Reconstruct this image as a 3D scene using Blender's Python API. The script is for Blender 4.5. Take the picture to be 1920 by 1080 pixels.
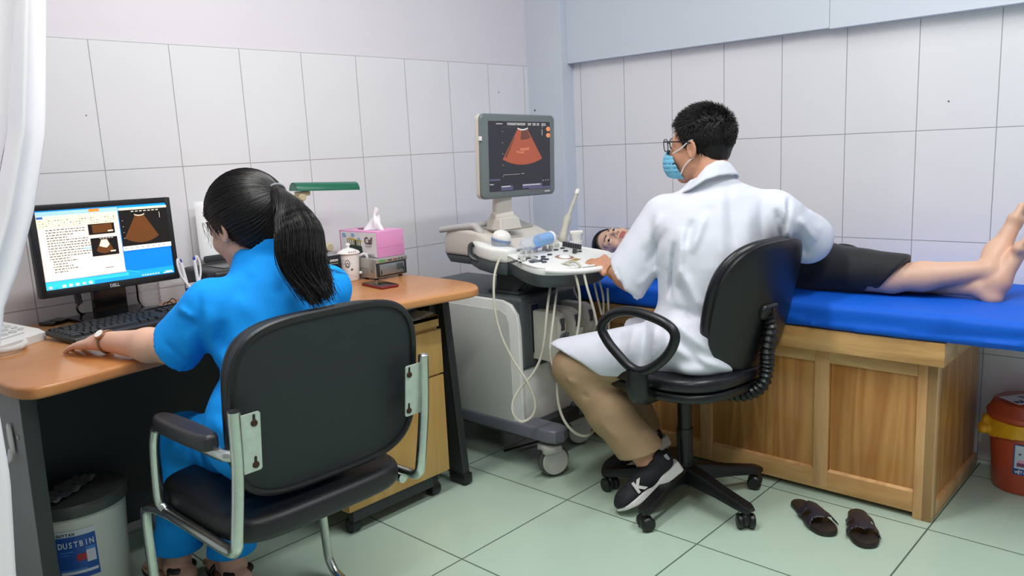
import bpy, bmesh, math, random
import numpy as np
from mathutils import Vector, Matrix, noise

# ------------------------------------------------------------------ camera, world, lights, exposure
scene = bpy.context.scene
COL = scene.collection
for o in list(bpy.data.objects):
    bpy.data.objects.remove(o)

def look_basis(yaw, pitch, roll):
    f = Vector((math.cos(yaw)*math.cos(pitch), math.sin(yaw)*math.cos(pitch), math.sin(pitch)))
    r = Vector((math.sin(yaw), -math.cos(yaw), 0))
    u = r.cross(f)
    c, s = math.cos(roll), math.sin(roll)
    return f, c*r + s*u, -s*r + c*u

cam_data = bpy.data.cameras.new('camera')
cam = bpy.data.objects.new('camera', cam_data)
COL.objects.link(cam)
cf, cr, cu = look_basis(0.75458, -0.176227, -0.048225)
CAM = Vector((-3.0906, -2.6489, 1.2012))
cam.matrix_world = Matrix(((cr.x, cu.x, -cf.x, CAM.x), (cr.y, cu.y, -cf.y, CAM.y), (cr.z, cu.z, -cf.z, CAM.z), (0, 0, 0, 1)))
cam_data.sensor_width = 36.0
cam_data.lens = 1479.86 / 1920 * 36.0
cam_data.clip_start = 0.02
scene.camera = cam

world = bpy.data.worlds.new('room_air')
scene.world = world
world.use_nodes = True
bg = world.node_tree.nodes['Background']
bg.inputs[0].default_value = (0.93, 0.95, 1.0, 1)
bg.inputs[1].default_value = 0.30

def area_light(name, loc, sx, sy, power, color, rot=(0, 0, 0)):
    d = bpy.data.lights.new(name, 'AREA')
    d.shape = 'RECTANGLE'
    d.size, d.size_y, d.energy, d.color = sx, sy, power, color
    o = bpy.data.objects.new(name, d)
    o.location, o.rotation_euler = loc, rot
    COL.objects.link(o)
    return o
# the fluorescent fittings of the room, out of frame on the ceiling
area_light('ceiling_tube', (-2.1, -1.25, 2.72), 1.2, 0.16, 31, (1.0, 0.985, 0.97))
area_light('ceiling_tube', (-1.2, -2.5, 2.72), 1.2, 0.16, 27, (0.98, 0.99, 1.0))
area_light('ceiling_tube', (-3.3, -2.7, 2.72), 1.2, 0.16, 24, (1.0, 0.99, 0.98))

scene.view_settings.view_transform = 'Standard'
scene.view_settings.look = 'None'
scene.view_settings.exposure = 0.0
scene.view_settings.gamma = 1.0
scene.view_settings.use_curve_mapping = False
try:
    scene.cycles.use_denoising = True
    scene.cycles.max_bounces = 8
    scene.cycles.diffuse_bounces = 5
    scene.cycles.transparent_max_bounces = 12
except Exception:
    pass

# ------------------------------------------------------------------ materials
def lin(c):
    if isinstance(c, str):
        c = c.lstrip('#')
        c = tuple(int(c[i:i+2], 16)/255 for i in (0, 2, 4))
    return tuple((x/12.92 if x <= 0.04045 else ((x+0.055)/1.055)**2.4) for x in c)

MATS = {}
def mat(name, col, rough=0.5, metal=0.0, spec=0.5, bump=0.0, bscale=60.0, var=0.0, vscale=8.0, emit=0.0,
        trans=0.0, alpha=1.0, coat=0.0, attr=False, stretch=None, sheen=0.0):
    if name in MATS:
        return MATS[name]
    m = bpy.data.materials.new(name)
    m.use_nodes = True
    nt = m.node_tree
    p = nt.nodes['Principled BSDF']
    c = lin(col)
    p.inputs['Base Color'].default_value = (*c, 1)
    p.inputs['Roughness'].default_value = rough
    p.inputs['Metallic'].default_value = metal
    p.inputs['Specular IOR Level'].default_value = spec
    p.inputs['Coat Weight'].default_value = coat
    p.inputs['Sheen Weight'].default_value = sheen
    p.inputs['Transmission Weight'].default_value = trans
    p.inputs['Alpha'].default_value = alpha
    if emit:
        p.inputs['Emission Color'].default_value = (*c, 1)
        p.inputs['Emission Strength'].default_value = emit
    tc = nt.nodes.new('ShaderNodeTexCoord')
    vec = tc.outputs['Object']
    if stretch:
        mp = nt.nodes.new('ShaderNodeMapping')
        mp.inputs['Scale'].default_value = stretch
        nt.links.new(vec, mp.inputs['Vector'])
        vec = mp.outputs['Vector']
    if var:
        n = nt.nodes.new('ShaderNodeTexNoise')
        n.inputs['Scale'].default_value = vscale
        n.inputs['Detail'].default_value = 5
        nt.links.new(vec, n.inputs['Vector'])
        mx = nt.nodes.new('ShaderNodeMix')
        mx.data_type = 'RGBA'
        mx.inputs[6].default_value = (*[x*(1-var) for x in c], 1)
        mx.inputs[7].default_value = (*[min(1, x*(1+var)) for x in c], 1)
        nt.links.new(n.outputs['Fac'], mx.inputs[0])
        nt.links.new(mx.outputs[2], p.inputs['Base Color'])
    if attr:
        a = nt.nodes.new('ShaderNodeAttribute')
        a.attribute_name = 'Col'
        nt.links.new(a.outputs['Color'], p.inputs['Base Color'])
    if bump:
        n = nt.nodes.new('ShaderNodeTexNoise')
        n.inputs['Scale'].default_value = bscale
        n.inputs['Detail'].default_value = 4
        nt.links.new(vec, n.inputs['Vector'])
        b = nt.nodes.new('ShaderNodeBump')
        b.inputs['Strength'].default_value = bump
        b.inputs['Distance'].default_value = 0.002
        nt.links.new(n.outputs['Fac'], b.inputs['Height'])
        nt.links.new(b.outputs['Normal'], p.inputs['Normal'])
    MATS[name] = m
    return m

def wood(name, c1, c2, scale=6.0, axis='z', rough=0.4, ring=1.0, coat=0.0):
    if name in MATS:
        return MATS[name]
    m = bpy.data.materials.new(name)
    m.use_nodes = True
    nt = m.node_tree
    p = nt.nodes['Principled BSDF']
    p.inputs['Roughness'].default_value = rough
    p.inputs['Coat Weight'].default_value = coat
    tc = nt.nodes.new('ShaderNodeTexCoord')
    mp = nt.nodes.new('ShaderNodeMapping')
    sc = {'z': (1, 1, 0.12), 'y': (1, 0.12, 1), 'x': (0.12, 1, 1)}[axis]
    mp.inputs['Scale'].default_value = sc
    n1 = nt.nodes.new('ShaderNodeTexNoise')
    n1.inputs['Scale'].default_value = scale
    n1.inputs['Detail'].default_value = 3
    n1.inputs['Distortion'].default_value = 0.6
    mul = nt.nodes.new('ShaderNodeMath'); mul.operation = 'MULTIPLY'; mul.inputs[1].default_value = 14*ring
    fr = nt.nodes.new('ShaderNodeMath'); fr.operation = 'PINGPONG'; fr.inputs[1].default_value = 1
    n2 = nt.nodes.new('ShaderNodeTexNoise')
    n2.inputs['Scale'].default_value = scale*14
    n2.inputs['Detail'].default_value = 6
    ad = nt.nodes.new('ShaderNodeMath'); ad.operation = 'MULTIPLY_ADD'; ad.inputs[1].default_value = 0.55
    hf = nt.nodes.new('ShaderNodeMath'); hf.operation = 'MULTIPLY'; hf.inputs[1].default_value = 0.45
    rp = nt.nodes.new('ShaderNodeValToRGB')
    rp.color_ramp.elements[0].position = 0.15
    rp.color_ramp.elements[0].color = (*lin(c1), 1)
    rp.color_ramp.elements[1].position = 0.85
    rp.color_ramp.elements[1].color = (*lin(c2), 1)
    L = nt.links.new
    L(tc.outputs['Object'], mp.inputs['Vector'])
    L(mp.outputs['Vector'], n1.inputs['Vector']); L(mp.outputs['Vector'], n2.inputs['Vector'])
    L(n1.outputs['Fac'], mul.inputs[0]); L(mul.outputs[0], fr.inputs[0])
    L(n2.outputs['Fac'], hf.inputs[0])
    L(fr.outputs[0], ad.inputs[0]); L(hf.outputs[0], ad.inputs[2])
    L(ad.outputs[0], rp.inputs['Fac']); L(rp.outputs['Color'], p.inputs['Base Color'])
    MATS[name] = m
    return m

def tiled(name, col, grout, ax, off, size, gw=0.0025, rough=0.16, bump=0.35, smear=0.03):
    """tile grid: ax = two world axes, off = a joint position on each, size = tile size on each"""
    m = bpy.data.materials.new(name)
    m.use_nodes = True
    nt = m.node_tree
    L = nt.links.new
    p = nt.nodes['Principled BSDF']
    g = nt.nodes.new('ShaderNodeNewGeometry')
    s = nt.nodes.new('ShaderNodeSeparateXYZ')
    L(g.outputs['Position'], s.inputs[0])
    ds = []
    for k in range(2):
        a = nt.nodes.new('ShaderNodeMath'); a.operation = 'SUBTRACT'; a.inputs[1].default_value = off[k] - size[k]*40 + size[k]/2
        L(s.outputs[ax[k]], a.inputs[0])
        b = nt.nodes.new('ShaderNodeMath'); b.operation = 'MODULO'; b.inputs[1].default_value = size[k]
        L(a.outputs[0], b.inputs[0])
        c = nt.nodes.new('ShaderNodeMath'); c.operation = 'SUBTRACT'; c.inputs[1].default_value = size[k]/2
        L(b.outputs[0], c.inputs[0])
        d = nt.nodes.new('ShaderNodeMath'); d.operation = 'ABSOLUTE'
        L(c.outputs[0], d.inputs[0])
        ds.append(d)
    mn = nt.nodes.new('ShaderNodeMath'); mn.operation = 'MINIMUM'
    L(ds[0].outputs[0], mn.inputs[0]); L(ds[1].outputs[0], mn.inputs[1])
    r = nt.nodes.new('ShaderNodeMapRange')
    r.inputs['From Min'].default_value = gw*0.5
    r.inputs['From Max'].default_value = gw*0.9
    L(mn.outputs[0], r.inputs['Value'])
    n = nt.nodes.new('ShaderNodeTexNoise'); n.inputs['Scale'].default_value = 2.3; n.inputs['Detail'].default_value = 6
    L(g.outputs['Position'], n.inputs['Vector'])
    cm = nt.nodes.new('ShaderNodeMix'); cm.data_type = 'RGBA'
    cc = lin(col)
    cm.inputs[6].default_value = (*[x*(1-smear) for x in cc], 1)
    cm.inputs[7].default_value = (*[min(1, x*(1+smear)) for x in cc], 1)
    L(n.outputs['Fac'], cm.inputs[0])
    mx = nt.nodes.new('ShaderNodeMix'); mx.data_type = 'RGBA'
    mx.inputs[6].default_value = (*lin(grout), 1)
    L(cm.outputs[2], mx.inputs[7])
    L(r.outputs[0], mx.inputs[0]); L(mx.outputs[2], p.inputs['Base Color'])
    rr = nt.nodes.new('ShaderNodeMapRange')
    rr.inputs['To Min'].default_value = 0.8; rr.inputs['To Max'].default_value = rough
    L(r.outputs[0], rr.inputs['Value']); L(rr.outputs[0], p.inputs['Roughness'])
    bp = nt.nodes.new('ShaderNodeBump'); bp.inputs['Strength'].default_value = bump; bp.inputs['Distance'].default_value = 0.001
    L(r.outputs[0], bp.inputs['Height']); L(bp.outputs[0], p.inputs['Normal'])
    return m

# ------------------------------------------------------------------ mesh building
class MB:
    def __init__(self, T=None):
        self.v, self.f, self.m = [], [], []
        self.T = T or Matrix.Identity(4)
        self.mi = 0
    def add(self, vs, fs, M=None):
        k = len(self.v)
        M = self.T @ M if M else self.T
        self.v += [tuple(M @ Vector(p)) for p in vs]
        for f in fs:
            self.f.append([i+k for i in f]); self.m.append(self.mi)
        return self
    def bm(self, b, M=None):
        b.verts.ensure_lookup_table()
        vs = [tuple(q.co) for q in b.verts]
        fs = [[q.index for q in f.verts] for f in b.faces]
        b.free()
        return self.add(vs, fs, M)
    def box(self, c, s, bev=0.0, rot=None, seg=2):
        b = bmesh.new()
        bmesh.ops.create_cube(b, size=1)
        for q in b.verts:
            q.co = Vector((q.co.x*s[0], q.co.y*s[1], q.co.z*s[2]))
        if bev:
            bmesh.ops.bevel(b, geom=b.edges[:], offset=min(bev, min(s)*0.49), segments=seg, affect='EDGES', profile=0.5)
        b.verts.index_update()
        M = Matrix.Translation(c)
        if rot is not None:
            M = M @ (rot if isinstance(rot, Matrix) else Matrix.Rotation(rot, 4, 'Z'))
        return self.bm(b, M)
    def box2(self, a, b, bev=0.0, seg=2):
        return self.box([(a[i]+b[i])/2 for i in range(3)], [abs(a[i]-b[i]) for i in range(3)], bev, None, seg)
    def ball(self, c, r, seg=20, rings=12, rot=None):
        if isinstance(r, (int, float)): r = (r, r, r)
        vs, fs = [], []
        for i in range(1, rings):
            t = math.pi*i/rings
            for j in range(seg):
                a = 2*math.pi*j/seg
                vs.append((r[0]*math.sin(t)*math.cos(a), r[1]*math.sin(t)*math.sin(a), r[2]*math.cos(t)))
        for i in range(rings-2):
            for j in range(seg):
                a, b2 = i*seg+j, i*seg+(j+1) % seg
                fs.append((a, a+seg, b2+seg, b2))
        n = len(vs); vs += [(0, 0, r[2]), (0, 0, -r[2])]
        for j in range(seg):
            fs.append((n, j, (j+1) % seg))
            k = (rings-2)*seg
            fs.append((n+1, k+(j+1) % seg, k+j))
        M = Matrix.Translation(c)
        if rot is not None: M = M @ rot
        return self.add(vs, fs, M)
    def lathe(self, prof, c=(0, 0, 0), seg=32, rot=None, sc=(1, 1, 1)):
        """prof: (r, z) list, closed at ends when r = 0"""
        vs, fs = [], []
        for r, z in prof:
            for j in range(seg):
                a = 2*math.pi*j/seg
                vs.append((r*math.cos(a)*sc[0], r*math.sin(a)*sc[1], z*sc[2]))
        for i in range(len(prof)-1):
            for j in range(seg):
                a, b = i*seg+j, i*seg+(j+1) % seg
                fs.append((a, b, b+seg, a+seg))
        if prof[0][0] > 1e-6: fs.append(tuple(range(seg))[::-1])
        if prof[-1][0] > 1e-6: fs.append(tuple(range((len(prof)-1)*seg, len(prof)*seg)))
        M = Matrix.Translation(c)
        if rot is not None: M = M @ rot
        return self.add(vs, fs, M)
    def cyl(self, a, b, r, r2=None, seg=20, bev=0.0):
        a, b = Vector(a), Vector(b)
        L = (b-a).length
        r2 = r if r2 is None else r2
        R = (b-a).to_track_quat('Z', 'Y').to_matrix().to_4x4()
        if bev:
            pr = [(0, 0), (r-bev, 0), (r, bev), (r2, L-bev), (r2-bev, L), (0, L)]
        else:
            pr = [(0, 0), (r, 0), (r2, L), (0, L)]
        return self.lathe(pr, a, seg, R)
    def tube(self, pts, r, seg=10, cap=True, closed=False, up=None, flat=1.0, smooth=0):
        P = [Vector(p) for p in pts]
        if smooth: P = spline(P, smooth, closed)
        n = len(P)
        rs = r if hasattr(r, '__len__') else [r]*n
        if len(rs) != n:
            rs = [float(np.interp(i/(n-1), np.linspace(0, 1, len(rs)), rs)) for i in range(n)]
        vs, fs = [], []
        prev = None
        for i in range(n):
            if closed: t = P[(i+1) % n]-P[i-1]
            else: t = P[min(i+1, n-1)]-P[max(i-1, 0)]
            if t.length < 1e-9: t = Vector((0, 0, 1))
            t.normalize()
            if up is not None:
                s = t.cross(Vector(up)).normalized()
            elif prev is None:
                s = t.orthogonal().normalized()
            else:
                s = (prev - t*prev.dot(t)).normalized()
            prev = s
            u = s.cross(t)
            for j in range(seg):
                a = 2*math.pi*j/seg
                vs.append(P[i] + (s*math.cos(a) + u*math.sin(a)*flat)*rs[i])
        for i in range(n if closed else n-1):
            k = (i+1) % n
            for j in range(seg):
                fs.append((i*seg+j, i*seg+(j+1) % seg, k*seg+(j+1) % seg, k*seg+j))
        if cap and not closed:
            fs.append(tuple(range(seg))[::-1]); fs.append(tuple(range((n-1)*seg, n*seg)))
        return self.add(vs, fs)
    def prism(self, poly, h0, h1, M=None, bev=0.0, seg=2):
        """poly in local xy, extruded from z=h0 to z=h1"""
        b = bmesh.new()
        vs = [b.verts.new((x, y, h0)) for x, y in poly]
        f = b.faces.new(vs)
        r = bmesh.ops.extrude_face_region(b, geom=[f])
        for q in r['geom']:
            if isinstance(q, bmesh.types.BMVert): q.co.z = h1
        bmesh.ops.recalc_face_normals(b, faces=b.faces[:])
        if bev:
            eds = [e for e in b.edges if abs(e.verts[0].co.z-e.verts[1].co.z) < 1e-6]
            bmesh.ops.bevel(b, geom=eds, offset=bev, segments=seg, affect='EDGES', profile=0.5)
        b.verts.index_update()
        return self.bm(b, M)
    def quad(self, a, b, c, d):
        return self.add([a, b, c, d], [(0, 1, 2, 3)])

def spline(P, n=6, closed=False):
    P = [Vector(p) for p in P]
    out = []
    m = len(P)
    rng = range(m) if closed else range(m-1)
    for i in rng:
        p1, p2 = P[i], P[(i+1) % m]
        p0 = P[i-1] if (closed or i > 0) else 2*p1-p2
        p3 = P[(i+2) % m] if (closed or i+2 < m) else 2*p2-p1
        for k in range(n):
            t = k/n
            out.append(0.5*((2*p1)+(p2-p0)*t+(2*p0-5*p1+4*p2-p3)*t*t+(3*p1-p0-3*p2+p3)*t**3))
    if not closed: out.append(P[-1])
    return out

def rrect(w, h, r, n=6, cx=0, cy=0):
    pts = []
    for sx, sy, a0 in ((1, 1, 0), (-1, 1, 90), (-1, -1, 180), (1, -1, 270)):
        for k in range(n+1):
            a = math.radians(a0+90*k/n)
            pts.append((cx+sx*(w/2-r)+r*math.cos(a), cy+sy*(h/2-r)+r*math.sin(a)))
    return pts

def superel(w, h, n=2.6, k=48, cx=0, cy=0):
    out = []
    for i in range(k):
        a = 2*math.pi*i/k
        c, s = math.cos(a), math.sin(a)
        out.append((cx+math.copysign(abs(c)**(2/n), c)*w/2, cy+math.copysign(abs(s)**(2/n), s)*h/2))
    return out

def frame(o, x, y, z=None):
    x, y = Vector(x).normalized(), Vector(y).normalized()
    z = x.cross(y).normalized()
    y = z.cross(x)
    return Matrix(((x.x, y.x, z.x, o[0]), (x.y, y.y, z.y, o[1]), (x.z, y.z, z.z, o[2]), (0, 0, 0, 1)))

WL = {}
def wloc(o):
    p = Vector((0, 0, 0))
    while o:
        p = p + o.location
        o = o.parent
    return p

def link(name, me, parent=None):
    o = bpy.data.objects.new(name, me)
    COL.objects.link(o)
    if parent is not None:
        o.parent = parent
        o.location = -wloc(parent)
    return o

def obj(name, mb, m, parent=None, smooth=True, angle=38):
    me = bpy.data.meshes.new(name)
    me.from_pydata(mb.v, [], mb.f)
    ms = m if isinstance(m, (list, tuple)) else [m]
    for q in ms: me.materials.append(q)
    if len(ms) > 1: me.polygons.foreach_set('material_index', mb.m)
    me.update()
    b = bmesh.new(); b.from_mesh(me)
    bmesh.ops.recalc_face_normals(b, faces=b.faces[:])
    b.to_mesh(me); b.free()
    if smooth:
        me.polygons.foreach_set('use_smooth', [True]*len(me.polygons))
        try: me.set_sharp_from_angle(angle=math.radians(angle))
        except Exception: pass
    return link(name, me, parent)

def tag(o, label=None, cat=None, group=None, kind=None):
    if label: o['label'] = label
    if cat: o['category'] = cat
    if group: o['group'] = group
    if kind: o['kind'] = kind
    return o

def thing(name, loc, label, cat, group=None):
    o = bpy.data.objects.new(name, None)
    o.empty_display_size = 0.05
    o.location = loc
    COL.objects.link(o)
    return tag(o, label, cat, group)

def text(name, body, size, M, m, parent=None, extrude=0.0004, align='LEFT', bold=0.0, sx=1.0):
    cu = bpy.data.curves.new(name, 'FONT')
    cu.body = body
    cu.size = size
    cu.extrude = extrude
    cu.offset = bold
    cu.align_x = align
    cu.resolution_u = 3
    t = bpy.data.objects.new(name, cu)
    COL.objects.link(t)
    bpy.context.view_layer.update()
    dg = bpy.context.evaluated_depsgraph_get()
    me = bpy.data.meshes.new_from_object(t.evaluated_get(dg))
    bpy.data.objects.remove(t)
    me.transform(M @ Matrix.Diagonal((sx, 1, 1, 1)))
    me.materials.clear(); me.materials.append(m)
    return link(name, me, parent)

# ------------------------------------------------------------------ signed-distance modelling
f32 = np.float32
def A(*v): return np.array(v, dtype=f32)
def smin(a, b, k):
    h = np.clip(0.5+0.5*(b-a)/k, 0, 1)
    return b*(1-h)+a*h-k*h*(1-h)
def smax(a, b, k): return -smin(-a, -b, k)
def s_ball(P, c, r): return np.linalg.norm(P-A(*c), axis=1)-r
def s_ell(P, c, r, R=None):
    q = P-A(*c)
    if R is not None: q = q @ np.array(R, dtype=f32)
    r = A(*r)
    k0 = np.linalg.norm(q/r, axis=1)
    k1 = np.linalg.norm(q/(r*r), axis=1)
    return np.where(k1 > 1e-6, k0*(k0-1)/np.maximum(k1, 1e-6), -r.min())
def s_cap(P, a, b, ra, rb=None):
    a, b = A(*a), A(*b)
    rb = ra if rb is None else rb
    ba = b-a
    t = np.clip(((P-a) @ ba)/max(float(ba @ ba), 1e-9), 0, 1)
    return np.linalg.norm(P-a-t[:, None]*ba, axis=1)-(ra+(rb-ra)*t)
def s_seg(P, a, b):
    return s_cap(P, a, b, 0.0, 0.0)
def s_box(P, c, s, r, R=None):
    q = P-A(*c)
    if R is not None: q = q @ np.array(R, dtype=f32)
    q = np.abs(q)-(A(*s)/2-r)
    return np.linalg.norm(np.maximum(q, 0), axis=1)+np.minimum(q.max(axis=1), 0)-r
def s_plane(P, o, n):
    n = A(*n); n = n/np.linalg.norm(n)
    return (P-A(*o)) @ n
def s_chain(P, pts, rs, k=0.02):
    d = None
    for i in range(len(pts)-1):
        e = s_cap(P, pts[i], pts[i+1], rs[i], rs[i+1])
        d = e if d is None else smin(d, e, k)
    return d
def wob(P, s, seed=0.0):
    x, y, z = P[:, 0]*s+seed, P[:, 1]*s+seed*1.7, P[:, 2]*s-seed
    return (np.sin(x+1.3*np.sin(y*0.9+z))+np.sin(y*1.1+1.2*np.sin(z*1.2+x))+np.sin(z*0.9+1.1*np.sin(x*1.1+y)))/3

def sdf_mesh(fn, lo, hi, h, B=8):
    lo = np.array(lo, dtype=np.float64); hi = np.array(hi, dtype=np.float64)
    nb = np.ceil((hi-lo)/h/B).astype(int)
    n = nb*B
    ax = [lo[i]+h*B*(np.arange(nb[i])+0.5)-h/2 for i in range(3)]
    C = np.stack(np.meshgrid(*ax, indexing='ij'), -1).reshape(-1, 3).astype(f32)
    dc = fn(C)
    near = np.abs(dc) < h*B*1.15+0.012
    V = np.repeat(np.repeat(np.repeat(dc.reshape(nb), B, 0), B, 1), B, 2).astype(f32)
    idx = np.argwhere(near.reshape(nb))
    off = np.stack(np.meshgrid(*[np.arange(B)]*3, indexing='ij'), -1).reshape(-1, 3)
    step = max(1, 400000//(B**3))
    for s in range(0, len(idx), step):
        g = (idx[s:s+step, None, :]*B+off[None]).reshape(-1, 3)
        P = (lo+g*h).astype(f32)
        V[g[:, 0], g[:, 1], g[:, 2]] = fn(P)
    S = V < 0
    c = S[:-1, :-1, :-1].astype(np.int8)
    tot = np.zeros_like(c)
    for dx in (0, 1):
        for dy in (0, 1):
            for dz in (0, 1):
                tot += S[dx:n[0]-1+dx, dy:n[1]-1+dy, dz:n[2]-1+dz]
    act = (tot > 0) & (tot < 8)
    cells = np.argwhere(act)
    vid = -np.ones(act.shape, dtype=np.int32)
    vid[act] = np.arange(len(cells))
    acc = np.zeros((len(cells), 3)); cnt = np.zeros(len(cells))
    cs = [(0, 0, 0), (1, 0, 0), (0, 1, 0), (1, 1, 0), (0, 0, 1), (1, 0, 1), (0, 1, 1), (1, 1, 1)]
    val = {q: V[cells[:, 0]+q[0], cells[:, 1]+q[1], cells[:, 2]+q[2]] for q in cs}
    for q in cs:
        for a in range(3):
            if q[a] == 0:
                w = list(q); w[a] = 1; w = tuple(w)
                v0, v1 = val[q], val[w]
                mk = (v0 < 0) != (v1 < 0)
                t = np.where(mk, v0/np.where(np.abs(v0-v1) < 1e-12, 1, v0-v1), 0)
                p = np.tile(np.array(q, dtype=np.float64), (len(cells), 1))
                p[:, a] = t
                acc[mk] += p[mk]; cnt[mk] += 1
    verts = lo+(cells+acc/np.maximum(cnt, 1)[:, None])*h
    quads = []
    for a in range(3):
        u, v = [(1, 2), (2, 0), (0, 1)][a]
        sl0 = [slice(1, -1)]*3; sl1 = [slice(1, -1)]*3
        sl0[a] = slice(0, -1); sl1[a] = slice(1, None)
        s0, s1 = S[tuple(sl0)], S[tuple(sl1)]
        for sign in (0, 1):
            e = np.argwhere((s0 & ~s1) if sign == 0 else (~s0 & s1))
            st = np.ones(3, dtype=int); st[a] = 0
            e = e+st
            def vv(du, dv):
                g = e.copy(); g[:, u] += du; g[:, v] += dv
                return vid[g[:, 0], g[:, 1], g[:, 2]]
            q4 = np.stack([vv(-1, -1), vv(0, -1), vv(0, 0), vv(-1, 0)], 1)
            if sign: q4 = q4[:, ::-1]
            quads.append(q4)
    F = np.concatenate(quads)
    F = F[(F >= 0).all(1)]
    return verts, F

def sdf_obj(name, fn, lo, hi, h, m, parent=None, col=None, relax=1):
    V, F = sdf_mesh(fn, lo, hi, h)
    if relax:      # light Laplacian relaxation
        for _ in range(relax):
            e = np.concatenate([F[:, [0, 1]], F[:, [1, 2]], F[:, [2, 3]], F[:, [3, 0]]])
            s = np.zeros_like(V); c = np.zeros(len(V))
            np.add.at(s, e[:, 0], V[e[:, 1]]); np.add.at(s, e[:, 1], V[e[:, 0]])
            np.add.at(c, e[:, 0], 1); np.add.at(c, e[:, 1], 1)
            V = V*0.5+0.5*s/np.maximum(c, 1)[:, None]
    me = bpy.data.meshes.new(name)
    me.vertices.add(len(V)); me.vertices.foreach_set('co', V.astype(f32).ravel())
    me.loops.add(len(F)*4); me.loops.foreach_set('vertex_index', F.astype(np.int32).ravel())
    me.polygons.add(len(F))
    me.polygons.foreach_set('loop_start', np.arange(0, len(F)*4, 4, dtype=np.int32))
    me.polygons.foreach_set('use_smooth', np.ones(len(F), dtype=bool))
    me.update(calc_edges=True)
    me.validate()
    for q in (m if isinstance(m, (list, tuple)) else [m]): me.materials.append(q)
    if col is not None:
        c = col(V.astype(f32))
        at = me.color_attributes.new('Col', 'FLOAT_COLOR', 'POINT')
        at.data.foreach_set('color', np.concatenate([c, np.ones((len(V), 1))], 1).astype(f32).ravel())
    return link(name, me, parent)

# ------------------------------------------------------------------ the room
M_tileA = tiled('white_wall_tile', '#EDECEF', '#A9A9A6', (0, 2), (-0.1163, 1.190), (0.25, 0.3985), gw=0.0020)
M_tileB = tiled('white_wall_tile_right', '#E9E9EC', '#9DA0A0', (1, 2), (-0.2591, 1.190), (0.25, 0.392), gw=0.0021)
M_floor = tiled('green_floor_tile', '#B6CCBA', '#4F5F52', (0, 1), (-1.63243, -1.01980), (0.5, 0.5), gw=0.0034, rough=0.22, smear=0.06)
M_paintA = mat('white_paint_lavender_cast', '#E9E4EA', 0.7, var=0.02, vscale=1.2)  # white paint; the lavender cast of the light is mixed into the colour
M_paintB = mat('white_paint_blue_cast', '#D5DCE6', 0.65, var=0.03, vscale=1.0)  # also white paint, with the bluish light on it put into the colour
M_joint = mat('panel_joint_grey', '#8C949C', 0.7)

def struct(name, mb, m, parent=None, **k):
    return tag(obj(name, mb, m, parent, **k), kind='structure')

b = MB(); b.box2((-4.6, -4.4, -0.08), (0.3, 0.3, 0)); struct('floor', b, M_floor)
b = MB(); b.box2((-4.6, -4.4, 2.8), (0.3, 0.3, 2.86)); struct('ceiling', b, mat('ceiling_white', '#ECECEC', 0.8))
b = MB(); b.box2((-4.6, 0.0, 0), (0.3, 0.14, 1.589)); b.mi = 1; b.box2((-4.6, 0.005, 1.589), (0.3, 0.14, 2.8))
struct('wall_left', b, [M_tileA, M_paintA], smooth=False)
b = MB(); b.box2((0.0, -4.4, 0), (0.14, 0.0, 1.58)); b.mi = 1
b.box2((-0.045, -1.4585, 1.58), (0.14, -0.2165, 2.8), 0.001); b.box2((-0.048, -4.4, 1.576), (0.14, -1.4605, 2.8), 0.001)
struct('wall_right', b, [M_tileB, M_paintB], smooth=False)
b = MB(); b.box2((-0.088, -0.2160, 0), (0.02, 0.02, 2.8), 0.003); struct('wall_corner', b, M_paintB, smooth=False)
b = MB(); b.cyl((-0.30, -0.001, 1.46), (-0.30, 0.0, 1.46), 0.003, seg=8); b.cyl((-0.092, -0.04, 1.375), (-0.086, -0.04, 1.375), 0.004, seg=8)
b.cyl((-2.15, -0.001, 1.36), (-2.15, 0.002, 1.36), 0.002, seg=8); b.cyl((-0.001, -1.86, 1.286), (0.002, -1.86, 1.286), 0.003, seg=8)
struct('trim_1', b, mat('nail_hole', '#55585c', 0.8))

# ------------------------------------------------------------------ curtain at the left
def make_curtain():
    zs = np.linspace(0.06, 2.62, 90)
    edge = np.interp(zs, [0.06, 0.43, 0.62, 0.80, 0.96, 1.0, 1.12, 1.27, 1.52, 1.8, 2.62],
                     [-2.745, -2.735, -2.722, -2.725, -2.688, -2.665, -2.618, -2.574, -2.531, -2.50, -2.45])
    ns = 150
    vs, fs = [], []
    for i, z in enumerate(zs):
        for j in range(ns):
            s = j/(ns-1)
            w = 0.62*(0.6+0.4*abs(z-0.7)/1.9)
            tw = 0.7*math.sin(z*1.7)+0.25*z
            x = edge[i]-w*s+0.010*math.sin(s*41+z*1.3)
            y = -0.95-0.07*s+0.026*math.sin(s*33+tw*2.2)+0.014*math.sin(s*71+z*3.1+1)+0.012*math.sin(s*17-z*2.2)
            if s < 0.02: y += 0.002
            vs.append((x, y, z))
    for i in range(len(zs)-1):
        for j in range(ns-1):
            k = i*ns+j
            fs.append((k, k+1, k+ns+1, k+ns))
    b = MB(); b.add(vs, fs)
    o = obj('curtain', b, mat('white_curtain_cloth', '#F4F1F5', 0.85, sheen=0.1, bump=0.1, bscale=900), smooth=True, angle=180)
    md = o.modifiers.new('cloth_thickness', 'SOLIDIFY'); md.thickness = 0.003
    return tag(o, 'white curtain hanging in folds at the left edge, beside the desk', 'curtain')
make_curtain()

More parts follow.
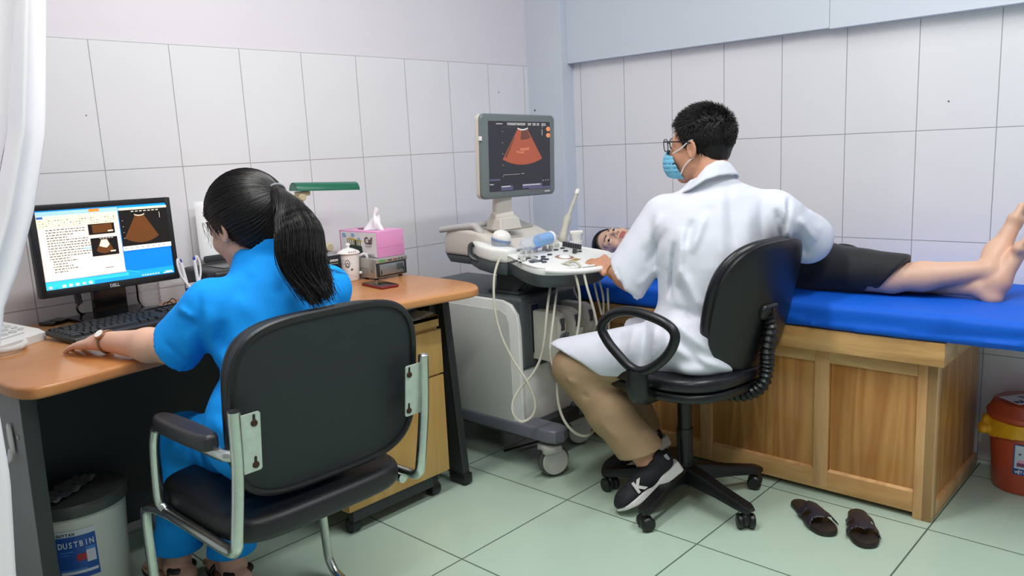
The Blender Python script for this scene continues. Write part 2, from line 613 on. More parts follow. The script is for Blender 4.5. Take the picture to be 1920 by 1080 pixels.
# ------------------------------------------------------------------ desk
M_top = wood('orange_desk_veneer', '#BA7A46', '#CA8E58', 5, 'x', rough=0.32, ring=0.35, coat=0.12)
M_desk_dark = mat('desk_dark_panel', '#2C3132', 0.5, var=0.15, vscale=20)
M_desk_grey = mat('desk_grey_panel', '#8C8C8E', 0.5, var=0.05)
M_black = mat('black_plastic', '#17191B', 0.42, bump=0.15, bscale=300)
M_blackg = mat('black_gloss_plastic', '#0E1011', 0.18)
M_darkgrey = mat('dark_grey_plastic', '#2B2E30', 0.5)
M_chrome = mat('scuffed_chrome', '#C9CFC9', 0.24, metal=1.0, bump=0.12, bscale=120, var=0.12, vscale=60)
M_white = mat('white_plastic', '#E9E9E6', 0.35)
M_lgrey = mat('light_grey_plastic', '#C4C4C0', 0.45)
M_skin_w = mat('skin_placeholder', '#D9A98C', 0.5)

desk = thing('desk', (-1.95, -0.4, 0), 'long desk with orange wood-grain top and dark legs against the tiled left wall', 'desk')
front = [(-1.215, -0.60), (-1.228, -0.70), (-1.262, -0.772), (-1.325, -0.812), (-1.50, -0.785), (-1.77, -0.745), (-1.96, -0.733), (-2.15, -0.738),
         (-2.40, -0.772), (-2.585, -0.806), (-2.630, -0.785), (-2.648, -0.735)]
poly = spline([(x, y, 0) for x, y in front], 4)
poly = [(p.x, p.y) for p in poly]+[(-2.66, -0.50), (-2.66, -0.02), (-1.215, -0.02)]
b = MB(); b.prism(poly, 0.722, 0.75, bev=0.008, seg=4); obj('desktop', b, M_top, desk)
def leg_panel(x, side_m, ytop, ybot, bolt_side):
    b = MB(); M = frame((x, 0, 0), (0, 1, 0), (0, 0, 1))
    b.prism([(ybot, 0.035), (-0.12, 0.035), (-0.12, 0.722), (ytop, 0.722)], -0.015, 0.015, M, bev=0.003)
    b.mi = 1
    b.prism([(ybot-0.005, 0.03), (ybot+0.004, 0.03), (ytop+0.004, 0.722), (ytop-0.004, 0.722)], -0.016, 0.016, M, bev=0.001)
    o = obj('side_panel', b, [side_m, M_desk_dark], desk)
    f = MB(); f.box2((x-0.02, ybot-0.015, 0.006), (x+0.02, ybot+0.07, 0.045), 0.006); f.cyl((x, ybot+0.01, 0), (x, ybot+0.01, 0.02), 0.012)
    obj('foot', f, M_black, o)
    for yy, zz in ((ytop+0.055, 0.62), (ytop+0.11, 0.615), (ytop+0.03, 0.28)):
        f = MB(); f.cyl((x-0.0155*bolt_side, yy, zz), (x-0.0175*bolt_side, yy, zz), 0.006, seg=10)
        obj('bolt', f, M_chrome, o)
leg_panel(-1.252, M_desk_dark, -0.585, -0.645, 1)
leg_panel(-2.615, M_desk_grey, -0.748, -0.690, 1)
b = MB(); b.box2((-2.60, -0.30, 0.16), (-1.268, -0.282, 0.722)); obj('modesty_panel', b, mat('desk_modesty_panel', '#20282B', 0.6), desk)
b = MB(); b.box2((-1.30, -0.56, 0.60), (-1.268, -0.30, 0.70), 0.002); obj('bracket', b, M_desk_dark, desk)

# adhesive hook on the grey side of the desk
b = MB(); b.T = frame((-2.634, -0.655, 0.60), (0, -1, 0), (0, 0, 1))
b.prism([(x*0.6, y) for x, y in superel(0.045, 0.075, 2.2, 28, 0, 0.01)], 0, 0.006, bev=0.002)
b.tube([(0.004, -0.012, 0.006), (0.006, -0.032, 0.012), (-0.004, -0.040, 0.022), (-0.018, -0.036, 0.030), (-0.026, -0.020, 0.032)], [0.006, 0.0065, 0.0065, 0.006, 0.005], 10, smooth=5)
tag(obj('wall_hook', b, M_white), 'small white plastic stick-on hook on the grey left end of the desk', 'hook')

# ------------------------------------------------------------------ computer monitor
def make_monitor():
    t = thing('computer_monitor', (-2.18, -0.13, 0.75), 'black widescreen computer monitor on the desk showing a report window', 'monitor')
    BL, BR, TL = Vector((-2.412, -0.222, 0.848)), Vector((-1.998, -0.170, 0.840)), Vector((-2.405, -0.207, 1.107))
    ex = (BR-BL); W = ex.length; ex.normalize()
    ey = (TL-BL); H = ey.length; ey = (ey-ex*ey.dot(ex)).normalized()
    F = frame(BL, ex, ey)      # local x right, y up, z toward viewer
    b = MB(F); b.prism(rrect(W, H, 0.006, 3, W/2, H/2), -0.022, 0.0, bev=0.002)
    b.box((W/2, H/2, -0.034), (W*0.7, H*0.62, 0.03), 0.012)
    s = obj('casing', b, M_black, t)
    b = MB(F)
    iw0, iw1, ih0, ih1 = 0.016, W-0.016, 0.022, H-0.017
    for a0, c0, a1, c1 in ((0.001, 0.001, iw0, H-0.001), (iw1, 0.001, W-0.001, H-0.001), (iw0, 0.001, iw1, ih0), (iw0, ih1, iw1, H-0.001)):
        b.box(((a0+a1)/2, (c0+c1)/2, 0.002), (a1-a0, c1-c0, 0.005), 0.001)
    obj('bezel', b, M_black, t)
    # the picture on the screen, u v in 0..1
    em = lambda n, c, e=0.85: mat('screen_'+n, c, 0.3, emit=e, spec=0.2)
    ms = [em('sky', '#1E9BEA'), em('sky_deep', '#0F7CE0'), em('paper', '#FBEFE0'), em('grey', '#C9C2B8'), em('dark', '#1E1A1A', 0.6), em('amber', '#6E4322', 0.45),
          em('ink', '#6A625C', 0.5), em('aqua', '#39C4E8'), em('orange', '#F0883A'), em('cream', '#F2DFC0'), em('blue', '#2E62B0'), em('pale_blue', '#9CC4DC')]
    q = MB(F); lay = [0.0010]
    def R(u0, v0, u1, v1, k, dz=0.00012):
        lay[0] += 0.000015
        q.mi = k
        z = lay[0]
        p = [(iw0+(iw1-iw0)*u, ih0+(ih1-ih0)*v, z) for u, v in ((u0, v0), (u1, v0), (u1, v1), (u0, v1))]
        q.add(p, [(0, 1, 2, 3)])
    def G(pts, k):
        lay[0] += 0.000015
        q.mi = k
        q.add([(iw0+(iw1-iw0)*u, ih0+(ih1-ih0)*v, lay[0]) for u, v in pts], [tuple(range(len(pts)))])
    R(0, 0, 1, 1, 0)
    R(0.45, 0.10, 1, 0.42, 1); R(0, 0, 0.62, 0.10, 7); R(0, 0, 1, 0.052, 7); R(0.35, 0.0, 1, 0.05, 0)
    G([(0.5+0.0*i, 0.07) for i in range(1)]+[(0.40+0.012*i, 0.075+0.055*math.sin(math.pi*i/26)) for i in range(27)]+[(0.40+0.012*i, 0.067+0.05*math.sin(math.pi*i/26)) for i in range(26, -1, -1)], 7)
    # report window
    R(0.0, 0.105, 0.60, 0.93, 3); R(0.01, 0.115, 0.595, 0.775, 2); R(0.0, 0.93, 0.60, 0.985, 11); R(0.38, 0.945, 0.46, 0.985, 8)
    R(0.0, 0.785, 0.595, 0.93, 9); R(0.005, 0.895, 0.05, 0.925, 10)
    rnd = random.Random(4)
    for row in range(3):
        for k in range(26):
            if rnd.random() < 0.7:
                u = 0.02+k*0.0215; v = 0.80+row*0.032
                R(u, v, u+rnd.uniform(0.004, 0.012), v+0.010, rnd.choice([6, 6, 3, 8, 10]))
    for r in range(17):
        v = 0.745-r*0.0335
        u = 0.055+(0.02 if r > 11 else 0)
        end = rnd.uniform(0.33, 0.36) if r not in (2, 3, 11, 12, 13, 14, 15, 16) else rnd.uniform(0.16, 0.26)
        while u < end:
            w = rnd.uniform(0.008, 0.026)
            R(u, v, min(u+w, end), v+0.012, 6); u += w+0.006
    R(0.30, 0.468, 0.37, 0.492, 11)
    R(0.355, 0.645, 0.555, 0.785, 4); R(0.385, 0.665, 0.535, 0.775, 5); R(0.36, 0.36, 0.565, 0.60, 4)
    G([(0.437, 0.575), (0.487, 0.575), (0.525, 0.43), (0.49, 0.395), (0.455, 0.385), (0.42, 0.40), (0.395, 0.43)], 5)
    G([(0.44, 0.57), (0.483, 0.57), (0.50, 0.50), (0.475, 0.46), (0.45, 0.47), (0.42, 0.49)], 9)
    for k in range(5): R(0.43+k*0.022, 0.583, 0.445+k*0.022, 0.591, 3)
    R(0.50, 0.40, 0.54, 0.418, 9); R(0.50, 0.672, 0.54, 0.69, 9); R(0.44, 0.19, 0.51, 0.199, 6)
    R(0.33, 0.108, 0.60, 0.125, 3)
    # image viewer window
    R(0.60, 0.42, 1.0, 0.935, 4); R(0.60, 0.935, 1.0, 0.965, 9); R(0.60, 0.385, 1.0, 0.445, 2)
    cx, cy = 0.765, 0.93
    arc = [(cx+0.335*0.72*math.sin(a), cy-0.05-0.40*math.cos(a)) for a in np.linspace(-0.62, 0.62, 18)]
    G([(cx+0.035, 0.86), (cx-0.035, 0.86)]+arc, 5)
    arc2 = [(cx+0.045*math.sin(a), 0.875-0.03*math.cos(a)) for a in np.linspace(-1.2, 1.2, 10)]
    G(arc2+[(u, v+0.012) for u, v in arc2[::-1]], 9)
    for k in range(7): R(0.70+k*0.034, 0.905, 0.722+k*0.034, 0.918, 3)
    for k in range(4): R(0.62, 0.55+k*0.08, 0.626, 0.558+k*0.08, 3)
    R(0.93, 0.80, 0.934, 0.88, 3)
    for k in range(8): R(0.62+k*0.045, 0.41, 0.628+k*0.045, 0.425, 6)
    for k, c in enumerate((3, 7, 9, 2, 2, 3, 9)): R(0.015+k*0.048, 0.012, 0.04+k*0.048, 0.046, c)
    for k in range(7): R(0.72+k*0.022, 0.018, 0.732+k*0.022, 0.032, 2)
    R(0.90, 0.014, 0.985, 0.024, 2); R(0.92, 0.030, 0.975, 0.040, 2)
    obj('screen', q, ms, t, smooth=False)
    text('logo', 'DELL', 0.013, F @ Matrix.Translation((W/2-0.017, 0.006, 0.0047)), mat('logo_silver', '#B9BDC0', 0.4), s, bold=0.0004)
    c = F @ Vector((W/2-0.005, 0, -0.035))
    b = MB(); b.T = Matrix.Translation((c.x, c.y, 0)) @ Matrix.Rotation(0.10, 4, 'Z')
    b.box((0, 0, 0.835), (0.10, 0.022, 0.17), 0.006)
    obj('neck', b, M_blackg, t)
    b = MB(); b.T = Matrix.Translation((-2.185, -0.135, 0)) @ Matrix.Rotation(0.12, 4, 'Z')
    b.prism(rrect(0.245, 0.165, 0.012, 4, 0, 0), 0.7502, 0.762, bev=0.004)
    obj('base', b, M_blackg, t)
    cm = M_blackg
    b = MB(); b.tube([F @ Vector((0.105, 0.01, -0.02)), F @ Vector((0.108, -0.03, -0.02))], 0.0095, 12); b.tube([F @ Vector((0.108, -0.03, -0.02)), (-2.29, -0.11, 0.79), (-2.262, -0.06, 0.762), (-2.20, -0.03, 0.756)], 0.0035, 8, smooth=6)
    tag(obj('cable', b, cm, t), 'black video cable with thick plug')
    b = MB(); b.tube([F @ Vector((0.285, 0.01, -0.02)), (-2.118, -0.13, 0.82), (-2.105, -0.10, 0.775), (-2.06, -0.04, 0.756)], 0.003, 8, smooth=6)
    obj('cable', b, cm, t)
make_monitor()

# ------------------------------------------------------------------ keyboard
def make_keyboard():
    t = thing('keyboard', (-2.21, -0.35, 0.75), 'black computer keyboard lying on the desk below the monitor', 'keyboard')
    T = Matrix.Translation((-2.213, -0.345, 0.7505)) @ Matrix.Rotation(math.radians(9), 4, 'Z') @ Matrix.Rotation(math.radians(4.0), 4, 'X') @ Matrix.Translation((0, 0, 0.0055))
    b = MB(T); b.prism(rrect(0.435, 0.155, 0.006, 3), 0.0, 0.014, bev=0.004, seg=3); obj('base', b, M_black, t)
    b = MB(T); b.box((0, 0.0715, 0.0155), (0.42, 0.006, 0.004), 0.001); obj('trim', b, M_blackg, t)
    pitch = 0.019
    rows = []
    y = 0.058
    rows.append([(0.0+i*pitch+(i > 0)*0.008+(i > 4)*0.006+(i > 8)*0.006, 0.017) for i in range(13)])
    rows.append([(i*pitch, 0.017) for i in range(13)]+[(13*pitch, 0.034)])
    rows.append([(0, 0.025)]+[(0.0285+i*pitch, 0.017) for i in range(13)])
    rows.append([(0, 0.031)]+[(0.034+i*pitch, 0.017) for i in range(11)]+[(0.034+11*pitch, 0.036)])
    rows.append([(0, 0.040)]+[(0.043+i*pitch, 0.017) for i in range(10)]+[(0.043+10*pitch, 0.048)])
    rows.append([(0, 0.024), (0.027, 0.020), (0.05, 0.022), (0.075, 0.11), (0.188, 0.022), (0.213, 0.02), (0.24, 0.03)])
    keys = []
    for r, row in enumerate(rows):
        yy = 0.058-r*0.0198-(0.004 if r else 0)
        for x, w in row: keys.append((-0.208+x+w/2, yy, w))
        if r in (1, 2):
            for k in range(3): keys.append((-0.208+0.292+k*pitch+0.0085, yy, 0.017))
        if r == 5:
            for k in range(3): keys.append((-0.208+0.292+k*pitch+0.0085, yy, 0.017))
        if r == 4: keys.append((-0.208+0.292+pitch+0.0085, yy, 0.017))
        if r >= 1:
            for k in range(4): keys.append((-0.208+0.354+k*0.0178, yy, 0.0158))
    mk = mat('keycap_black', '#1B1D20', 0.38)
    keys = keys[:99]
    for x, y, w in keys:
        b = MB(T)
        h = 0.0165
        vs = [(x-w/2, y-h/2, 0.013), (x+w/2, y-h/2, 0.013), (x+w/2, y+h/2, 0.013), (x-w/2, y+h/2, 0.013),
              (x-w/2+0.002, y-h/2+0.0025, 0.0205), (x+w/2-0.002, y-h/2+0.0025, 0.0205), (x+w/2-0.002, y+h/2-0.001, 0.0205), (x-w/2+0.002, y+h/2-0.001, 0.0205)]
        b.add(vs, [(0, 1, 5, 4), (1, 2, 6, 5), (2, 3, 7, 6), (3, 0, 4, 7), (4, 5, 6, 7), (3, 2, 1, 0)])
        obj('key', b, mk, t, smooth=False)
make_keyboard()

# ------------------------------------------------------------------ telephone
def make_phone():
    t = thing('telephone', (-2.50, -0.26, 0.75), 'off-white desk telephone with big grey buttons at the left end of the desk', 'telephone')
    T = Matrix.Translation((-2.585, -0.270, 0.7505)) @ Matrix.Rotation(math.radians(34), 4, 'Z')
    mw = mat('phone_white', '#E2E1DE', 0.4)
    b = MB(T)      # local x along front edge, y to the back; wedge rising to the back
    M = frame((0.095, 0, 0), (0, 1, 0), (0, 0, 1))
    prof = [(-0.105, 0.0), (0.105, 0.0), (0.105, 0.062), (0.03, 0.052), (-0.085, 0.030), (-0.105, 0.020)]
    b.prism(prof, -0.21, 0.02, M, bev=0.006, seg=3)
    body = obj('body', b, mw, t)
    def top(y): return float(np.interp(y, [-0.085, 0.03, 0.105], [0.030, 0.052, 0.062]))
    mb = mat('phone_button_grey', '#B9BCBA', 0.45)
    sl = math.atan2(0.022, 0.115)
    for r in range(4):
        for c in range(3):
            x, y = 0.0+c*0.030, -0.062+r*0.024
            b = MB(T); b.T = T @ Matrix.Translation((x-0.012, y, top(y))) @ Matrix.Rotation(sl, 4, 'X')
            b.lathe([(0, 0), (0.0105, 0), (0.0105, 0.002), (0.009, 0.0035), (0, 0.0042)], seg=18, sc=(1.1, 0.78, 1))
            obj('button', b, mb, t)
    for r in range(5):
        y = -0.060+r*0.019
        b = MB(T); b.T = T @ Matrix.Translation((0.078, y, top(y))) @ Matrix.Rotation(sl, 4, 'X')
        b.lathe([(0, 0), (0.0085, 0), (0.0085, 0.002), (0.007, 0.003), (0, 0.0036)], seg=16, sc=(1.15, 0.7, 1))
        obj('button', b, mb, t)
    b = MB(T); b.T = T @ Matrix.Translation((0.02, -0.084, top(-0.084)+0.0005)) @ Matrix.Rotation(sl, 4, 'X')
    b.box((0, 0, 0), (0.08, 0.004, 0.001)); obj('slot', b, mb, body)
    # handset across the left side
    b = MB(T)
    b.tube([(-0.085, -0.10, 0.062), (-0.085, -0.05, 0.070), (-0.085, 0.02, 0.078), (-0.085, 0.09, 0.084)], [0.020, 0.016, 0.016, 0.020], 14, smooth=6, flat=0.8)
    b.ball((-0.085, -0.098, 0.050), (0.026, 0.030, 0.020)); b.ball((-0.085, 0.09, 0.070), (0.026, 0.030, 0.020))
    obj('handset', b, mw, t)
    # coiled cord
    path = spline([(-2.506, -0.021, 0.762), (-2.526, -0.208, 0.764), (-2.515, -0.282, 0.764), (-2.501, -0.348, 0.764), (-2.527, -0.398, 0.764), (-2.557, -0.411, 0.764), (-2.585, -0.404, 0.764), (-2.615, -0.396, 0.764)], 40)
    pts = []
    n = len(path)
    for i in range(n-1):
        tg = (path[i+1]-path[i]).normalized(); s = tg.cross(Vector((0, 0, 1))).normalized(); u = s.cross(tg)
        for k in range(3):
            a = (i*3+k)*0.52
            pts.append(path[i].lerp(path[i+1], k/3)+(s*math.cos(a)+u*math.sin(a))*0.0062)
    b = MB(); b.tube(pts, 0.0021, 6); obj('cord', b, mw, t)
make_phone()

b = MB(); b.box((-2.344, -0.079, 0.756), (0.075, 0.05, 0.010), 0.003, rot=0.5)
b.box((-2.338, -0.099, 0.762), (0.03, 0.04, 0.004), 0.002, rot=0.5)
tag(obj('card_reader', b, M_blackg), 'flat black device between the telephone and the keyboard', 'device')

# ------------------------------------------------------------------ things behind the nurse on the desk
def make_printer():
    t = thing('printer', (-1.80, -0.12, 0.75), 'black printer with a sheet of paper standing in its rear tray behind the nurse', 'printer')
    b = MB(); b.box2((-1.945, -0.30, 0.7505), (-1.60, -0.07, 0.862), 0.014, seg=4); body = obj('body', b, M_black, t)
    b = MB(); b.box((-1.77, -0.20, 0.8635), (0.25, 0.13, 0.005), 0.002); obj('lid', b, mat('printer_lid_grey', '#4A4D50', 0.3), t)
    b = MB(); b.box((-1.77, -0.302, 0.80), (0.24, 0.006, 0.03), 0.002); obj('paper_slot', b, M_blackg, body)
    b = MB(); F = frame((-1.775, -0.095, 0.866), (1, 0, 0), (0, 0.10, 1)); b.T = F
    b.prism(rrect(0.20, 0.024, 0.008, 3, 0, 0.012), -0.004, 0.0, bev=0.001); obj('paper_tray', b, M_darkgrey, t)
    return t
make_printer()
def sheet(name, x0, x1, z0, z1, y0, bow, m, label, group=None):
    vs, fs = [], []
    for i in range(13):
        for j in range(5):
            v = i/12; u = j/4
            vs.append((x0+(x1-x0)*u+bow*v*v*0.3, y0+0.045*v+0.0*u-bow*math.sin(v*2.2)*0.25, z0+(z1-z0)*v))
    for i in range(12):
        for j in range(4):
            k = i*5+j; fs.append((k, k+1, k+6, k+5))
    b = MB(); b.add(vs, fs); o = obj(name, b, m, angle=180)
    md = o.modifiers.new('paper_thickness', 'SOLIDIFY'); md.thickness = 0.0006
    return tag(o, label, 'paper', group)
sheet('paper_sheet', -1.875, -1.675, 0.868, 1.07, -0.072, 0.05, mat('paper_white', '#F4F4F4', 0.7), 'white sheet of paper standing upright against the wall behind the nurse')

def make_pens():
    t = thing('pen_holder', (-1.985, -0.235, 0.75), 'small white pen cup beside the right edge of the monitor', 'pen cup')
    b = MB(); b.lathe([(0, 0), (0.030, 0), (0.034, 0.075), (0.031, 0.075), (0.028, 0.006), (0, 0.006)], (-1.972, -0.235, 0.7505), 24)
    obj('cup', b, M_white, t)
    mp = mat('pen_white', '#EDEFF2', 0.25); mb = mat('pen_blue', '#1C2F9A', 0.3)
    for (x, y, a, lean, lab) in ((-2.000, -0.243, 0.3, (-0.022, 0.0), 'white ballpoint pen with blue end in the cup, the left one next to the screen'), (-1.965, -0.232, 0.5, (-0.006, 0.004), 'white ballpoint pen with blue cap in the cup, the right one nearer the nurse')):
        p = thing('pen', (x, y, 0.757), lab, 'pen', 'ballpoint pens in the cup')
        base = Vector((x, y, 0.762)); top = base+Vector((lean[0], lean[1], 0.148))
        b = MB(); b.cyl(base+(top-base)*0.38, base+(top-base)*0.93, 0.0052, seg=14); obj('barrel', b, mp, p)
        b = MB(); b.cyl(base, base+(top-base)*0.38, 0.0048, seg=14, bev=0.001); obj('grip', b, mb, p)
        b = MB(); b.cyl(base+(top-base)*0.93, top, 0.0045, 0.0035, seg=14, bev=0.001); obj('button', b, mb, p)
        s = -1 if lab.endswith('screen') else 1
        d = (top-base).normalized()
        b = MB(); b.tube([top-d*0.012+Vector((s*0.004, -0.001, 0)), top+d*0.001+Vector((s*0.008, -0.002, 0)), top-d*0.02+Vector((s*0.014, -0.004, 0)), top-d*0.06+Vector((s*0.010, -0.004, 0)), top-d*0.115+Vector((-s*0.014, -0.007, 0))], 0.0032, 8, smooth=6)
        obj('clip', b, mp, p)
make_pens()

def make_bottle():
    t = thing('plastic_bottle', (-2.085, -0.09, 0.75), 'clear ribbed plastic bottle under the right half of the monitor', 'bottle')
    m = mat('clear_plastic', '#F2F6F6', 0.08, trans=1.0, alpha=0.45)
    m.node_tree.nodes['Principled BSDF'].inputs['IOR'].default_value = 1.25
    pr = [(0, 0.0), (0.024, 0.0), (0.029, 0.006)]
    for k in range(7):
        z = 0.012+k*0.014
        pr += [(0.030, z), (0.028, z+0.004), (0.030, z+0.009)]
    pr += [(0.030, 0.115), (0.026, 0.132), (0.014, 0.152), (0.0125, 0.165), (0.0, 0.165)]
    b = MB(); b.lathe(pr, (-2.075, -0.118, 0.763), 28); obj('body', b, m, t)
    b = MB(); b.lathe([(0, 0), (0.0145, 0), (0.0145, 0.014), (0, 0.014)], (-2.075, -0.118, 0.926), 24); obj('cap', b, M_white, t)
    return t
make_bottle()
b = MB(); b.tube([(-2.078, -0.184, 0.752), (-2.03, -0.121, 0.754), (-2.044, -0.2, 0.785), (-2.013, -0.156, 0.765), (-2.041, -0.184, 0.752), (-2.043, -0.128, 0.757), (-2.037, -0.164, 0.77), (-2.024, -0.192, 0.755)], 0.0016, 6, smooth=6)
tag(obj('cable', b, M_blackg), 'thin black cable looped on the desk right of the clear bottle', 'cable')

# box with the white printed name, mug, printer unit, tissue box
def make_black_box():
    t = thing('cardboard_box', (-1.50, -0.28, 0.75), 'black printed box standing between the nurse and the white mug', 'box')
    b = MB(); b.box2((-1.66, -0.285, 0.7505), (-1.462, -0.185, 0.853), 0.002); s = obj('carton', b, mat('black_carton', '#15171C', 0.35), t)
    b = MB(); b.box2((-1.659, -0.284, 0.8531), (-1.463, -0.186, 0.8545), 0.0005); obj('lid', b, mat('grey_carton', '#8E9396', 0.4), t)
    text('lettering', 'EPSON', 0.011, frame((-1.509, -0.2854, 0.832), (1, 0, 0), (0, 0, 1)), M_white, s, bold=0.0003)
    b = MB(); b.box2((-1.513, -0.2856, 0.824), (-1.475, -0.285, 0.8255)); obj('printed_line', b, M_lgrey, s)
make_black_box()

def make_mug():
    t = thing('mug', (-1.412, -0.25, 0.75), 'white lidded porcelain mug beside the silver unit', 'mug')
    m = mat('porcelain', '#F1F0EE', 0.12, coat=0.4)
    c = (-1.412, -0.262, 0.7505)
    b = MB(); b.lathe([(0, 0), (0.030, 0), (0.033, 0.004), (0.036, 0.05), (0.038, 0.098), (0.036, 0.098), (0.034, 0.05), (0.028, 0.006), (0, 0.006)], c, 36); body = obj('cup', b, m, t)
    b = MB(); b.tube([(c[0]+0.034, c[1]-0.012, 0.836), (c[0]+0.052, c[1]-0.024, 0.842), (c[0]+0.062, c[1]-0.03, 0.825), (c[0]+0.060, c[1]-0.03, 0.797), (c[0]+0.048, c[1]-0.022, 0.778), (c[0]+0.031, c[1]-0.012, 0.774)], 0.0045, 10, smooth=6, flat=1.3); obj('handle', b, m, t)
    b = MB(); b.lathe([(0.041, 0.0), (0.042, 0.003), (0.036, 0.010), (0.018, 0.018), (0.006, 0.021), (0.005, 0.025), (0.009, 0.031), (0.007, 0.037), (0, 0.039)], (c[0], c[1], 0.849), 36); lid = obj('lid', b, m, t)
    mr = mat('mug_print_red', '#A03038', 0.4); mk = mat('mug_print_dark', '#4A4048', 0.4)
    def on(az, z, r): return Vector((c[0]+r*math.cos(az), c[1]+r*math.sin(az), z))
    for k in range(4):
        az = -2.1+k*0.22
        b = MB(); b.ball(on(az, 0.857, 0.0365), (0.004, 0.003, 0.002), 8, 6); obj('print', b, mr, lid)
    b = MB(); b.tube([on(-2.35+0.22*math.cos(a), 0.816+0.013*math.sin(a), 0.0372) for a in np.linspace(0, 6.28, 20)], 0.0010, 5); b.tube([on(-2.35+0.10*math.cos(a), 0.812+0.008*math.sin(a), 0.0371) for a in np.linspace(0, 6.28, 16)], 0.0010, 5)
    b.ball(on(-1.95, 0.795, 0.036), (0.005, 0.003, 0.003), 8, 6); obj('print', b, mk, body)
make_mug()

def make_unit():
    t = thing('thermal_printer', (-1.30, -0.27, 0.75), 'silver metal printer unit with a small green display, under the pink tissue box', 'printer')
    ms = mat('silver_metal', '#B9B9B4', 0.34, metal=0.6, bump=0.1, bscale=500, var=0.05)
    x0, x1, y0, y1, z0, z1 = -1.374, -1.226, -0.362, -0.115, 0.757, 0.828
    b = MB(); b.box2((x0, y0, z0), (x1, y1, z1), 0.003); s = obj('case', b, ms, t)
    for x in (x0+0.018, x1-0.018):
        for y in (y0+0.02, y1-0.02):
            b = MB(); b.cyl((x, y, 0.7502), (x, y, 0.757), 0.008, seg=12); obj('foot', b, M_black, t)
    b = MB(); b.box2((x0+0.006, y0-0.004, z0+0.004), (x1-0.006, y0, z1-0.018), 0.001); obj('front_frame', b, mat('dark_metal', '#2A2C2E', 0.4), t)
    b = MB(); b.box2((x0+0.016, y0-0.009, z0+0.009), (x1-0.018, y0-0.003, z1-0.022), 0.002); d = obj('door', b, mat('steel_grey', '#8F9498', 0.35, metal=0.5), t)
    b = MB(); b.box2((x1-0.055, y0-0.0098, z0+0.022), (x1-0.026, y0-0.0085, z1-0.026), 0.0005); obj('window', b, mat('dark_window', '#4A5254', 0.2), d)
    b = MB(); b.box2((x0+0.020, y0-0.0098, z0+0.013), (x0+0.024, y0-0.0085, z0+0.028)); b.box2((x1-0.026, y0-0.0098, z0+0.014), (x1-0.022, y0-0.0085, z0+0.030)); obj('slot', b, M_black, d)
    b = MB(); b.box2((x0+0.001, y0-0.006, z1-0.017), (x1-0.001, y0, z1-0.001), 0.002); p = obj('control_strip', b, ms, t)
    b = MB(); b.box2((x0+0.016, y0-0.0066, z1-0.0125), (x0+0.042, y0-0.005, z1-0.0055)); obj('display', b, mat('lcd_green', '#4E9A4A', 0.3, emit=0.15), p)
    for k, x in enumerate((0.062, 0.070, 0.086, 0.094, 0.108, 0.122)):
        b = MB(); b.cyl((x0+x, y0-0.0075, z1-0.0095), (x0+x, y0-0.005, z1-0.0095), 0.0028, seg=10); obj('button', b, mat('button_red', '#9A3A30', 0.4) if k in (2, 3) else M_darkgrey, p)
    F = frame((x0-0.0004, y1-0.14, 0), (0, -1, 0), (0, 0, 1))
    b = MB(F)
    rn = random.Random(2)
    for r in range(8):
        b.box((0.045+rn.uniform(-0.004, 0.0), 0.793-r*0.0038, 0.0), (0.056+rn.uniform(-0.01, 0.0), 0.0010, 0.0006))
    b.lathe([(0, 0), (0.006, 0), (0.006, 0.0006), (0.0, 0.0006)], (0.088, 0.784, 0), 16)
    obj('printed_label', b, mat('label_grey', '#7A7A76', 0.5), s)
make_unit()

